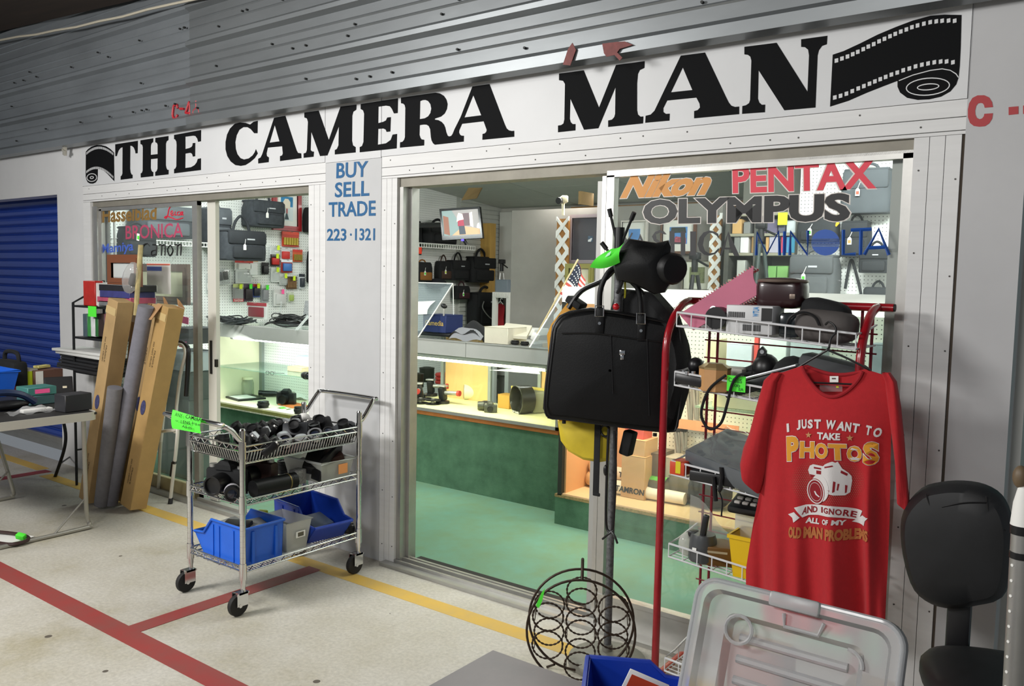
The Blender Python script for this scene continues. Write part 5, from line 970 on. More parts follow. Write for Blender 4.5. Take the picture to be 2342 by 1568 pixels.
b = MB(); c, W, H = at_box(1645, 893, 1672, 914, y=1.248); b.text('Bo', c+Vector((-W/2, 0, -H/2)), c+Vector((W/2, 0, -H/2-.006)), c+Vector((-W/2, 0, H/2)), .01); b.build('lettering', ink, t)
b = MB(); zc = P(1690, 936, y=1.25).z; b.span((1.15, 1.22, zc-.012), (BX1, 1.7, zc-.001)); b.build('glass_shelf', MATS['shelf_glass'], cb)
# ---------------------------------------------------------------- bags on the bright pegboard
PR = ('y', 2.955)
bag('big dark grey case hanging at top right behind the red capitals, red tag', 1934, 372, 2056, 492, PR, mat('slate_cloth', '#4b5054', .8, var=.15), .18, handle=.14, tagc=mat('tag_red'), pocket=False)
bag('black bag with bright yellow strap hanging below the black capitals', 1832, 478, 1928, 556, PR, mat('dark_cloth', '#26292c', .8, var=.2), .14, handle=.25, tagc=G_, flap=False)
bag('tall black pouch with white cord and orange tag, right of the yellow strap', 1928, 490, 2000, 588, PR, mat('dark_cloth'), .12, handle=.18, tagc=mat('tag_orange', '#f08a4a', .7))
bag('small round-bottomed black bag at the right edge of the pegboard', 1972, 552, 2050, 624, PR, mat('dark_cloth'), .14, handle=.22, logo=True)
bag('wide grey messenger bag with green tag standing on the tall case', 1818, 570, 1932, 675, ('y', 2.9), mat('grey_bag', '#55585a', .85, var=.15), .2, handle=.14, tagc=G_, logo=True)
bag('flat black bag low at the right edge above the white fascia', 1980, 643, 2046, 676, PR, mat('dark_cloth'), .1, handle=.4, flap=False, pocket=False)
b = MB(); b.tube(smooth_path([P(u, v, y=2.84) for u, v in ((1830, 512), (1842, 522), (1880, 524), (1905, 520), (1918, 508))], 5), .011, 6); tag(b.build('yellow_strap', mat('strap_yellow', '#e0b52c', .6)), 'bright yellow strap lying across a black bag on the pegboard', 'strap')
b = MB(); b.tube(smooth_path([P(u, v, y=2.92) for u, v in ((1933, 660), (1940, 620), (1945, 598), (1950, 598), (1962, 640), (1970, 675))], 5), .01, 6); tag(b.build('hanging_strap', mat('dark_cloth')), 'thin dark strap looped over a hook beside the grey messenger bag', 'strap')
b = MB(); b.span((1.12, 2.6, 1.44), (2.74, 2.955, 1.485)); tag(b.build('ledge', mat('white_fascia')), 'white ledge under the bags along the bright pegboard', 'ledge')
# ---------------------------------------------------------------- shelf of boxes left of the pegboard
SYY = 3.0
q0, q1 = P(1656, 640, y=SYY), P(1832, 440, y=SYY); x0, x1 = q0.x, 1.115
su = thing('box_shelf', 'grey shelf unit full of small boxes behind the right glass, left of the bright pegboard', 'shelf', ((x0+x1)/2, SYY+.15, 0)); shm = mat('shelf_beige', '#9d9a86', .6)
zl = [P(1760, v, y=SYY).z for v in (486, 533, 578, 640, 668)]
for z in zl: b = MB(); b.span((x0, SYY, z-.02), (x1, SYY+.32, z)); b.build('shelf_board', shm, su)
for x in (x0, P(1724, 560, y=SYY).x, x1-.03): b = MB(); b.span((x, SYY-.005, .013), (x+.03, SYY+.32, 2.05)); b.build('upright', mat('shelf_dark', '#55554f', .6), su)
b = MB(); b.span((x0, SYY+.32, .013), (x1, SYY+.34, 2.6)); b.build('back_board', mat('shelf_back', '#77776e', .7), su)
for u0, v0, u1, v1, k, col, lb in ((1674, 502, 1696, 533, 1, 'd9ad6e', 'tan carton at the left of the upper box shelf'), (1700, 508, 1716, 533, 1, '8c8d8a', 'grey camera carton beside the tan one on the upper box shelf'), (1728, 508, 1752, 531, 1, '5b4a5a', 'plum carton on the upper box shelf'), (1753, 503, 1778, 531, 1, '6c6680', 'violet-grey carton with round marks on the upper box shelf'), (1779, 503, 1796, 531, 1, '5c5f70', 'dark slate carton on the upper box shelf'), (1798, 505, 1822, 531, 1, 'cfd6da', 'pale striped carton at the right of the upper box shelf'), (1678, 541, 1692, 577, 2, '8e918c', 'small grey pack on the middle box shelf at left'), (1692, 541, 1712, 577, 2, 'f0f0ee', 'bright white card on the middle box shelf'), (1718, 542, 1728, 577, 2, 'c99f66', 'narrow tan box on the middle box shelf'), (1750, 543, 1758, 577, 2, 'd0a568', 'thin tan box right of the shelf upright'), (1758, 538, 1782, 577, 2, 'b9b6c6', 'lilac-white carton on the middle box shelf'), (1785, 541, 1796, 583, 2, 'e0506a', 'pink-red pack at the front of the middle box shelf'), (1797, 543, 1806, 582, 2, '58a6d8', 'light blue pack beside the pink-red one'), (1808, 541, 1826, 592, 2, '4fb6e0', 'sky blue hanging pack at the right end of the middle box shelf'), (1685, 596, 1704, 612, 3, 'cfcfc8', 'small white box on the lower box shelf at left'), (1755, 609, 1775, 639, 3, '7fb665', 'green photo-paper box on the lower box shelf, left of two'), (1776, 609, 1802, 639, 3, '86bb6a', 'green photo-paper box on the lower box shelf, right of two'), (1804, 606, 1814, 639, 3, '49544c', 'dark green bottle-like pack beside the green boxes')):
    carton(lb, u0, v0, u1, v1, SYY+.02, .14, col, zb=zl[k]+.001)
b = MB(); q = P(1790, 500, y=SYY-.02); b.box(q, (.07, .003, .09)); tag(b.build('price_card', ylw), 'yellow-green price card at the edge of the upper box shelf', 'card')
tripod('dark tripod standing in front of the box shelf, with red tag', 1742, 505, 700, 2.55, mat('tripod_dark', '#34403c', .5), .25, zb=.013)
# black bag rack silhouettes near the ceiling left of PENTAX
# ================================================================ chrome cart of cameras
CA, CB_, CC, CD_ = (-.503, -.885), (-.063, -.900), (-.064, -.195), (-.503, -.195)
ct = thing('wire_cart', 'chrome three-tier wire cart on casters loaded with old cameras', 'cart', (-.28, -.54, 0))
for x, y in (CA, CB_, CC, CD_):
    b = MB(); b.cyl((x, y, .135), (x, y, .845), .0135, n=14); b.cyl((x, y, .845), (x, y, .853), .0145, .01, 14)
    for z in (.19, .50, .745): b.cyl((x, y, z-.03), (x, y, z+.045), .0175, .0165, 14)
    z = .26
    while z < .72: b.cyl((x, y, z-.0012), (x, y, z+.0012), .0141, n=14); z += .0254
    b.build('post', chrome, ct)
    b = MB(); dx, dy = (.0, -.03); b.cyl((x, y, .10), (x, y, .14), .011, n=10); b.build('caster_stem', chrome, ct)
    f = MB(); f.span((x-.022, y-.045, .048), (x-.018, y+.012, .108)); f.span((x+.018, y-.045, .048), (x+.022, y+.012, .108)); f.span((x-.022, y-.035, .10), (x+.022, y+.018, .108)); fk = f.build('caster', chrome, ct)
    b = MB(); b.lathe([(.036, -.013), (.047, -.012), (.05, -.006), (.05, .006), (.047, .012), (.036, .013)], (x, y-.028, .0505), (1, 0, 0), 22); b.build('wheel', rubber, fk); b = MB(); b.cyl((x-.023, y-.028, .0505), (x+.023, y-.028, .0505), .009, n=10); b.build('axle', chrome, fk)
def wire_shelf_part(z, basket=0.):
    x0, x1, y0, y1 = CA[0], CB_[0], -.892, CC[1]; rl, wr = .0042, .0022
    b = MB(); up = .025
    for zz in (z, z+up):
        b.tube([(x0, y0, zz), (x1, y0, zz)], rl, 6); b.tube([(x0, y1, zz), (x1, y1, zz)], rl, 6); b.tube([(x0, y0, zz), (x0, y1, zz)], rl, 6); b.tube([(x1, y0, zz), (x1, y1, zz)], rl, 6)
    def zig(p, q, n):
        p, q = Vector(p), Vector(q); pts = [p.lerp(q, i/n)+Vector((0, 0, up if i % 2 else 0)) for i in range(n+1)]; b.tube(pts, .0024, 5)
    for x in (x0, x1): zig((x, y0+.02, z), (x, y1-.02, z), 22)
    for y in (y0, y1): zig((x0+.02, y, z), (x1-.02, y, z), 14)
    b.build('shelf_rails', chrome, ct, label='zigzag edge rails')
    b = MB(); dz = z-.004-basket
    y = y0+.012
    while y < y1: 
        if basket: b.tube([(x0, y, z), (x0+.02, y, dz), (x1-.02, y, dz), (x1, y, z)], wr*.9, 5)
        else: b.tube([(x0, y, dz), (x1, y, dz)], wr, 5)
        y += .0165
    k = x0+.02 if basket else x0+.06
    while k < x1-.01:
        b.tube([(k, y0, z), (k, y0+.02, dz-.004), (k, y1-.02, dz-.004), (k, y1, z)] if basket else [(k, y0, dz-.004), (k, y1, dz-.004)], wr, 5); k += .0185 if basket else .09
    b.build('wire_deck', chrome, ct)
wire_shelf_part(.745, .05); wire_shelf_part(.50); wire_shelf_part(.19)
def handle(ya, sg_, zt):
    yb = ya+sg_*.115
    pts = [(CA[0], ya, .80), (CA[0], ya+sg_*.02, .805)]+[(CA[0], ya+sg_*.06, .85)]+[(CA[0]+.005, yb-sg_*.015, zt-.008), (CA[0]+.03, yb, zt), (CB_[0]-.03, yb, zt), (CB_[0]-.005, yb-sg_*.015, zt-.008), (CB_[0], ya+sg_*.06, .85), (CB_[0], ya+sg_*.02, .805), (CB_[0], ya, .80)]
    b = MB(); b.tube(smooth_path(pts, 5), .0115, 12); b.build('handle', chrome, ct)
handle(-.895, -1, .885); handle(-.195, 1, .905)
# green sign on the handle
q0, q1, q2, q3 = [P(u, v, y=-1.025) for u, v in ((397, 936), (463, 956), (467, 990), (401, 978))]
t = thing('price_sign', 'fluorescent green hand-lettered price card taped to the front cart handle', 'sign', q3)
b = MB(); b.sheet(8, 6, lambda a, c: q0.lerp(q1, a).lerp(q3.lerp(q2, a), c)+Vector((0, -.004-.014*math.sin(c*PI*.7), 0))); b.build('card', green, t)
fg = lambda x, y: P(380+x*.076857, 920+y*.076857, y=-1.052)
b = MB()
for tx, bl, br, tl in (('ANY', (265,400), (480,455), (280,290)), ('CAMERA', (585,470), (1045,565), (600,350)), ('or', (285,560), (370,590), (285,510)), ('LENS', (440,615), (720,660), (445,520)), ('$10', (775,640), (920,700), (775,560)), ('00', (945,690), (1020,695), (950,630)), ('AS-IS', (470,735), (765,800), (480,665))): b.text(tx, fg(*bl), fg(*br), fg(*tl), .012)
b.build('lettering', ink, t)
# cameras in the top basket: three rows along the cart
mats_c = [blackp, mat('camera_black', '#1c1c1e', .5), mat('camera_grey', '#34363a', .45, .2), blackp]
silv = mat('camera_silver', '#b6b8bb', .35, .8)
rc = random.Random(11); ordn = ['first', 'second', 'third', 'fourth', 'fifth', 'sixth', 'seventh', 'eighth']
rows = [('front', -.125), ('middle', -.265), ('rear', -.425)]; zb0 = .693
for ri, (rn_, x) in enumerate(rows):
    for k in range(8):
        y = -.845+k*.083+rc.uniform(-.008, .008); xx = x+rc.uniform(-.015, .015); z = zb0+.045+rc.uniform(-.008, .022); where = '%s from the near end in the %s row of the top basket' % (ordn[k], rn_)
        kind = rc.choice(['cam', 'cam', 'cam', 'lens', 'lens', 'flash', 'cap']) if (ri, k) not in ((0, 3), (0, 5)) else 'mount'
        if kind == 'cam': slr('dark film camera, '+where, (xx, y, z-.02), rc.uniform(-.8, 1.2), .95, rc.choice(mats_c), tilt=(rc.uniform(-80, -35), rc.uniform(-15, 15)), group='cameras in the cart top basket', top=silv if rc.random() < .3 else None)
        elif kind == 'mount': lens('silver-ringed lens, '+where, (xx, y, z-.02), .034, .05, (.35, -.5, .9), blackp, silv, 'cameras in the cart top basket'); b = MB(); b.lathe([(.026, .044), (.036, .044), (.036, .054), (.026, .054)], Vector((xx, y, z-.02)), (.35, -.5, .9), 22, caps=False); b.build('mount_ring', silv, [o for o in bpy.data.objects if o.get('label', '').startswith('silver-ringed lens') and where in o['label']][0])
        elif kind == 'lens': lens('black lens, '+where, (xx, y, z-.03), rc.uniform(.024, .031), rc.uniform(.045, .075), (rc.uniform(-.6, .6), rc.uniform(-.6, .6), .7), rc.choice(mats_c), None, 'cameras in the cart top basket')
        elif kind == 'flash':
            rz_ = rc.uniform(-1, 1); t = thing('flash_unit', 'small flash unit, '+where, 'flash', (xx, y, z-.03), rz_, 'cameras in the cart top basket', local=True); b = MB(); b.rbox((0, 0, .025), (.06, .1, .05), .008); b.build('body', blackp, t); b = MB(); b.rbox((0, -.052, .03), (.052, .008, .03), .003); b.build('window', mat('flash_window', '#cfd3d2', .2), t)
        else:
            t = thing('metal_disc', 'flat round disc, '+where, 'disc', (xx, y, z), 0, 'cameras in the cart top basket'); b = MB(); b.lathe([(.03, 0), (.032, .003), (.032, .012), (.028, .014), (.001, .013)], (xx, y, z), (.2, -.3, .9), 20); b.build('disc', rc.choice([silv, blackp]), t)
b = MB(); b.ell((-.45, -.24, .775), (.03, .04, .028)); tag(b.build('white_bundle', paper), 'small white wad at the rear left corner of the cart top basket', 'wad')
b = MB(); b.span((-.475, -.865, .6935), (-.09, -.225, .70)); tag(b.build('tray_liner', mat('dark_liner', '#1d1d1c', .7)), 'dark liner under the cameras in the cart top basket', 'liner')
# middle shelf
MS = .505
def lc_box(label, c, d, m, name, cat, rz=0, bev=.008): b = MB(); b.rbox((c[0], c[1], c[2]+d[2]/2), d, bev, rotz(rz)); return tag(b.build(name, m), label, cat)
brl = mat('brown_leather', '#3a211b', .5, var=.25, scale=20)
slr('black camera in a black case on the cart middle shelf, nearest the left post', P(520, 1128, z=MS), .35, 1.5, blackf, lens_len=.06)
slr('brown leather cased camera on the cart middle shelf', P(590, 1112, z=MS), .25, 1.55, brl, lens_len=.05)
lens('stubby black lens with grey band on the cart middle shelf', P(540, 1138, z=MS)+Vector((-.03, 0, .04)), .036, .1, (.8, -.55, -.05), blackp, mat('grey_band', '#b9b6bd', .6))
q = P(570, 1140, z=MS)+Vector((.0, .02, .042)); t = thing('lens_case', 'long black leather lens tube lying along the cart middle shelf', 'case', q); d_ = Vector((.02, 1, 0)).normalized(); b = MB(); b.cyl(q, q+d_*.21, .04, n=22); b.build('tube', leather, t); b = MB(); b.cyl(q+d_*.19, q+d_*.196, .0415, n=22); b.build('seam_ring', mat('brass_ring', '#8b7a4a', .4, .7), t); b = MB(); b.cyl(q+d_*.21, q+d_*.235, .041, n=22); b.build('cap', leather, t)
lc_box('small pale patterned box beside the leather lens tube', P(676, 1108, z=MS)+Vector((-.01, .02, 0)), (.06, .07, .075), mat('pattern_grey', '#a3a3a0', .6, var=.5, scale=80), 'patterned_box', 'box', .2)
lens('small black lens standing behind the clear tub on the cart middle shelf', P(648, 1082, z=MS), .034, .07)
def tub(label, x0, x1, y0, y1, z0, h, m, name='plastic_tub', rim=.012, flare=.02, rimm=None):
    t = thing(name, label, 'tub', ((x0+x1)/2, (y0+y1)/2, z0)); tk = .003
    def ring(f, z): return [Vector(q) for q in ((x0-f, y0-f, z), (x1+f, y0-f, z), (x1+f, y1+f, z), (x0-f, y1+f, z))]
    b = MB(); b.loft([ring(-flare, z0), ring(0, z0+h)], caps=False, smooth=False); b.loft([ring(-flare-tk, z0+tk), ring(-tk, z0+h)], caps=False, smooth=False); b.add(ring(-flare, z0), [(3, 2, 1, 0)]); b.add(ring(-flare-tk, z0+tk), [(0, 1, 2, 3)]); b.build('body', m, t)
    b = MB(); b.tube(smooth_path([v for v in ring(.004, z0+h)], 1, True), rim*.55, 8, closed=True); b.build('rim', rimm or m, t); return t
tb = tub('clear plastic tub of black accessories on the cart middle shelf, orange label', -.38, -.08, -.43, -.215, MS, .105, glass_mat('tub_plastic', '#f4f5f3', .9, .1, .55, '#f4f4ee'), rimm=mat('tub_rim', '#c9ccc8', .4))
b = MB(); b.box((-.0795, -.29, MS+.06), (.002, .06, .05)); b.build('label', mat('label_orange', '#f0a060', .6), tb)
for k, (x, y, s_, r_, lb) in enumerate(((-.2, -.38, (.08, .16, .05), (30, 10, 40), 'black slab tilted out of the clear tub, nearest'), (-.16, -.31, (.02, .2, .12), (35, 25, 20), 'boxed accessory with pale label sticking out of the clear tub'), (-.2, -.25, (.09, .12, .06), (20, -20, 60), 'brown-black case in the back of the clear tub'), (-.3, -.35, (.12, .1, .06), (5, 5, 10), 'black block low in the clear tub'), (-.13, -.4, (.06, .06, .06), (0, 10, 10), 'dark purple-black pouch at the near end of the clear tub'))):
    b = MB(); b.rbox((x, y, MS+(.1 if k < 3 else .045)), s_, .006, rot(*r_)); 
    if k == 1: b.m(1).box((x+.012, y, MS+.105), (.003, .1, .08), rot(*r_))
    tag(b.build('tub_accessory', [blackp if k != 2 else brl, mat('pale_label', '#cdbfc0', .6)]), lb, 'accessory')
# bottom shelf
BS = .196
def hopper(label, c, rz, L_, W_, H_, m, z0, name='stacking_bin'):
    t = thing(name, label, 'bin', (c[0], c[1], z0), rz, None, local=True); tk = .0035; prof = [(-L_/2, H_), (-L_/2+.012, 0), (L_*.30, 0), (L_/2, H_*.52), (L_*.46, H_*.58), (L_*.30, H_*.58), (L_*.14, H_)]
    b = MB()
    for s_ in (-1, 1): b.prism(prof, (0, s_*W_/2, 0), (1, 0, 0), (0, 0, 1), (0, -s_, 0), tk)
    def panel(p, q): 
        (x0, z0_), (x1, z1) = p, q; n = Vector((-(z1-z0_), 0, x1-x0)).normalized()*tk; vs = [Vector((x0, -W_/2, z0_)), Vector((x1, -W_/2, z1)), Vector((x1, W_/2, z1)), Vector((x0, W_/2, z0_))]; b.add(vs+[v+n for v in vs], [(0, 1, 2, 3), (7, 6, 5, 4), (0, 4, 5, 1), (1, 5, 6, 2), (2, 6, 7, 3), (3, 7, 4, 0)])
    panel(prof[0], prof[1]); panel(prof[1], prof[2]); panel(prof[2], prof[3])
    for s_ in (-1, 1):
        for k in (-.28, 0.0, .12): b.box((L_*k, s_*(W_/2+.002), H_*.48), (.012, .005, H_*.8))
    for k in (-.3, .3): b.box((-L_/2-.000, W_*k, H_*.5), (.008, .014, H_*.8))
    b.build('body', m, t)
    b = MB(); 
    for s_ in (-1, 1): b.tube([(-L_/2, s_*(W_/2+.004), H_), (L_*.14, s_*(W_/2+.004), H_), (L_*.30, s_*(W_/2+.004), H_*.6), (L_/2, s_*(W_/2+.002), H_*.55)], .0065, 6)
    b.tube([(-L_/2-.004, -W_/2-.004, H_), (-L_/2-.004, W_/2+.004, H_)], .0065, 6); b.tube([(L_/2+.002, -W_/2, H_*.54), (L_/2+.002, W_/2, H_*.54)], .008, 6); b.build('rim', m, t)
    return t
hopper('bright blue stacking bin of small parts at the near end of the cart bottom shelf', (-.285, -.765), PI, .40, .215, .185, bluep, BS)
hopper('deep blue stacking bin at the far end of the cart bottom shelf', (-.26, -.335), -.12, .38, .225, .175, mat('blue_plastic_deep', '#1d45b5', .38, var=.08), BS)
tb = tub('clear square tub between the two blue bins on the cart bottom shelf', -.33, -.1, -.63, -.475, BS, .15, MATS['tub_plastic'], rim=.004)
b = MB(); b.box((-.0975, -.545, BS+.085), (.002, .055, .03)); b.m(1).box((-.0965, -.545, BS+.085), (.002, .035, .02)); b.build('label', [paper, mat('label_dark', '#5a5648', .6)], tb)
for k, (c, s_, r_, m_, lb) in enumerate((((-.2, -.55, BS+.06), (.16, .1, .08), (8, 5, 10), mat('pale_pouch', '#b9b8b2', .5), 'pale wrapped bundle inside the clear square tub'), ((-.25, -.8, BS+.14), (.13, .09, .06), (10, 0, 30), blackp, 'black gadget in the near blue bin'), ((-.2, -.72, BS+.13), (.16, .1, .05), (0, 8, -10), mat('grey_gadget', '#8b8d8a', .5), 'grey gadget in the near blue bin'), ((-.15, -.78, BS+.135), (.08, .03, .03), (0, 5, 20), mat('red_gadget', '#a0222a', .4), 'small red gadget in the near blue bin'), ((-.38, -.74, BS+.1), (.12, .12, .06), (5, 12, 0), mat('grey_gadget'), 'grey pack at the lip of the near blue bin'), ((-.3, -.62, BS+.17), (.05, .04, .025), (0, 0, 20), mat('lime_tag', '#b6c81e', .5), 'lime green piece above the near blue bin'), ((-.22, -.34, BS+.075), (.12, .13, .035), (0, 18, 0), mat('grey_blue_case', '#5c6a80', .4), 'flat grey-blue case in the far blue bin'))):
    b = MB(); b.rbox(c, s_, .008, rot(*r_)); tag(b.build('bin_accessory', m_), lb, 'accessory')
b = MB(); b.box((-.14, -.58, BS+.002), (.12, .28, .002), rotz(.15)); tag(b.build('paper_sheet', paper), 'white paper sheet lying on the cart bottom shelf', 'paper')
lens('black lens lying in the far front corner of the cart bottom shelf', Vector((-.13, -.235, BS+.03)), .028, .05, (.3, .9, 0))
# ================================================================ folding table at left
TZ, TX1, TY0, TY1, TX0 = .74, -1.60, -.765, -1.53, -3.1
tb = thing('folding_table', 'folding table with pale metal edge and black top at far left', 'table', (-2.3, -1.15, 0))
b = MB(); b.span((TX0+.008, TY1+.008, TZ-.012), (TX1-.008, TY0-.008, TZ)); b.build('table_top', mat('table_black', '#242322', .6, var=.2), tb)
b = MB(); ed = []
for cx_, cy_, a0 in ((TX1-.05, TY0-.05, 0), (TX0+.05, TY0-.05, 90), (TX0+.05, TY1+.05, 180), (TX1-.05, TY1+.05, 270)): ed += arc((cx_, cy_, TZ), .05, a0, a0+90, 5, 0, 1)
inn = [v+Vector((-(v.x-(TX0+TX1)/2), -(v.y-(TY0+TY1)/2), 0)).normalized()*.008 for v in ed]
n = len(ed); vs = [v+Vector((0, 0, .004)) for v in ed]+[v+Vector((0, 0, -.042)) for v in ed]+[v+Vector((0, 0, .004)) for v in inn]+[v+Vector((0, 0, -.042)) for v in inn]
b.add(vs, [(n+i, n+(i+1) % n, (i+1) % n, i) for i in range(n)]+[(i, (i+1) % n, 2*n+(i+1) % n, 2*n+i) for i in range(n)]+[(2*n+i, 2*n+(i+1) % n, 3*n+(i+1) % n, 3*n+i) for i in range(n)], True); b.build('edge_band', mat('pale_table_edge', '#c9c5ba', .45, .3), tb)
tl = mat('table_tube', '#a9a69d', .4, .6)
for xb, xt in ((-1.83, -1.67), (-2.87, -3.03)):
    b = MB(); b.tube(smooth_path([(xt, -.82, TZ-.02), (xb-(.01 if xb > -2 else -.01), -.73, .12), (xb, -.72, .03), (xb, -.78, .014), (xb, -1.46, .014), (xb, -1.52, .03), (xb, -1.51, .12), (xt, -1.48, TZ-.02)], 5), .0125, 10); b.build('leg_frame', tl, tb)
    b = MB(); b.tube([(xb, -.735, .20), (xb, -.92, .02)], .006, 6); b.tube([(xb, -1.505, .20), (xb, -1.32, .02)], .006, 6); b.build('brace', tl, tb)
def tp(u, v): return P(u, v, z=TZ+.001)
def tbox(label, u, v, d, col, rz=0., name='carton', cat='box', tilt=None, z=0., word=None, wm=None, bev=.004, extra=None):
    q = tp(u, v)+Vector((0, 0, z)); t = thing(name, label, cat, q, rz, None, local=True); m = mat('box_'+col, '#'+col, .55, var=.06, scale=10); b = MB(); b.rbox((0, 0, d[2]/2), d, bev, rot(*tilt) if tilt else None, seg=1); b.build('box', m, t)
    if word: b = MB(); b.text(word, (d[0]/2+.001, -d[1]*.4, d[2]*.3), (d[0]/2+.001, d[1]*.4, d[2]*.3), (d[0]/2+.001, -d[1]*.4, d[2]*.7), .01); b.build('lettering', wm or paper, t)
    if extra: b = MB(); b.box((d[0]/2+.001, extra[0]*d[1], extra[1]*d[2]), (.002, extra[2]*d[1], extra[3]*d[2])); b.build('label', extra[4], t)
    return t
FL = .1
tbox('black speaker-like box at the near corner of the folding table', 168, 938, (.11, .16, .1), '26262a', .1, 'speaker_box', 'box')
tbox('lower of two teal cases on the folding table', 84, 922, (.14, .16, .055), '3d5f63', .15, 'teal_case', 'case'); tbox('upper teal case with pink sticker on the folding table', 84, 922, (.14, .17, .05), '3f7a74', .05, 'teal_case', 'case', z=.056, extra=(0, .5, .5, .5, pink))
t = tbox('black folding stand with small tag behind the teal cases', 135, 908, (.02, .16, .13), '161517', -.3, 'book_stand', 'stand', tilt=(0, -14, 0), extra=(.2, .45, .15, .2, mat('tag_cream', '#e9dcc0', .7)))
tbox('brown and white boxed gadget at the back of the folding table', 97, 886, (.16, .2, .13), '6b4a40', .1, extra=(-.32, .5, .25, .9, paper)); tbox('white box with yellow label on the folding table', 50, 890, (.15, .14, .14), 'cfccc0', .1, extra=(.1, .55, .6, .7, ylw))
t = tbox('dark carton with round red logo at the left edge of the folding table', 12, 888, (.16, .17, .13), '4a423c', .1); b = MB(); b.cyl((.081, -.02, .06), (.0825, -.02, .06), .065, n=24); b.build('red_disc', mat('logo_red', '#d8212a', .5), t); b = MB(); b.text('ilt', (.0835, -.04, .035), (.0835, .03, .035), (.0835, -.04, .08), .02); b.build('lettering', paper, t)
tbox('flat red box in front of the red-logo carton', 18, 901, (.09, .14, .045), 'a3261e', .1); tbox('flat blue case behind the speaker-like box', 122, 915, (.1, .1, .03), '2a6fa8', .0, 'blue_case', 'case')
tbox('yellow-white card strip lying on the brown boxed gadget', 97, 886, (.05, .1, .02), 'e8dc8a', .3, 'card_strip', 'card', z=.135)
q = tp(28, 936); t = thing('black_handset', 'black curved handset with blue edge at the front of the folding table', 'handset', q); b = MB(); b.tube(smooth_path([q+Vector((-.02, -.2, .05)), q+Vector((0, -.08, .1)), q+Vector((.01, .04, .085)), q+Vector((.01, .12, .03))], 6), .02, 8); b.build('handle', mat('handset_blue', '#1d2c4c', .35), t); b = MB(); b.ell(q+Vector((.01, -.03, .03)), (.05, .12, .03)); b.build('base', blackp, t)
q = tp(75, 943); t = thing('plastic_bag', 'clear plastic bag of white parts at the front edge of the folding table', 'bag', q); b = MB(); b.sheet(14, 8, lambda a, c: q+Vector(((c-.5)*.1, (a-.5)*.26, .004+.035*math.sin(PI*a)*math.sin(PI*c)+.008*math.sin(17*a+5*c)))); b.build('film', glass_mat('bag_film', '#f4f4f4', 1.2, .08, .25), t); b = MB(); b.rbox(q+Vector((0, .02, .012)), (.05, .16, .02), .006); b.build('parts', paper, t)
t = tub('bright blue open crate at the back left of the folding table', -2.95, -2.55, -1.1, -.79, TZ+.001, .16, bluep, 'crate', flare=.03); 
q = P(18, 826, y=-.72); t = thing('black_case', 'black case with looped handle at the back corner beyond the blue crate', 'case', (q.x, -.7, TZ)); 
b = MB(); b.rbox((q.x, -.70, TZ+.1), (.3, .1, .2), .03); b.build('body', blackf, t); b = MB(); b.tube(smooth_path([(q.x-.1, -.70, TZ+.19), (q.x-.07, -.70, TZ+.25), (q.x+.09, -.70, TZ+.25), (q.x+.12, -.70, TZ+.18)], 6), .014, 8); b.build('handle', blackf, t)
q = P(20, 1235, z=.003); b = MB(); b.box(q+Vector((-.1, -.1, .002)), (.4, .34, .002), rotz(.3)); tag(b.build('paper_sheet', paper), 'white paper lying on the floor under the folding table', 'paper')
pts = [P(u, v, z=.02) for u, v in ((-30, 1214), (20, 1218), (55, 1224), (66, 1232), (50, 1240), (20, 1244), (-30, 1236))]; t = thing('racket_frame', 'dark brown hoop with green tag on the floor under the folding table', 'hoop', pts[3]); b = MB(); b.tube(smooth_path(pts, 5), .01, 8); b.build('hoop', mat('hoop_brown', '#3a2422', .5), t); b = MB(); b.rbox(P(48, 1226, z=.035), (.05, .03, .03), .004, rot(20, 10, 30)); b.build('tag', green, t)
# ================================================================ black rack with books and the leaning boxes
RY0, RY1 = -.27, -.05
xl, xr = P(168, 740, y=RY0).x, P(320, 670, y=RY1).x
rk = thing('metal_rack', 'black metal rack of books standing by the wall behind the cardboard boxes', 'rack', ((xl+xr)/2, -.25, 0))
zt, z1_, z2_, z3_ = P(168, 692, y=RY0).z, P(180, 698, y=RY0).z, P(180, 770, y=RY0).z, P(200, 852, y=RY0).z
for x in (xl, xr):
    b = MB(); b.tube([(x, RY0, 0.005), (x, RY0, zt), (x, RY1, zt+.12)], .0095, 8); b.tube([(x, RY1, .005), (x, RY1, zt+.16)], .0095, 8); b.tube([(x, RY0, .26), (x, RY1, .26)], .007, 6); b.build('side_frame', blackm, rk)
for z in (z1_, z2_, z3_): b = MB(); b.span((xl, RY0, z-.014), (xr, RY1, z)); b.build('shelf_board', blackm, rk)
fc = thing('folding_chair', 'black metal folding chair, only its bent legs showing behind the folding table', 'chair', P(126, 1090, z=0)); k0 = P(126, 1090, z=0); k1 = P(165, 1052, z=0)
b = MB(); b.tube(smooth_path([P(140, 945, y=k0.y+.02), P(150, 990, y=k0.y+.02), P(146, 1030, y=k0.y+.01), k0], 5), .012, 8); b.build('leg', blackm, fc); b = MB(); b.tube([P(176, 950, y=k1.y), P(168, 1010, y=k1.y), k1], .011, 8); b.build('leg', blackm, fc); b = MB(); b.tube([P(140, 1058, y=k0.y), P(166, 1040, y=k1.y)], .006, 6); b.build('crossbar', blackm, fc)
def book(label, u0, v0, u1, v1, y, D, col, tilt=0., name='book'): 
    c, W, H = at_box(u0, v0, u1, v1, y=y); t = thing(name, label, 'book', (c.x, y+D/2, c.z-H/2)); b = MB(); r_ = rot(0, tilt, 0); b.rbox((c.x, y+D/2, c.z), (W, D, H), .003, r_, seg=1); b.build('cover', mat('book_'+col, '#'+col, .5, var=.2, scale=20), t)
    b = MB(); b.box(Vector((c.x, y+D/2, c.z))+r_ @ Vector((0, .002, .002)), (W*.8 if W < D else W-.004, D-.004 if W < D else D+.002, H-.006), r_); b.build('pages', paper, t); return t
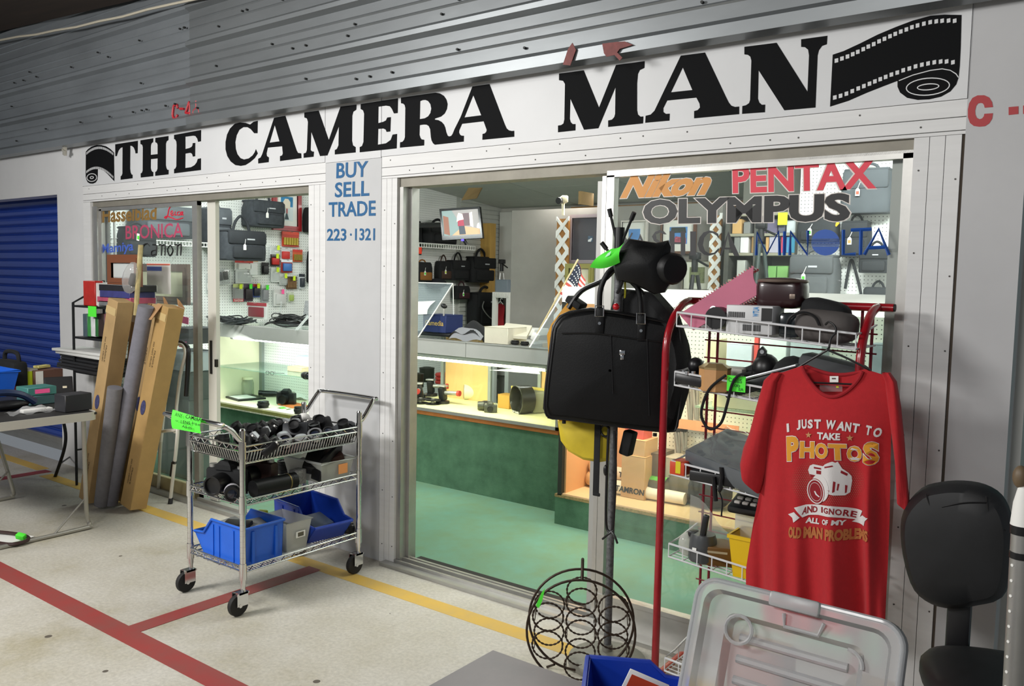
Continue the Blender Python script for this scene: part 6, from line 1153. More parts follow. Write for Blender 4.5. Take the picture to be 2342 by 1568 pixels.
book('tall red magazine box at the left end of the rack top shelf', 191, 642, 216, 698, -.25, .06, 'b5251d'); book('white book leaning against the red one on the rack', 214, 648, 228, 698, -.24, .17, 'd0d0cc', 12)
book('black hardback on top of the book stack', 226, 652, 300, 664, -.25, .18, '1f1f24'); book('blue book, second in the stack on the rack', 228, 666, 296, 680, -.25, .18, '3d3f7a'); book('pink book low in the stack on the rack', 222, 681, 298, 690, -.25, .18, 'b8506a'); book('grey book at the bottom of the stack on the rack', 226, 691, 298, 698, -.25, .18, '77797a')
framed('brown wooden mirror frame tilted on top of the books', 250, 582, 322, 653, -.2, mat('frame_mahogany', '#7a4526', .35, coat=.3), mat('mirror_pale', '#c9cdca', .2), mat('mirror_pale', '#c9cdca'), .055, .005)
for k, (u0, u1, col, lb) in enumerate(((190, 199, '4a5a62', 'slate magazine at the left of the rack middle shelf'), (200, 207, '3d8a44', 'green and red magazine on the rack middle shelf'), (208, 217, 'dadada', 'white-spined magazine with black letters on the rack middle shelf'), (218, 224, '2c6a34', 'dark green magazine on the rack middle shelf'), (225, 238, '33231f', 'dark brown book on the rack middle shelf'), (239, 250, '7d4a50', 'dull red book at the right of the rack middle shelf'))):
    book(lb, u0, 718, u1, 769, -.25, .17, col)
q = P(211, 712, y=-.29); b = MB(); b.box(q, (.11, .003, .072)); t = tag(b.build('green_card', green), 'fluorescent green card hanging on the black rack shelf edge', 'card')
t = thing('wrapped_stick', 'clear-wrapped stick with white and green tag standing on the rack', 'stick', P(315, 690, y=-.29)); b = MB(); a, c = P(322, 560, y=-.29), P(310, 720, y=-.29); b.tube([c, a], .016, 8); b.build('stick', mat('yellow_stick', '#b8a878', .4, var=.3, scale=20), t)
b = MB(); b.box(P(316, 542, y=-.30), (.03, .003, .045), rot(0, 10, 0)); b.m(1).box(P(316, 543, y=-.303), (.02, .002, .022), rot(0, 10, 0)); b.build('price_tag', [paper, green], t); b = MB(); b.ell(P(300, 635, y=-.31), (.06, .05, .11), rot(0, 25, 0), 12, 8); b.build('wrap', MATS['bag_film'], t); b = MB(); b.rbox(P(305, 640, y=-.30), (.05, .04, .08), .01, rot(0, 30, 0)); b.build('fittings', blackp, t)
b = MB(); fs_ = [P(u, v, y=-.29) for u, v in ((124, 850), (232, 850))]; W = fs_[1].x-fs_[0].x; zf = z3_+.002
for k in range(7):
    b = MB(); b.rbox((fs_[0].x+W/2+R.uniform(-.02, .02), -.17+R.uniform(-.02, .02), zf+.011+.021*k), (W*R.uniform(.9, 1.02), .22, .019), .004, rotz(R.uniform(-.08, .08)))
    tag(b.build('portfolio', mat('folder_black', '#222224', .5, var=.2) if k < 5 else mat('folder_white', '#cfcfcb', .6)), ('black portfolio in the stack on the rack lower shelf' if k < 5 else 'white folder on top of the black portfolios, lower of two' if k == 5 else 'white folder topmost on the portfolio stack'), 'folder', 'portfolios stacked on the rack' if k < 5 else None)
def lean(label, b_uv, t_uv, ty, w_, d_, m, name='shipping_box', cat='box', round_=False, marks=(), yb=None, flap=False):
    a = P(*b_uv, z=0) if yb is None else P(*b_uv, y=yb); c = P(*t_uv, y=ty); d = (c-a).normalized(); t = thing(name, label, cat, a)
    u = Vector((1, 0, 0)); u = (u-d*u.dot(d)).normalized(); n = d.cross(u)      # n points away from the wall
    if n.y > 0: n = -n
    a = a+d*.0+Vector((0, 0, d_*.28)); b = MB(); rr_ = Matrix((u, -n, d)).transposed(); Lh = (c-a).length
    if round_: b.cyl(a, c, w_/2, n=22); b.m(1).cyl(c-d*.004, c+d*.0006, w_/2*.8, n=22); b.build('roll', [m, mat('roll_core', '#6b6a70', .8)], t)
    else:
        b.rbox((a+c)/2, (w_, d_, Lh), .004, rr_, seg=1); b.build('box', m, t)
        f = lambda x, z, o=.0006: a+d*(z*Lh)+u*(x*w_)+n*(d_/2+o); sd = lambda y, z, o=.0006: a+d*(z*Lh)+u*(w_/2+o)+n*(y*d_)
        b = MB(); b.add([f(-.5, .93), f(.5, .93), f(.5, .965), f(-.5, .965)], [(0, 1, 2, 3)]); b.add([sd(.5, .93), sd(-.5, .93), sd(-.5, .965), sd(.5, .965)], [(0, 1, 2, 3)]); b.build('tape', mat('packing_tape', '#c4ab78', .3), t)
        b = MB()
        for x, z, tx, hh, ln_, side in marks:
            F = sd if side else f
            k = ln_/Lh; h2 = hh/(d_ if side else w_); sx = -1 if side else 1
            b.text(tx, F(sx*(x-h2/2), z+k), F(sx*(x-h2/2), z), F(sx*(x+h2/2), z+k), .012)
        if marks: b.build('lettering', mat('box_print', '#4c3d26', .7), t)
        b = MB(); q = f(.0, .50, .0008); cc = [q+u*(.028*math.cos(i*PI/10))+d*(.048*math.sin(i*PI/10)) for i in range(20)]; b.add(cc, [tuple(range(20))]); q2 = sd(0, .50, .0008); cc = [q2+n*(.028*math.cos(i*PI/10))+d*(.048*math.sin(i*PI/10)) for i in range(20)]; b.add(cc, [tuple(range(20))]); b.build('round_mark', mat('mark_blue', '#3d3f66', .7, var=.5, scale=60), t)
    if flap:
        b = MB(); b.add([c+u*(-w_/2)+n*(d_/2), c+u*(-.05*w_)+n*(d_/2), c+u*(-.1*w_)+n*(d_/2+.05)-d*.10, c+u*(-w_/2-.02)+n*(d_/2+.05)-d*.11], [(0, 1, 2, 3)]); b.add([v+n*.004 for v in b.v[:4]], [(3, 2, 1, 0)]); b.build('flap', mat('flap_brown', '#a8825a', .8), t); b = MB(); b.add([c+u*(-.2*w_)-n*(d_/2), c+u*(.5*w_)-n*(d_/2), c+u*(.45*w_)-n*(d_*.1)+d*.05, c-n*(d_*.2)+d*.055], [(0, 1, 2, 3)]); b.build('flap', mat('flap_brown', '#a8825a', .8), t)
    return t
mk = [(-.1, .70, 'DO NOT CRUSH', .012, .16, 0), (.12, .70, 'FRAGILE', .012, .11, 0), (.1, .12, 'FRAGILE', .012, .11, 0), (-.1, .12, 'DO NOT CRUSH', .012, .16, 0), (0, .70, 'FRAGILE', .012, .11, 1), (.2, .7, 'DO NOT CRUSH', .012, .16, 1)]
card2 = mat('cardboard_orange', '#ab8a55', .8, var=.14, scale=5)
lean('long cardboard box leaning at the left of the group, tape across its top', (208, 1152), (278, 686), -.36, .12, .11, card, marks=mk)
lean('narrow cardboard box leaning behind the tall grey roll', (282, 1150), (322, 706), -.20, .085, .08, card2, marks=mk[:2])
lean('long cardboard box with torn open flaps, second from the right', (300, 1158), (364, 696), -.15, .09, .09, card, marks=mk[:2], flap=True)
lean('widest cardboard box leaning at the right of the group, torn top flap', (304, 1168), (393, 700), -.22, .125, .115, card2, marks=mk, flap=True)
fab = mat('grey_felt', '#77767e', .9, var=.12, scale=30)
lean('tall grey fabric roll leaning between the cardboard boxes', (252, 1160), (334, 700), -.34, .095, .1, fab, 'fabric_roll', 'roll', True)
lean('short grey fabric roll standing in front of the left cardboard box', (232, 1163), (263, 886), -.46, .09, .1, mat('grey_felt_dull', '#6f6d70', .9, var=.12, scale=30), 'fabric_roll', 'roll', True)
# white step stool at the right of the boxes
wt_ = mat('white_tube', '#d9d6cc', .35); st = thing('step_stool', 'folded white tube step stool with black padded loop beside the cardboard boxes', 'stool', P(392, 1150, z=0))
a, c = P(390, 1140, z=.03), P(406, 992, y=-.16); b = MB(); b.tube(smooth_path([P(370, 986, y=-.18), P(398, 984, y=-.16), c, a], 4), .0115, 10); b.build('front_leg', wt_, st); b = MB(); b.cyl(P(389, 1152, z=0), P(391, 1138, z=.035), .0155, .0145, 12); b.build('foot', rubber, st)
b = MB(); b.tube([a.lerp(c, .58)+Vector((-.014, -.004, .0)), a.lerp(c, .36)+Vector((-.016, -.006, 0))], .009, 8); b.cyl(a.lerp(c, .56), a.lerp(c, .6), .0145, n=12); b.build('latch', blackp, st)
lp = [P(u, v, y=-.10) for u, v in ((404, 925), (412, 860), (424, 810), (418, 790), (402, 788), (392, 800), (384, 860), (376, 930), (368, 1010))]; b = MB(); b.tube(smooth_path(lp, 5), .011, 10); b.build('loop', wt_, st); b = MB(); b.tube(smooth_path([P(u, v, y=-.085) for u, v in ((426, 905), (430, 840), (430, 800), (418, 784), (404, 784))], 5), .016, 10); b.build('pad', blackp, st)
b = MB(); b.tube([P(404, 925, y=-.1), P(400, 990, y=-.12)], .0105, 8); b.tube([P(368, 1010, y=-.1), P(362, 1120, z=0.01)], .0105, 8); b.build('rear_leg', wt_, st)
# ================================================================ coat stand and the bags on it
YS = -.28
pc_ = P(1390, 1490, z=.05); cx, cy = pc_.x, YS
cs = thing('coat_stand', 'grey speckled coat stand on a round base in front of the glass door', 'stand', (cx, cy, 0))
spk = mat('speckled_steel', '#6f7072', .5, .4, var=.6, scale=70)
ztop = P(1402, 535, y=YS).z
b = MB(); b.cyl((cx, cy, .05), (cx, cy, ztop), .0155, n=14); b.build('pole', spk, cs)
b = MB(); b.lathe([(.155, 0), (.16, .012), (.155, .03), (.12, .046), (.05, .058), (.022, .06), (.02, .085), (.001, .086)], (cx, cy, 0), n=32); b.build('base', mat('base_grey', '#8b897f', .55, .2, var=.25, scale=12), cs)
b = MB(); b.cyl((cx, cy, ztop-.07), (cx, cy, ztop+.025), .02, n=14); b.build('top_cap', blackp, cs)
for (u, v), (u2, v2) in (((1411, 556), (1395, 484)), ((1421, 558), (1448, 492)), ((1411, 600), (1380, 560)), ((1430, 600), (1462, 590))):
    a, c = P(u, v, y=YS), P(u2, v2, y=YS-.02); b = MB(); b.tube([Vector((cx, cy, a.z-.06)), a, c], .0055, 8); b.cyl(c-(c-a).normalized()*.02, c+(c-a).normalized()*.012, .009, n=10); b.build('hook', blackm, cs)
def uvy(y): return lambda u, v, o=0.: P(u, v, y=y+o)
def uvp(pt, ang):
    "sight line met with an upright plane through pt, turned by ang; o moves along its back normal"
    nb = Vector((-math.sin(math.radians(ang)), math.cos(math.radians(ang)), 0)); pt = Vector(pt)
    def g_(u, v, o=0.):
        d = CF*FPX + CR*(u-FW/2) - CU*(v-FH/2); return CAM + d*((pt+nb*o-CAM).dot(nb)/d.dot(nb))
    return g_, nb
# big black briefcase bag
g, nb = uvp((1.44, -.385, 0), 30)
t = thing('garment_bag', 'large black leather briefcase bag with buckled handles hanging on the coat stand', 'bag', g(1390, 980))
outl = [(1300, 712), (1350, 704), (1440, 716), (1535, 735), (1556, 742), (1562, 780), (1563, 900), (1552, 978), (1540, 990), (1500, 989), (1400, 977), (1290, 962), (1252, 958), (1241, 935), (1245, 880), (1256, 790), (1262, 745), (1278, 722)]
o3 = [g(u, v) for u, v in outl]; cen = sum(o3, Vector())/len(o3)
b = MB(); rings = []
for k, yo in ((.9, .0), (1., .016), (1., .10), (.9, .115)): rings.append([cen+(p-cen)*k+nb*yo for p in o3])
b.loft(rings, caps=False); b.add(rings[-1], [tuple(range(len(o3)))])
def ins(p, k): return cen+(p-cen)*k
rr2 = [[ins(p, k)+nb*yo for p in o3] for k, yo in ((.9, 0), (.6, -.014), (.25, -.02), (.02, -.021))]; b.loft(rr2, caps=False); b.build('body', leather, t)
b = MB(); b.tube(smooth_path([p+(p-cen)*-.03+nb*-.001 for p in o3], 3, True), .004, 6, closed=True); b.build('piping', blackp, t)
b = MB(); b.tube(smooth_path([g(1285, 762, -.012), g(1360, 762, -.02), g(1460, 775, -.02), g(1540, 785, -.012)], 5), .003, 6); b.tube([g(1397, 765, -.022), g(1402, 900, -.022)], .0025, 6); b.tube([g(1480, 775, -.022), g(1485, 950, -.018)], .0025, 6); b.build('seams', blackp, t)
for u, v in ((1371, 705), (1466, 722)):
    b = MB(); b.rbox(g(u+1, v+28, -.018), (.032, .008, .1), .004, rot(0, 0, 30)); b.build('handle_tab', leather, t)
    b = MB(); q = g(u, v+6, -.026); b.tube([q+Vector((sx*.016*.866, sx*.008, sz*.02)) for sx, sz in ((-1, -1), (1, -1), (1, 1), (-1, 1))], .0028, 6, closed=True); b.m(0).cyl(g(u, v+34, -.022), g(u, v+34, -.027), .006, n=10); b.build('buckle', chrome, t)
for l in (((1371, 708), (1374, 660), (1392, 622), (1412, 610)), ((1466, 724), (1462, 670), (1440, 625), (1416, 612))): b = MB(); b.tube(smooth_path([g(u, v, -.012) for u, v in l], 6), .0105, 10); b.build('handle', leather, t)
b = MB(); q = g(1423, 806, -.024); b.rbox(q, (.022, .006, .02), .004, rot(0, 0, 30)); b.rbox(q+Vector((0, 0, -.018)), (.014, .006, .02), .004, rot(0, 0, 30)); b.build('lock', chrome, t)
for u, v in ((1290, 961), (1498, 990)): b = MB(); b.cyl(g(u, v, .03), g(u, v, .03)+Vector((0, 0, -.012)), .008, n=10); b.build('foot', blackp, t)
# camera holster hanging above
g, nb = uvp((1.53, -.37, 0), 30); t = thing('camera_holster', 'black camera bag with round end pocket hanging at the top of the coat stand', 'bag', g(1500, 660))
hl = [(1436, 546), (1500, 556), (1528, 550), (1534, 565), (1530, 600), (1532, 650), (1520, 668), (1495, 672), (1450, 650), (1410, 640), (1400, 600), (1420, 565)]
o3 = [g(u, v) for u, v in hl]; cen = sum(o3, Vector())/len(o3)
b = MB(); b.loft([[cen+(p-cen)*k+nb*yo for p in o3] for k, yo in ((.02, -.105), (.6, -.1), (.95, -.075), (1, -.04), (1, .04), (.9, .06))]); b.build('body', leather, t)
b = MB(); ax = Vector((.85, -.5, -.1)).normalized(); q = g(1524, 612, -.05); b.lathe([(.001, 0), (.058, .0), (.06, .02), (.058, .07), (.05, .08), (.001, .084)], q-ax*.02, ax, 20); b.build('end_pocket', leather, t)
b = MB(); b.tube(smooth_path([g(1425, 560, -.03), g(1420, 600, -.05), g(1424, 640, -.05), g(1412, 670, -.02)], 5), .006, 6); b.build('strap', blackp, t)
# dark shoulder bag behind, right of the red tube; bag straps
g = uvy(-.19); t = thing('shoulder_bag', 'black shoulder bag hanging behind the briefcase bag, showing at its right', 'bag', g(1540, 960))
o3 = [g(u, v) for u, v in ((1420, 660), (1500, 670), (1545, 720), (1568, 790), (1574, 830), (1566, 900), (1548, 960), (1520, 980), (1420, 960), (1380, 800))]; cen = sum(o3, Vector())/len(o3)
b = MB(); b.loft([[cen+(p-cen)*k+Vector((0, yo, 0)) for p in o3] for k, yo in ((.85, -.06), (1, -.035), (1, .035), (.8, .05))]); b.build('body', blackf, t)
b = MB(); b.tube(smooth_path([g(1480, 680, -.03), g(1440, 640, -.05), g(1415, 610, -.05)], 5), .009, 8); b.build('strap', blackp, t)
# yellow and black pack behind
yl = mat('yellow_nylon', '#d9c02a', .6, var=.15, scale=8); yo_ = mat('ochre_nylon', '#c48a1c', .6, var=.15)
g, nb = uvp((1.36, -.27, 0), 24); t = thing('yellow_pack', 'yellow and black pack hanging behind the briefcase bag on the coat stand', 'bag', g(1340, 1050))
o3 = [g(u, v) for u, v in ((1275, 960), (1400, 960), (1400, 1052), (1372, 1056), (1335, 1050), (1300, 1030), (1282, 1005))]; cen = sum(o3, Vector())/len(o3)
b = MB(); b.loft([[cen+(p-cen)*k+nb*yo for p in o3] for k, yo in ((.75, -.03), (.97, -.015), (1, 0), (1, .03), (.8, .045))]); b.build('lower_body', yl, t)
o3 = [g(u, v) for u, v in ((1252, 765), (1262, 740), (1300, 690), (1330, 700), (1345, 745), (1330, 965), (1280, 965), (1258, 850))]; cen = sum(o3, Vector())/len(o3)
b = MB(); b.loft([[cen+(p-cen)*k+nb*yo for p in o3] for k, yo in ((.8, -.03), (1, -.01), (1, .03), (.8, .045))]); b.build('upper_body', yo_, t)
b = MB(); b.rbox(g(1318, 692, -.02), (.075, .06, .03), .008, rot(0, 28, 0)); b.build('top_flap', blackf, t)
b = MB(); p0, p1 = g(1366, 960, -.05), g(1364, 1130, -.05); b.rbox((p0+p1)/2, (.028, .004, p0.z-p1.z), .0015); b.rbox(p1, (.032, .008, .014), .003); b.build('hanging_strap', blackf, t)
b = MB(); b.tube(smooth_path([g(u, v, -.04) for u, v in ((1300, 705), (1330, 665), (1380, 640), (1408, 612))], 5), .01, 8); b.build('strap', blackp, t)
b = MB(); b.tube([g(1384, 985, -.05)+Vector((.022*math.cos(a*PI/8), 0, .022*math.sin(a*PI/8))) for a in range(16)], .005, 6, closed=True); b.build('ring', blackm, t)
for u in (1428, 1408): b = MB(); b.tube(smooth_path([g(u, 625, -.03), g(u+2, 660, -.035), g(u, 705, -.02)], 5), .004, 6); b.build('cord', mat('cord_yellow', '#c9c22a', .6), t)
g = uvy(-.33); t = thing('looped_cord', 'long black cord looped down the coat stand pole', 'cord', g(1390, 1220)); b = MB(); b.tube(smooth_path([g(u, v, -.03) for u, v in ((1392, 980), (1388, 1080), (1386, 1190), (1393, 1215), (1402, 1200), (1408, 1080), (1405, 985))], 6), .0055, 8); b.tube(smooth_path([g(1402, 1212, -.03), g(1390, 1222, -.035), g(1378, 1232, -.03)], 4), .0045, 6); b.tube(smooth_path([g(1398, 1214, -.03), g(1406, 1226, -.035), g(1412, 1242, -.03)], 4), .0045, 6); b.build('cord', blackp, t); b = MB(); b.ell(g(1385, 1075, -.034), (.009, .009, .022)); b.build('toggle', blackp, t)
b = MB(); b.rbox(P(1437, 1012, y=-.24), (.045, .05, .1), .008, rot(0, 12, 0)); tag(b.build('black_pouch', blackf), 'small black pouch hanging below the briefcase bag, right of the pole', 'pouch')
# green card on top
g = uvy(-.45); t = thing('green_card', 'fluorescent green folded card tied at the top of the coat stand', 'card', g(1390, 590)); q0, q1, q2, q3 = g(1400, 568), g(1436, 545), g(1418, 600), g(1349, 611)
b = MB(); b.sheet(8, 8, lambda a, c: q0.lerp(q1, a).lerp(q3.lerp(q2, a), c)+Vector((0, -.03*math.sin(PI*c), -.012*math.sin(PI*a)))); b.build('sheet', green, t); b = MB(); b.quad(*[v+Vector((0, -.034, 0)) for v in (g(1400, 580), g(1409, 574), g(1405, 584), g(1394, 589))]); b.build('sticker', mat('sticker_mint', '#bff3d0', .7), t)
b = MB(); b.ell(P(1409, 701, y=-.44), (.013, .013, .013)); tag(b.build('red_bead', mat('red_bead', '#b3121e', .25)), 'shiny red bead hanging between the bag handles', 'bead')
# ================================================================ red display rack
dr_ = thing('display_rack', 'red tube display rack with white wire baskets in front of the right glass', 'rack', (2.05, -.2, 0))
RX0, RX1, RYF, RYB = 1.708, 2.402, -.30, -.095; rz_ = 1.475
for x in (RX0, RX1):
    b = MB(); b.tube([(x, RYF, .02)]+[(x, RYF, .3), (x, RYF, 1.28)]+arc((x, RYB, 1.28), RYB-RYF, 180, 90, 8, 1, 2, ry=rz_-1.28)[1:]+[(x, RYB+.01, rz_)], .0145, 12); b.build('upright', redp, dr_)
b = MB(); b.cyl((RX0-.01, RYB, rz_), (RX1+.05, RYB, rz_), .0145, n=14); b.m(1).cyl((RX1+.05, RYB, rz_), (RX1+.055, RYB, rz_), .013, n=14); b.build('top_tube', [redp, rubber], dr_)
for x in (RX0, RX1): b = MB(); b.tube([(x, RYF-.0, .02), (x, -.07, .03), (x+.02, -.05, .03)], .013, 10); b.build('foot_tube', mat('red_faded', '#c0503c', .35), dr_)
gx = [1.80, 1.835, 2.365, 2.40]
b = MB()
for x in gx: b.cyl((x-.02, RYB+.025, .12), (x-.02, RYB+.025, rz_-.01), .0055, n=8)
b.build('grid_verticals', mat('maroon_wire', '#7c1626', .4), dr_)
b = MB(); z = .16
while z < 1.44: b.tube([(gx[0]-.035, RYB+.018, z), (gx[3]+.0, RYB+.018, z-.012)], .003, 5); z += .0685
b.build('grid_wires', MATS['maroon_wire'], dr_)
whw = mat('white_wire', '#d5d6d8', .4)
def basket(zl, zr, yf=-.335):
    x0, x1, yb = 1.765, 2.395, -.085; h = .05
    zz = lambda x: zl+(zr-zl)*(x-x0)/(x1-x0); V = lambda x, y, k=0.: Vector((x, y, zz(x)-k))
    b = MB()
    b.tube([V(x0, yb, h), V(x0, yf, h), V(x1, yf, h), V(x1, yb, h)], .0035, 6); b.tube([V(x0, yb, -.02), V(x0, yf+.08, 0), V(x0, yf, 0), V(x1, yf, 0), V(x1, yf+.08, 0), V(x1, yb, -.02)], .0042, 6)
    n = 11
    for i in range(n+1): x = x0+(x1-x0)*i/n; b.tube([V(x, yf, 0), V(x, yf, h), V(x, yb, h)], .0022, 5)
    for k in range(1, 9): b.tube([V(x0, yf+(yb-yf)*k/9, h), V(x1, yf+(yb-yf)*k/9, h)], .0018, 5)
    for y in (yf+.12,): b.tube([V(x0, y, 0), V(x0, y, h)], .0022, 5); b.tube([V(x1, y, 0), V(x1, y, h)], .0022, 5)
    b.build('basket', whw, dr_); return lambda u, v, y: Vector((P(u, v, y=y).x, y, zz(P(u, v, y=y).x)-h+.003))
b1 = basket(1.437, 1.393); b2 = basket(1.219, 1.165); b3 = basket(.885, .83); b4 = basket(.572, .52); b5 = basket(.13, .09)
# top basket goods
g = uvy(-.24); t = thing('slide_tray', 'dusty pink slotted plastic tray leaning across the top wire basket', 'tray', g(1640, 740))
f0, f1, f2, f3 = g(1553, 718, -.06), g(1724, 608, .0), g(1748, 665, .0), g(1585, 755, -.06); pk = mat('dusty_pink', '#c2607e', .45, var=.08)
U = (f1-f0); V_ = (f3-f0); N = U.cross(V_).normalized(); N = -N if N.y > 0 else N
b = MB(); A_ = lambda a, c, n=0.: f0.lerp(f1, a).lerp(f3.lerp(f2, a), c)+N*n
b.sheet(12, 8, lambda a, c: A_(a-.06*math.sin(PI*c)*(a > .95), c)); b.sheet(12, 8, lambda a, c: A_(a-.06*math.sin(PI*c)*(a > .95), c, -.006)); b.build('face', pk, t)
for c in (0., 1.):
    b = MB()
    for k in range(22): a = .28+.7*k/21; b.box(A_(a, c, -.04), (.0035, .075, .012), Matrix((U.normalized(), N, U.normalized().cross(N))).transposed())
    b.tube([A_(.25, c, -.078), A_(1., c, -.078)], .004, 5); b.build('slot_fins', mat('tray_red', '#b03040', .35), t)
b = MB(); b.cyl(A_(.36, .62, .001), A_(.36, .62, .003), .012, n=14); b.build('pin', chrome, t)
q = b1(1648, 745, -.27); t = thing('round_tin', 'black round tin at the left of the top wire basket', 'tin', q); b = MB(); b.cyl(q+Vector((0, -.05, .042)), q+Vector((.0, .06, .042)), .04, n=24); b.build('tin', blackp, t)
def rbx(label, bz, u, y, d, m, name='carton', cat='box', rz=0., bev=.004, up=0.): q = bz(u, 700, y); t = thing(name, label, cat, q+Vector((0, 0, up)), rz, None, local=True); b = MB(); b.rbox((0, 0, d[2]/2), d, bev); b.build('box', m, t); return t
t = rbx('white barcoded box in the middle of the top wire basket', b1, 1728, -.26, (.17, .11, .1), mat('box_silver_white', '#c9cacb', .45), rz=-.03)
b = MB()
for k in range(22): b.box((-.075+.0028*k*1.0, -.0555, .066), (.0012 if k % 3 else .002, .0008, .02))
for k in range(30): b.box((-.02+.0022*k, -.0555, .022), (.001 if k % 4 else .0016, .0008, .022))
b.build('barcode', ink, t); b = MB(); b.text('WTUA', (.036, -.0556, .062), (.036, -.0556, .096), (.014, -.0556, .062), .02); b.m(1).box((.064, -.0556, .07), (.038, .0006, .045)); b.build('lettering', [mat('print_blue_bold', '#2f86c4', .5), ink], t)
q = b1(1788, 700, -.2)+Vector((0, 0, .1)); t = thing('hat_box', 'dark brown round-cornered case on top of the white barcoded box', 'case', q); b = MB(); b.ell(q+Vector((.0, .0, .05)), (.085, .06, .055), None, 24, 12, .45); b.build('case', mat('oxblood', '#2c1214', .3, coat=.3), t); b = MB(); b.lathe([(.085, 0), (.088, .004), (.085, .01)], q+Vector((0, 0, .088)), n=24, caps=False); b.rbox(q+Vector((.055, -.055, .04)), (.02, .01, .018), .002); b.build('trim', mat('case_trim', '#7c6d62', .4, .4), t)
b = MB(); q = b1(1815, 700, -.25); b.rbox(q+Vector((0, 0, .045)), (.07, .1, .085), .012); tag(b.build('wrapped_box', mat('wrapped_black', '#22272a', .15)), 'black shrink-wrapped box beside the barcoded box in the top basket', 'box')
q = b1(1890, 700, -.24); t = thing('camera_pouch', 'grey and black padded camera pouch at the right of the top wire basket', 'bag', q); b = MB(); b.ell(q+Vector((0, 0, .055)), (.105, .075, .055), rot(0, 4, 0), 22, 12, .6); b.build('body', mat('pouch_grey', '#55504e', .8, var=.1), t); b = MB(); b.ell(q+Vector((-.01, .03, .1)), (.085, .05, .045), rot(0, 12, 0), 20, 10, .7); b.build('flap', blackf, t)
b = MB(); b.tube(smooth_path([q+Vector((-.05+.055*math.cos(a), -.08, .05+.05*math.sin(a))) for a in (3.2, 2.6, 2.0, 1.4, .8, .2)], 4), .005, 6); b.build('piping', blackp, t)
# second basket goods
q = b2(1575, 850, -.3); t = thing('film_magazine', 'black metal film back at the left of the second basket', 'camera part', q); b = MB(); b.rbox(q+Vector((.03, .02, .022)), (.14, .12, .04), .01, rot(0, 6, 0)); b.ell(q+Vector((-.0, .06, .07)), (.03, .03, .03)); b.build('body', blackp, t); b = MB()
for dx, dy in ((-.02, -.02), (.02, -.025), (-.0, -.035)): b.cyl(q+Vector((dx+.01, dy, .042)), q+Vector((dx+.01, dy, .056)), .008, n=10)
b.build('levers', silv, t)
q = b2(1635, 850, -.31); t = thing('wooden_case', 'tan octagonal case with metal lid in the second basket', 'case', q); b = MB(); oc = [(math.cos(PI/8+k*PI/4)*.058, math.sin(PI/8+k*PI/4)*.045) for k in range(8)]; b.loft([[q+Vector((x*s_, y*s_, z)) for x, y in oc] for s_, z in ((.96, 0), (1, .004), (1, .078), (.97, .082))], smooth=False); b.build('body', mat('tan_leather', '#bf8f5c', .55, var=.1), t); b = MB(); b.loft([[q+Vector((x*s_, y*s_, z)) for x, y in oc] for s_, z in ((1.02, .079), (1.02, .086), (.6, .1))], smooth=False); b.build('lid', mat('brass_lid', '#a89064', .35, .6), t)
q = b2(1700, 800, -.16); t = thing('metal_bracket', 'black metal bracket rising at the back of the second basket', 'bracket', q); b = MB(); b.prism([(-.08, .04), (.05, .1), (.06, .15), (.075, .165), (.09, .15), (.09, .04)], q, (1, 0, 0), (0, 0, 1), (0, -1, 0), .012); b.m(0); b.build('plate', blackm, t); b = MB(); b.cyl(q+Vector((.076, -.012, .145)), q+Vector((.076, -.0145, .145)), .008, n=10); b.build('stud', silv, t)
rbx('grey-white flat boxes stacked behind the tan case in the second basket', b2, 1672, -.17, (.14, .09, .075), mat('box_pale', '#b7b4ab', .6), up=.0)
q = b2(1745, 850, -.27); t = thing('slide_viewer', 'long black slide viewer with silver edge lying in the second basket', 'viewer', q+Vector((0, 0, .0))); b = MB(); b.rbox(q+Vector((.0, 0, .055)), (.28, .05, .05), .008, rot(0, -19, 0)); b.build('body', blackp, t); b = MB(); b.rbox(q+Vector((.03, -.012, .095)), (.2, .04, .01), .003, rot(0, -19, 0)); b.build('silver_edge', silv, t)
b = MB(); q = b2(1745, 850, -.15); b.ell(q+Vector((.01, 0, .09)), (.05, .05, .055)); b.ell(q+Vector((.0, 0, .045)), (.09, .06, .045)); tag(b.build('black_lamp', blackp), 'black lamp head behind the slide viewer in the second basket', 'lamp')
q = b2(1900, 850, -.2); t = thing('grey_bag', 'dark grey folded bag behind the shirt hanger in the second basket', 'bag', q); b = MB(); b.rbox(q+Vector((.0, .01, .085)), (.24, .1, .17), .03, rot(0, 10, 0)); b.build('body', mat('bag_slate', '#2c3033', .6, var=.2), t); b = MB(); b.ell(q+Vector((-.13, .0, .08)), (.08, .06, .09)); b.build('side_lobe', blackf, t)
t = thing('camera_strap', 'thin black strap drooping from the second basket beside the green card', 'strap', P(1620, 970, y=-.36)); b = MB(); b.tube(smooth_path([P(u, v, y=-.355) for u, v in ((1660, 858), (1622, 890), (1604, 940), (1612, 970), (1628, 981), (1650, 965), (1664, 920), (1674, 880), (1690, 858), (1720, 852))], 6), .0052, 6); b.build('strap', blackf, t)
t = thing('price_card', 'fluorescent green handwritten card clipped under the second basket', 'card', P(1684, 890, y=-.345)); c, W, H = at_box(1662, 861, 1706, 893, y=-.345); b = MB(); b.box(c, (W, .002, H)); b.build('card', green, t); b = MB(); fq = lambda x, y: c+Vector((W*x, -.0015, H*y)); b.text('CASES', fq(-.42, .1), fq(.3, .06), fq(-.42, .36), .01); b.text('5.00', fq(-.3, -.18), fq(.2, -.22), fq(-.3, .0), .01); b.text('EA', fq(.15, -.42), fq(.4, -.42), fq(.15, -.24), .01); b.build('lettering', mat('ink_green', '#1d6b24', .6), t)
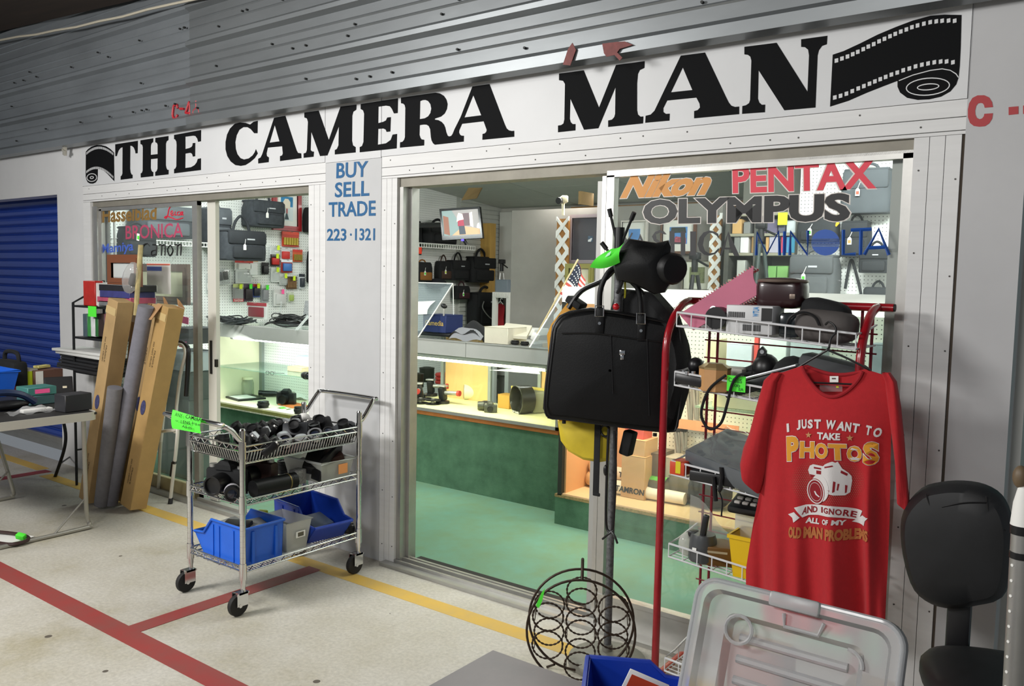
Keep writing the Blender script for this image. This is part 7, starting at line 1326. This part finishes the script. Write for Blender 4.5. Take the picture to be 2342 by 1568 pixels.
# third basket goods
q = b3(1665, 1040, -.22); t = thing('wrapped_tray', 'large grey plastic-wrapped box sloping in the third basket', 'box', q); b = MB(); b.rbox(q+Vector((.06, .0, .075)), (.34, .25, .075), .006, rot(14, 8, -14)); b.build('box', mat('slate_box', '#5d6266', .3, var=.2), t); b = MB(); b.sheet(14, 10, lambda a, c: q+Vector((.06, 0, .075))+rot(14, 8, -14) @ Vector(((a-.5)*.345, (c-.5)*.255, .04+.004*math.sin(21*a+9*c)+.003*math.sin(33*c)))); b.build('wrap', glass_mat('shrink_film', '#f2f4f4', 1.6, .06, .12), t)
b = MB(); oq = q+Vector((.06, 0, .075)); r0 = rot(14, 8, -14); b.add([oq+r0 @ Vector((.1+.05*math.cos(k*PI/8), .05+.035*math.sin(k*PI/8), .047)) for k in range(16)], [tuple(range(16))]); b.m(1).add([oq+r0 @ Vector((.04+.03*math.cos(k*PI/8), .02+.015*math.sin(k*PI/8), .047)) for k in range(16)], [tuple(range(16))]); b.build('sticker', [mat('sticker_orange', '#e08a1c', .5), green], t)
t = rbx('red and yellow striped pack at the left of the third basket', b3, 1572, -.3, (.06, .08, .05), mat('pack_red_stripe', '#c8401c', .5)); b = MB(); b.box((0.005, -.0405, .03), (.02, .001, .045)); b.build('stripe', mat('stripe_yellow', '#d8c81c', .5), t)
b = MB(); q = b3(1640, 1060, -.3); b.rbox(q+Vector((0, 0, .02)), (.18, .08, .04), .006); tag(b.build('black_box', blackp), 'flat black box lying in the third basket under the wrapped box', 'box')
t = thing('cable_plug', 'black cables with plugs hanging from the third basket', 'cable', P(1640, 1130, y=-.345)); 
for l in (((1650, 1068), (1651, 1090), (1647, 1118), (1644, 1122)), ((1632, 1090), (1634, 1110), (1637, 1145))): b = MB(); b.tube([P(u, v, y=-.345) for u, v in l], .0085, 8); b.build('plug', blackp, t)
b = MB(); b.tube(smooth_path([P(u, v, y=-.34) for u, v in ((1644, 1120), (1652, 1145), (1650, 1180))], 5), .003, 5); b.build('cord', blackp, t)
# telephone keypad and fourth basket
q = P(1700, 1140, y=-.22); t = thing('desk_phone', 'black push-button telephone wedged above the fourth basket', 'telephone', q); b = MB(); b.rbox(q+Vector((.06, .02, -.01)), (.2, .16, .03), .01, rot(18, 0, 0)); b.build('body', blackp, t); b = MB()
for i in range(5):
    for j in range(4): b.rbox(q+Vector((.06, .02, -.01))+rot(18, 0, 0) @ Vector((-.07+i*.03, -.045+j*.03, .017)), (.022, .018, .01), .003)
b.build('keys', mat('key_grey', '#b9b3ad', .5), t)
b = MB(); zq = b4(1700, 1240, -.2).z; b.span((q.x-.02, -.24, zq), (q.x+.14, -.14, q.z-.055)); tag(b.build('clear_box', MATS['tub_plastic']), 'clear box under the telephone in the fourth basket', 'box')
q = b4(1608, 1240, -.27); t = thing('film_winder', 'black and grey film winder with upright handle in the fourth basket', 'winder', q); b = MB(); b.lathe([(.05, 0), (.054, .01), (.05, .08), (.044, .1), (.001, .102)], q, n=20); b.build('body', mat('winder_grey', '#4a4c4e', .3), t); b = MB(); b.rbox(q+Vector((.01, -.02, .12)), (.022, .02, .12), .006, rot(0, 8, 0)); b.rbox(q+Vector((-.04, 0, .09)), (.03, .04, .03), .006); b.build('handle', blackp, t); b = MB(); b.box(q+Vector((-.01, -.054, .05)), (.016, .002, .014)); b.build('label', paper, t)
b = MB(); q = b4(1570, 1240, -.28); b.ell(q+Vector((0, 0, .045)), (.03, .03, .045)); tag(b.build('clear_cup', MATS['tub_plastic']), 'small clear cup at the left of the fourth basket', 'cup')
b = MB(); q = b4(1625, 1240, -.17); b.sheet(8, 6, lambda a, c: q+Vector(((a-.45)*.2, .02*math.sin(5*a), .02+.19*c*(1-.75*a)+.01*math.sin(8*a)))); tag(b.build('clear_bag', MATS['bag_film']), 'crumpled clear bag standing at the back of the fourth basket', 'bag')
t = rbx('brown metal box with faded letters in the fourth basket', b4, 1662, -.24, (.12, .12, .07), mat('box_bronze', '#6b4a1c', .4, .2), rz=.35); b = MB(); b.box((0, -.0605, .052), (.08, .001, .008)); b.build('lettering', mat('box_letter', '#a89a7c', .6), t)
t = thing('yellow_bin', 'bright yellow plastic bin at the right of the fourth basket behind the shirt', 'bin', b4(1720, 1240, -.27)); q = b4(1722, 1240, -.27); yp = mat('yellow_plastic', '#e0b80e', .4)
b = MB(); rg = lambda w_, d_, z: [q+Vector((sx*w_, sy*d_, z)) for sx, sy in ((-1, -1), (1, -1), (1, 1), (-1, 1))]; b.loft([rg(.05, .05, 0), rg(.065, .065, .15)], caps=False, smooth=False); b.add(rg(.05, .05, 0), [(3, 2, 1, 0)]); b.loft([rg(.047, .047, .003), rg(.062, .062, .15)], caps=False, smooth=False); b.build('body', yp, t); b = MB(); b.loft([rg(.07, .07, .142), rg(.07, .07, .155), rg(.062, .062, .155)], caps=False, smooth=False); b.build('rim', yp, t)
# ================================================================ red T-shirt
SY0 = -.40
ts = thing('t_shirt', 'red T-shirt with white and gold camera print hanging on the display rack', 'shirt', P(1890, 1390, y=SY0)); g = uvy(SY0)
Lc = [(860, 1757), (900, 1752), (1000, 1746), (1100, 1742), (1200, 1722), (1300, 1706), (1340, 1706), (1440, 1716)]; Rc = [(860, 2038), (900, 2042), (1000, 2038), (1100, 2036), (1200, 2034), (1300, 2030), (1340, 2028), (1440, 2024)]
def itp(tab, v):
    if v <= tab[0][0]: return tab[0][1]
    for (a, x), (c, y) in zip(tab, tab[1:]):
        if v <= c: return x+(y-x)*(v-a)/(c-a)
    return tab[-1][1]
def folds(u, v):
    k = max(0, min(1, (v-960)/420)); s_ = 0
    for c_, w_, a_ in ((1785, 16, .5), (1860, 26, -.6), (1912, 18, .7), (1965, 20, -.9), (2010, 12, 1.0), (1740, 14, -.6), (1835, 16, .5)): s_ += a_*math.exp(-((u-c_-(v-1200)*.02)/w_)**2)
    k2 = max(0, min(1, (v-1000)/160)); s2 = -1.1*math.exp(-((u-2012)/13)**2)+.8*math.exp(-((u-1992)/12)**2)
    return (-.04*s_*k - .03*s2*k2)
def top_front(a):   # neckline height (px v) across the width
    u = 1757+(2038-1757)*a
    if u < 1838: return 862-(u-1757)/81*27
    if u > 1975: return 845+(u-1975)/63*17+ (0)
    t_ = (u-1838)/137; return 835+10*t_+62*math.sin(PI*t_)**.75
def top_back(a):
    u = 1757+(2038-1757)*a
    if 1838 <= u <= 1975: t_ = (u-1838)/137; return 835+10*t_+14*math.sin(PI*t_)
    return top_front(a)
def yf(a, u, v): return -(.055*(1-(2*a-1)**2)*min(1, max(.25, (v-830)/160)))+folds(u, v)
def shirt_sheet(b, top, back):
    def fn(a, c):
        v0 = top(a); v = v0+(1432-v0)*c; u = itp(Lc, v)+(itp(Rc, v)-itp(Lc, v))*a
        y = yf(a, u, v) if not back else .03*(1-(2*a-1)**2)+folds(u, v)*.3
        return g(u, v, 0)+Vector((0, y, 0))
    b.sheet(71, 50, fn)
cot = mat('red_cotton', '#b01a22', .9, var=.07, scale=60, bump=.08, bscale=400, sheen=.1)
b = MB(); shirt_sheet(b, top_front, False); shirt_sheet(b, top_back, True); b.build('body', cot, ts, sharp=80)
b = MB(); l = [(1838+137*k/24) for k in range(25)]
pts = [g(u, top_front((u-1757)/281)+3, 0)+Vector((0, yf((u-1757)/281, u, top_front((u-1757)/281))-.003, 0)) for u in l]; b.tube(pts, .0062, 8)
pts = [g(u, top_back((u-1757)/281)+4, 0)+Vector((0, .03, 0)) for u in l]; b.tube(pts, .0062, 8); b.build('collar', mat('red_collar', '#9c1620', .9), ts)
def sleeve(tp_, bt, name_y):
    b = MB(); rings = []
    for (uL, uR, v) in tp_:
        c_ = (g(uL, v)+g(uR, v))/2; w_ = (g(uR, v)-g(uL, v)).length/2; ring = []
        for k in range(18):
            a = 2*PI*k/18; ring.append(c_+Vector((w_*math.cos(a), .042*math.sin(a)*min(1, w_/.03)+.006*math.cos(3*a+v*.02), (bt*math.cos(a) if v > 1000 else 0))))
        rings.append(ring)
    b.loft(rings, caps=False); b.build('sleeve', cot, ts, sharp=80)
sleeve([(1768, 1790, 852), (1750, 1780, 870), (1733, 1772, 930), (1716, 1764, 990), (1700, 1754, 1045), (1693, 1746, 1080), (1698, 1738, 1104)], -.03, 0)
sleeve([(2018, 2036, 852), (2026, 2050, 872), (2032, 2060, 930), (2040, 2068, 1000), (2046, 2075, 1070), (2050, 2080, 1130), (2052, 2080, 1158)], -.014, 0)
b = MB(); b.sheet(3, 3, lambda a, c: g(1893+20*a, 861+14*c, 0)+Vector((0, .022, 0))); b.m(1).sheet(3, 3, lambda a, c: g(1898+9*a, 865+3*c, 0)+Vector((0, .021, 0))); b.build('neck_label', [paper, mat('label_ink', '#5a3a3a', .7)], ts)
b = MB(); b.sheet(3, 3, lambda a, c: g(1872+52*a, 880+16*c, 0)+Vector((0, .012, 0))); b.m(1).sheet(3, 3, lambda a, c: g(1910+6*a, 882+5*c, 0)+Vector((0, .011, 0))); b.build('size_sticker', [MATS['bag_film'], mat('sticker_lemon', '#d8d82a', .6)], ts)
# hanger
hg = thing('coat_hanger', 'black wire coat hanger holding the red T-shirt on the top basket', 'hanger', P(1895, 800, y=SY0)); b = MB()
hk = [(1888, 742), (1896, 736), (1908, 744), (1912, 758), (1900, 775), (1896, 795), (1893, 798)]; b.tube(smooth_path([P(u, v, y=-.345-.0085*k) for k, (u, v) in enumerate(hk)], 5), .0035, 8)
b.tube(smooth_path([g(1893, 800), g(1850, 825, .005), g(1800, 856, .01)], 5), .0035, 8); b.tube(smooth_path([g(1893, 800), g(1940, 820, .005), g(1990, 846, .01)], 5), .0035, 8); b.tube([g(1850, 874, -.005), g(1965, 879, -.005)], .0032, 6); b.build('wire', blackp, hg)
# print on the chest
tw, tg_ = mat('print_white', '#d8d4d2', .85), mat('print_gold', '#d8962c', .85)
A8 = lambda x, y: (1780+x*.19772, 930+y*.19772)
class SB(MB):
    "mesh laid onto the shirt front"
    def lay(s, pts, fs, off=.0025):
        out = []
        for u, v in pts:
            a = (u-itp(Lc, v))/(itp(Rc, v)-itp(Lc, v)); out.append(g(u, v)+Vector((0, yf(a, u, v)-off, 0)))
        return s.add(out, fs)
    def fine(s, flat, tri, off):
        "cut long triangles so the print follows the cloth"
        pts = list(flat); st = list(tri); fin = []
        while st:
            a, b_, c = st.pop(); e = [((pts[p][0]-pts[q][0])**2+(pts[p][1]-pts[q][1])**2, p, q, r) for p, q, r in ((a, b_, c), (b_, c, a), (c, a, b_))]; l, p, q, r = max(e)
            if l > 49: pts.append(((pts[p][0]+pts[q][0])/2, (pts[p][1]+pts[q][1])/2)); m_ = len(pts)-1; st += [(p, m_, r), (m_, q, r)]
            else: fin.append((a, b_, c))
        return s.lay(pts, fin, off)
    def poly(s, l, off=.0025, holes=()):
        loops = [l]+list(holes); tri = tessellate_polygon([[Vector((*A8(*p), 0)) for p in q] for q in loops]); flat = [A8(*p) for q in loops for p in q]; return s.fine(flat, [tuple(t_) for t_ in tri], off)
    def word(s, body, bl, br, tl, off=.0, depth=.0028, grow=0.):
        uv, fs, _ = glyphs(body, off, 0, 1.); bl, br, tl = [Vector((*A8(*q), 0)) for q in (bl, br, tl)]; U, V_ = br-bl, tl-bl
        return s.lay([tuple((bl+U*(a+(a-.5)*grow)+V_*(c+(c-.5)*grow))[:2]) for a, c in uv], fs, depth)
b = SB()
for tx, bl, br, tl in (('I', (145, 275), (175, 270), (132, 180)), ('J', (265, 248), (312, 240), (255, 140)), ('U', (325, 235), (385, 228), (315, 130)), ('S', (395, 228), (455, 225), (390, 128)), ('T', (470, 228), (548, 228), (465, 125)), ('W', (600, 232), (710, 238), (605, 130)), ('A', (722, 245), (810, 255), (740, 145)), ('N', (815, 258), (880, 268), (825, 155)), ('T', (890, 270), (965, 285), (905, 168)), ('T', (1035, 300), (1095, 318), (1050, 195)), ('O', (1115, 330), (1200, 345), (1140, 225)), ('TAKE', (510, 345), (770, 360), (510, 265)), ('ALL', (365, 1305), (530, 1315), (375, 1240)), ('OF', (568, 1312), (645, 1318), (572, 1250)), ('MY', (680, 1315), (825, 1330), (690, 1258))): b.word(tx, bl, br, tl, .045)
b.build('lettering', tw, ts, label='white arched lettering')
def western(tx, bl, br, tl): 
    b_ = SB(); b_.word(tx, bl, br, tl, .075, .0026, .06); b_.m(1).word(tx, bl, br, tl, .05, .0034); return b_
for tx, bl, br, tl in (('P', (150, 605), (300, 590), (140, 325)), ('H', (305, 560), (475, 562), (310, 372)), ('O', (485, 560), (635, 570), (488, 385)), ('T', (650, 578), (845, 590), (640, 395)), ('O', (840, 605), (1000, 618), (842, 425)), ('S', (1010, 645), (1180, 655), (1020, 385))): western(tx, bl, br, tl).build('lettering', [tw, tg_], ts, label='gold western letter')
gd = mat('print_faded_gold', '#b06a3a', .85)
b = SB()
for tx, bl, br, tl in (('OLD', (175, 1470), (325, 1475), (180, 1340)), ('MAN', (345, 1478), (575, 1485), (350, 1345)), ('PROBLEMS', (605, 1490), (1075, 1525), (610, 1358))): b.word(tx, bl, br, tl, .06)
b.build('lettering', gd, ts, label='faded gold bottom line')
b = SB()
for cx_, cy_, r_ in ((408, 300, 38), (873, 337, 40)):
    b = SB(); b.poly([(cx_+(r_ if k % 2 == 0 else r_*.42)*math.sin(k*PI/5), cy_-(r_ if k % 2 == 0 else r_*.42)*math.cos(k*PI/5)) for k in range(10)]); b.build('star', mat('print_tan', '#c08a5c', .85), ts)
hat = mat('print_halftone', '#9c3a2c', .9); b = SB()
for i in range(40):
    for j in range(26):
        x, y = 200+i*21+(j % 2)*10, 590+j*20; d = ((x-620)/430)**2+((y-840)/300)**2
        if d < 1: s_ = 5.5*(1-d)**.4; b.lay([A8(x-s_, y-s_), A8(x+s_, y-s_), A8(x+s_, y+s_), A8(x-s_, y+s_)], [(0, 1, 2, 3)], .0022)
b.build('halftone', mat('print_dot', '#a06a58', .9), ts)
b = SB(); b.poly([(400, 700), (420, 650), (460, 632), (580, 650), (610, 625), (660, 605), (690, 598), (720, 612), (745, 600), (790, 680), (850, 730), (885, 775), (890, 830), (870, 960), (820, 990), (700, 980), (640, 960), (600, 880), (560, 800), (500, 770), (420, 765)])
b.m(1)
for l in ([(412, 745), (520, 762), (560, 800), (430, 775)], [(470, 660), (560, 672), (560, 690), (470, 680)], [(500, 700), (560, 705), (558, 745), (500, 740)], [(700, 820), (725, 830), (715, 940), (690, 950)], [(745, 850), (765, 855), (750, 930), (735, 925)], [(820, 870), (845, 880), (835, 960), (818, 965)], [(780, 700), (850, 745), (840, 770), (775, 730)], [(570, 790), (610, 800), (660, 930), (640, 960)], [(600, 655), (690, 640), (700, 655), (600, 672)]): b.poly(l, .003)
b.m(0)
def el(cx_, cy_, rx, ry, tl_=.0, n_=28): return [(cx_+rx*math.cos(2*PI*k/n_)*math.cos(tl_)-ry*math.sin(2*PI*k/n_)*math.sin(tl_), cy_+rx*math.cos(2*PI*k/n_)*math.sin(tl_)+ry*math.sin(2*PI*k/n_)*math.cos(tl_)) for k in range(n_)]
b.poly(el(545, 900, 105, 155, -.2), .0032); b.m(1).poly(el(495, 940, 108, 148, -.2), .0035); b.m(0).poly(el(492, 942, 104, 142, -.2), .0038, [el(492, 942, 92, 130, -.2)]); b.poly(el(490, 945, 74, 108, -.2), .0039, [el(490, 945, 70, 103, -.2)]); b.poly([(470, 940), (490, 980), (530, 1005), (545, 1000), (505, 970), (485, 935)], .004)
b.build('camera_emblem', [tw, mat('print_red', '#8a1620', .9)], ts, label='white camera drawing')
b = SB(); b.poly([(245, 1125), (370, 1095), (520, 1090), (680, 1098), (840, 1130), (1000, 1180), (950, 1290), (800, 1245), (680, 1222), (520, 1208), (400, 1215), (335, 1240)]); b.poly([(170, 1205), (245, 1175), (310, 1240), (240, 1295), (225, 1240)]); b.poly([(960, 1260), (1000, 1230), (1080, 1250), (1040, 1290), (1020, 1350), (880, 1300)])
b.m(1)
for tx, bl, br, tl in (('A', (330, 1208), (380, 1198), (345, 1125)), ('N', (385, 1195), (445, 1185), (388, 1115)), ('D', (450, 1182), (510, 1180), (452, 1112)), ('I', (560, 1178), (580, 1178), (560, 1112)), ('G', (592, 1180), (645, 1186), (592, 1115)), ('N', (655, 1190), (710, 1198), (660, 1122)), ('O', (720, 1200), (785, 1218), (725, 1132)), ('R', (795, 1220), (860, 1240), (808, 1150)), ('E', (865, 1240), (925, 1262), (880, 1172))): b.word(tx, bl, br, tl, .03, .0034)
b.build('banner', [tw, MATS['print_red']], ts, label='white ribbon banner with dark red capitals')
# ================================================================ wire bottle rack
wr = thing('bottle_rack', 'round black twisted-wire bottle rack standing on the floor before the coat stand', 'rack', P(1325, 1560, z=0)); iron = mat('rusty_iron', '#3a2c22', .5, .5, var=.4, scale=40)
wc = P(1325, 1560, z=0); nn = Vector((.52, -.85, 0)).normalized(); uu = Vector((.85, .52, 0)).normalized(); RR = .205; zc = RR+.012
fr_, bk_ = wc+nn*.045, wc-nn*.075
for o_, nm in ((fr_, 'front_hoop'), (bk_, 'rear_hoop')): b = MB(); b.tube([o_+uu*(RR*math.cos(a*PI/24))+Vector((0, 0, zc+RR*math.sin(a*PI/24))) for a in range(48)], .0048, 8, closed=True); b.build('hoop', iron, wr)
cols = [(-.125, (-.055, .055)), (0, (-.13, -.005, .118)), (.125, (-.055, .055))]
for cx_, zs3 in cols:
    for z in zs3:
        for o_ in (fr_, bk_):
            b = MB(); n_ = 64; b.tube([o_+uu*(cx_+.058*math.cos(2*PI*k/n_))+Vector((0, 0, zc+z+.054*math.sin(2*PI*k/n_))) for k in range(n_)], .0036, 6, closed=True, taper=[.0042 if k % 3 else .0022 for k in range(n_)]); b.build('ring', iron, wr)
        b = MB()
        for a in (.4, 2.74): b.tube([fr_+uu*(cx_+.058*math.cos(a))+Vector((0, 0, zc+z-.054*math.sin(a))), (fr_+bk_)/2+uu*(cx_+.058*math.cos(a))+Vector((0, 0, zc+z-.054*math.sin(a)-.02)), bk_+uu*(cx_+.058*math.cos(a))+Vector((0, 0, zc+z-.054*math.sin(a)))], .002, 5)
        b.build('cradle_wire', iron, wr)
b = MB(); b.tube(smooth_path([fr_+Vector((0, 0, zc+RR)), (fr_+bk_)/2+Vector((0, 0, zc+RR+.06)), bk_+Vector((0, 0, zc+RR))], 6), .006, 8); b.build('handle', iron, wr)
for s_ in (-1, 1): b = MB(); b.tube([fr_+uu*s_*.1+Vector((0, 0, .03)), fr_+uu*s_*.13+nn*.03+Vector((0, 0, .004))], .005, 6); b.build('foot', iron, wr); b = MB(); b.tube([bk_+uu*s_*.1+Vector((0, 0, .03)), bk_+uu*s_*.13-nn*.03+Vector((0, 0, .004))], .005, 6); b.build('foot', iron, wr)
q = fr_-uu*.16+Vector((0, 0, zc+.13)); b = MB(); b.prism([(-.012, -.03), (.0, -.04), (.012, -.01), (.022, .04), (.008, .02)], q+nn*.01, uu, (0, 0, 1), nn, .001); b.m(1).tube([q+nn*.01+Vector((0, 0, -.035)), q+nn*.01-uu*.008+Vector((0, 0, -.09))], .0012, 5); b.build('price_tag', [green, paper], wr, label='green price tag')
# ================================================================ low grey table with bin and tote lid
GZ = .5; gx0, gy0 = 1.715, -1.336
gt = thing('side_table', 'low grey-topped table at the bottom of the picture in front of the rack', 'table', (2.3, -1.65, 0)); b = MB(); b.span((gx0, -2.0, GZ-.012), (2.95, gy0, GZ)); b.build('table_top', mat('grey_laminate', '#7f7b7b', .45, var=.1, scale=6, col2='#8c8585'), gt)
b = MB(); b.span((gx0-.001, -2.001, GZ-.03), (2.951, gy0+.001, GZ-.012)); b.build('edge', mat('brown_edge', '#6b4a36', .6), gt)
for x in (gx0+.05, 2.9):
    for y in (-1.95, gy0-.05): b = MB(); b.cyl((x, y, 0), (x, y, GZ-.03), .02, n=12); b.build('leg', blackm, gt)
t = hopper('blue open bin with red and white card on the low grey table', (P(1455, 1590, z=.54).x, P(1455, 1590, z=.54).y), .5, .24, .17, .085, mat('blue_plastic_dark', '#1a3fb0', .35, var=.08), GZ+.001, 'stacking_bin')
b = MB(); q = P(1470, 1580, z=.56); b.rbox(q, (.1, .004, .09), .001, rot(12, 20, 30)); b.m(1).box(q+Vector((.001, -.004, .015)), (.07, .003, .04), rot(12, 20, 30)); tag(b.build('boxed_card', [paper, mat('card_red', '#d8502c', .5)]), 'white card with red print sticking out of the blue bin', 'card')
# tote lid, leaning
def frosted(name, milk_):
    m = bpy.data.materials.new(name); m.use_nodes = True; nt = m.node_tree; nt.nodes.clear(); o = nt.nodes.new('ShaderNodeOutputMaterial')
    r_ = nt.nodes.new('ShaderNodeBsdfRefraction'); r_.inputs['IOR'].default_value = 1.12; r_.inputs['Roughness'].default_value = .32; r_.inputs[0].default_value = (.95, .95, .95, 1)
    d_ = nt.nodes.new('ShaderNodeBsdfPrincipled'); d_.inputs['Base Color'].default_value = lin('#c9c9ca'); d_.inputs['Roughness'].default_value = .3
    mx = nt.nodes.new('ShaderNodeMixShader'); mx.inputs[0].default_value = milk_; nt.links.new(r_.outputs[0], mx.inputs[1]); nt.links.new(d_.outputs[0], mx.inputs[2]); nt.links.new(mx.outputs[0], o.inputs[0]); return m
T0, T1 = P(1600, 1312, y=-1.5), P(2078, 1430, y=-1.5); lw = (T1-T0).length; ud = (T1-T0).normalized(); dn = Vector((0, -.16, -(T0.z-GZ-.004))).normalized(); lh = (T0.z-GZ-.004)/-dn.z; nl = ud.cross(dn).normalized(); nl = nl if nl.y < 0 else -nl
tot = frosted('tote_plastic', .5)
tl_ = thing('tote_lid', 'translucent grey storage tote lid propped upright on the low table', 'lid', T0+ud*lw/2+dn*lh)
F = lambda x, y, n=0.: T0+ud*x+dn*y+nl*n
def rrect(x0, y0, x1, y1, r, k=6):
    out = []
    for cx_, cy_, a0 in ((x1-r, y0+r, -90), (x1-r, y1-r, 0), (x0+r, y1-r, 90), (x0+r, y0+r, 180)):
        for i in range(k+1): a = math.radians(a0+90*i/k); out.append((cx_+r*math.cos(a), cy_+r*math.sin(a)))
    return out
b = MB(); prs = [(0, 0, .045, -.03), (0, 0, .045, .0), (.004, .002, .043, .006), (.022, .02, .035, .006), (.03, .028, .03, -.012), (.07, .06, .02, -.012), (.082, .07, .018, -.03)]
b.loft([[F(x, y, n) for x, y in rrect(i, j, lw-i, lh-j, r)] for i, j, r, n in prs], caps=False); i, j, r, n = prs[-1]; b.add([F(x, y, n) for x, y in rrect(i, j, lw-i, lh-j, r)], [tuple(range(28))]); b.build('panel', tot, tl_)
b = MB(); b.tube([F(x, y, .002) for x, y in rrect(.004, .004, lw-.004, lh-.004, .043)], .006, 8, closed=True); b.build('rim', glass_mat('tote_rim', '#eef0f2', 1.2, .1, .5, '#e4e6e8'), tl_)
for k in range(7): b = MB(); y = .105+.042*k; b.tube([F(.1, y, -.028), F(lw-.1, y, -.028)], .009, 8); b.build('ridge', tot, tl_)
b = MB(); b.rbox(F(lw*.5, .012, .006), (.1, .02, .03), .006, Matrix((ud, nl, ud.cross(nl))).transposed()); b.tube([F(lw*.45, .035, -.005), F(lw*.46, .06, -.008), F(lw*.62, .06, -.008), F(lw*.64, .035, -.005)], .004, 6); b.build('latch', tot, tl_)
b = MB(); b.tube([F(.1+.028*math.cos(k*PI/8), .09+.028*math.sin(k*PI/8), -.008) for k in range(16)], .004, 6, closed=True); b.build('corner_boss', tot, tl_); b = MB(); b.tube([F(lw-.1+.03*math.cos(k*PI/16), .1-.03*math.sin(k*PI/16), -.008) for k in range(9)], .004, 6); b.build('corner_boss', tot, tl_)
for x0, y0, dx, h, col, lb in ((2.43, -1.44, .13, .26, 'a8685a', 'terracotta carton behind the translucent tote lid, left of three'), (2.57, -1.44, .1, .2, '56689a', 'blue carton behind the translucent tote lid, middle of three'), (2.68, -1.44, .12, .24, '8f8a70', 'olive carton behind the translucent tote lid, right of three')):
    t = thing('carton', lb, 'box', (x0+dx/2, y0+.05, GZ)); b = MB(); b.rbox((x0+dx/2, y0+.05, GZ+h/2+.001), (dx, .07, h), .004, seg=1); b.build('box', mat('box_'+col, '#'+col, .6), t); b = MB(); b.box((x0+dx/2, y0+.05, GZ+h+.002), (dx*.9, .065, .003)); b.build('top_flap', card, t)
# ================================================================ office chair and right edge
ch = thing('office_chair', 'black padded office chair by the wall at the right, seen from behind', 'chair', P(2230, 1560, z=.0) if False else (2.78, -.45, 0)); vin = mat('black_vinyl_worn', '#17181a', .55, var=.35, scale=12)
g = uvy(-.42); o2 = [(2105, 1118), (2150, 1104), (2200, 1101), (2250, 1110), (2290, 1135), (2312, 1180), (2318, 1240), (2310, 1320), (2290, 1370), (2240, 1385), (2180, 1393), (2130, 1382), (2090, 1350), (2068, 1290), (2058, 1220), (2065, 1165)]
o3 = smooth_path([g(u, v) for u, v in o2], 3, True); cen = sum(o3, Vector())/len(o3)
b = MB(); b.loft([[cen+(p-cen)*k+Vector((0, yo, 0)) for p in o3] for k, yo in ((.02, -.05), (.55, -.05), (.86, -.038), (.97, -.012), (1., .02), (.97, .05), (.8, .066), (.02, .07))]); b.build('backrest', vin, ch)
b = MB()
for l in (((2122, 1120), (2142, 1180), (2146, 1225), (2150, 1280)), ((2262, 1125), (2268, 1180), (2262, 1225)), ((2146, 1226), (2200, 1228), (2262, 1218), (2305, 1205)), ((2160, 1150), (2210, 1140), (2262, 1140))): b.tube(smooth_path([cen+(g(u, v)-cen)*.98+Vector((0, -.047+.03*((abs((g(u, v)-cen).x)/.17)**2), 0)) for u, v in l], 5), .0022, 5)
b.build('seam', blackp, ch)
q = g(2190, 1395, .03); b = MB(); b.rbox(q+Vector((.005, .0, -.06)), (.065, .03, .2), .01); b.build('back_bracket', blackp, ch)
sq = P(2225, 1490, z=.48); sq = Vector((2.88, -.55, .45)); b = MB(); b.ell(sq, (.2, .21, .055), rot(0, 0, 20), 28, 12, .7); b.build('seat', vin, ch); b = MB(); b.cyl((sq.x, sq.y, .1), (sq.x, sq.y, .43), .028, n=14); b.build('gas_lift', blackm, ch)
for k in range(5): a = k*2*PI/5+.3; d = Vector((math.cos(a), math.sin(a), 0)); b = MB(); b.tube([Vector((sq.x, sq.y, .12)), Vector((sq.x, sq.y, .09))+d*.2], .018, 8); b.cyl(Vector((sq.x, sq.y, .03))+d*.2+Vector((-.012, 0, 0)), Vector((sq.x, sq.y, .03))+d*.2+Vector((.012, 0, 0)), .03, n=14); b.build('base_arm', blackp, ch)
pg = uvy(-1.0); pl = thing('perforated_pole', 'silver perforated pole with white cone top at the right edge of the picture', 'pole', (pg(2330, 1560).x, -1.0, 0)); a, c = pg(2338, 1200), pg(2318, 1568); d = (c-a).normalized(); c = a+d*(a.z/-d.z)
b = MB(); b.cyl(a, c, .0215, n=18); b.build('tube', alu, pl); b = MB(); b.cyl(a-d*.005, a+d*.02, .0235, n=18); b.cyl(a+d*.06, a+d*.075, .023, n=18); b.build('collar', blackp, pl)
b = MB(); b.lathe([(.024, 0), (.02, .05), (.012, .085), (.001, .09)], a, -d, 18); b.build('cone', paper, pl); b = MB(); b.ell(pg(2334, 1090), (.016, .016, .026)); b.build('knob', mat('knob_brown', '#6b5a44', .5), pl)
b = MB()
for k in range(24):
    q = a+d*(.09+.035*k)+Vector((-.013, -.0165, 0)); b.cyl(q, q+Vector((-.001, -.0015, 0)), .0035, n=8)
b.build('holes', paper, pl)
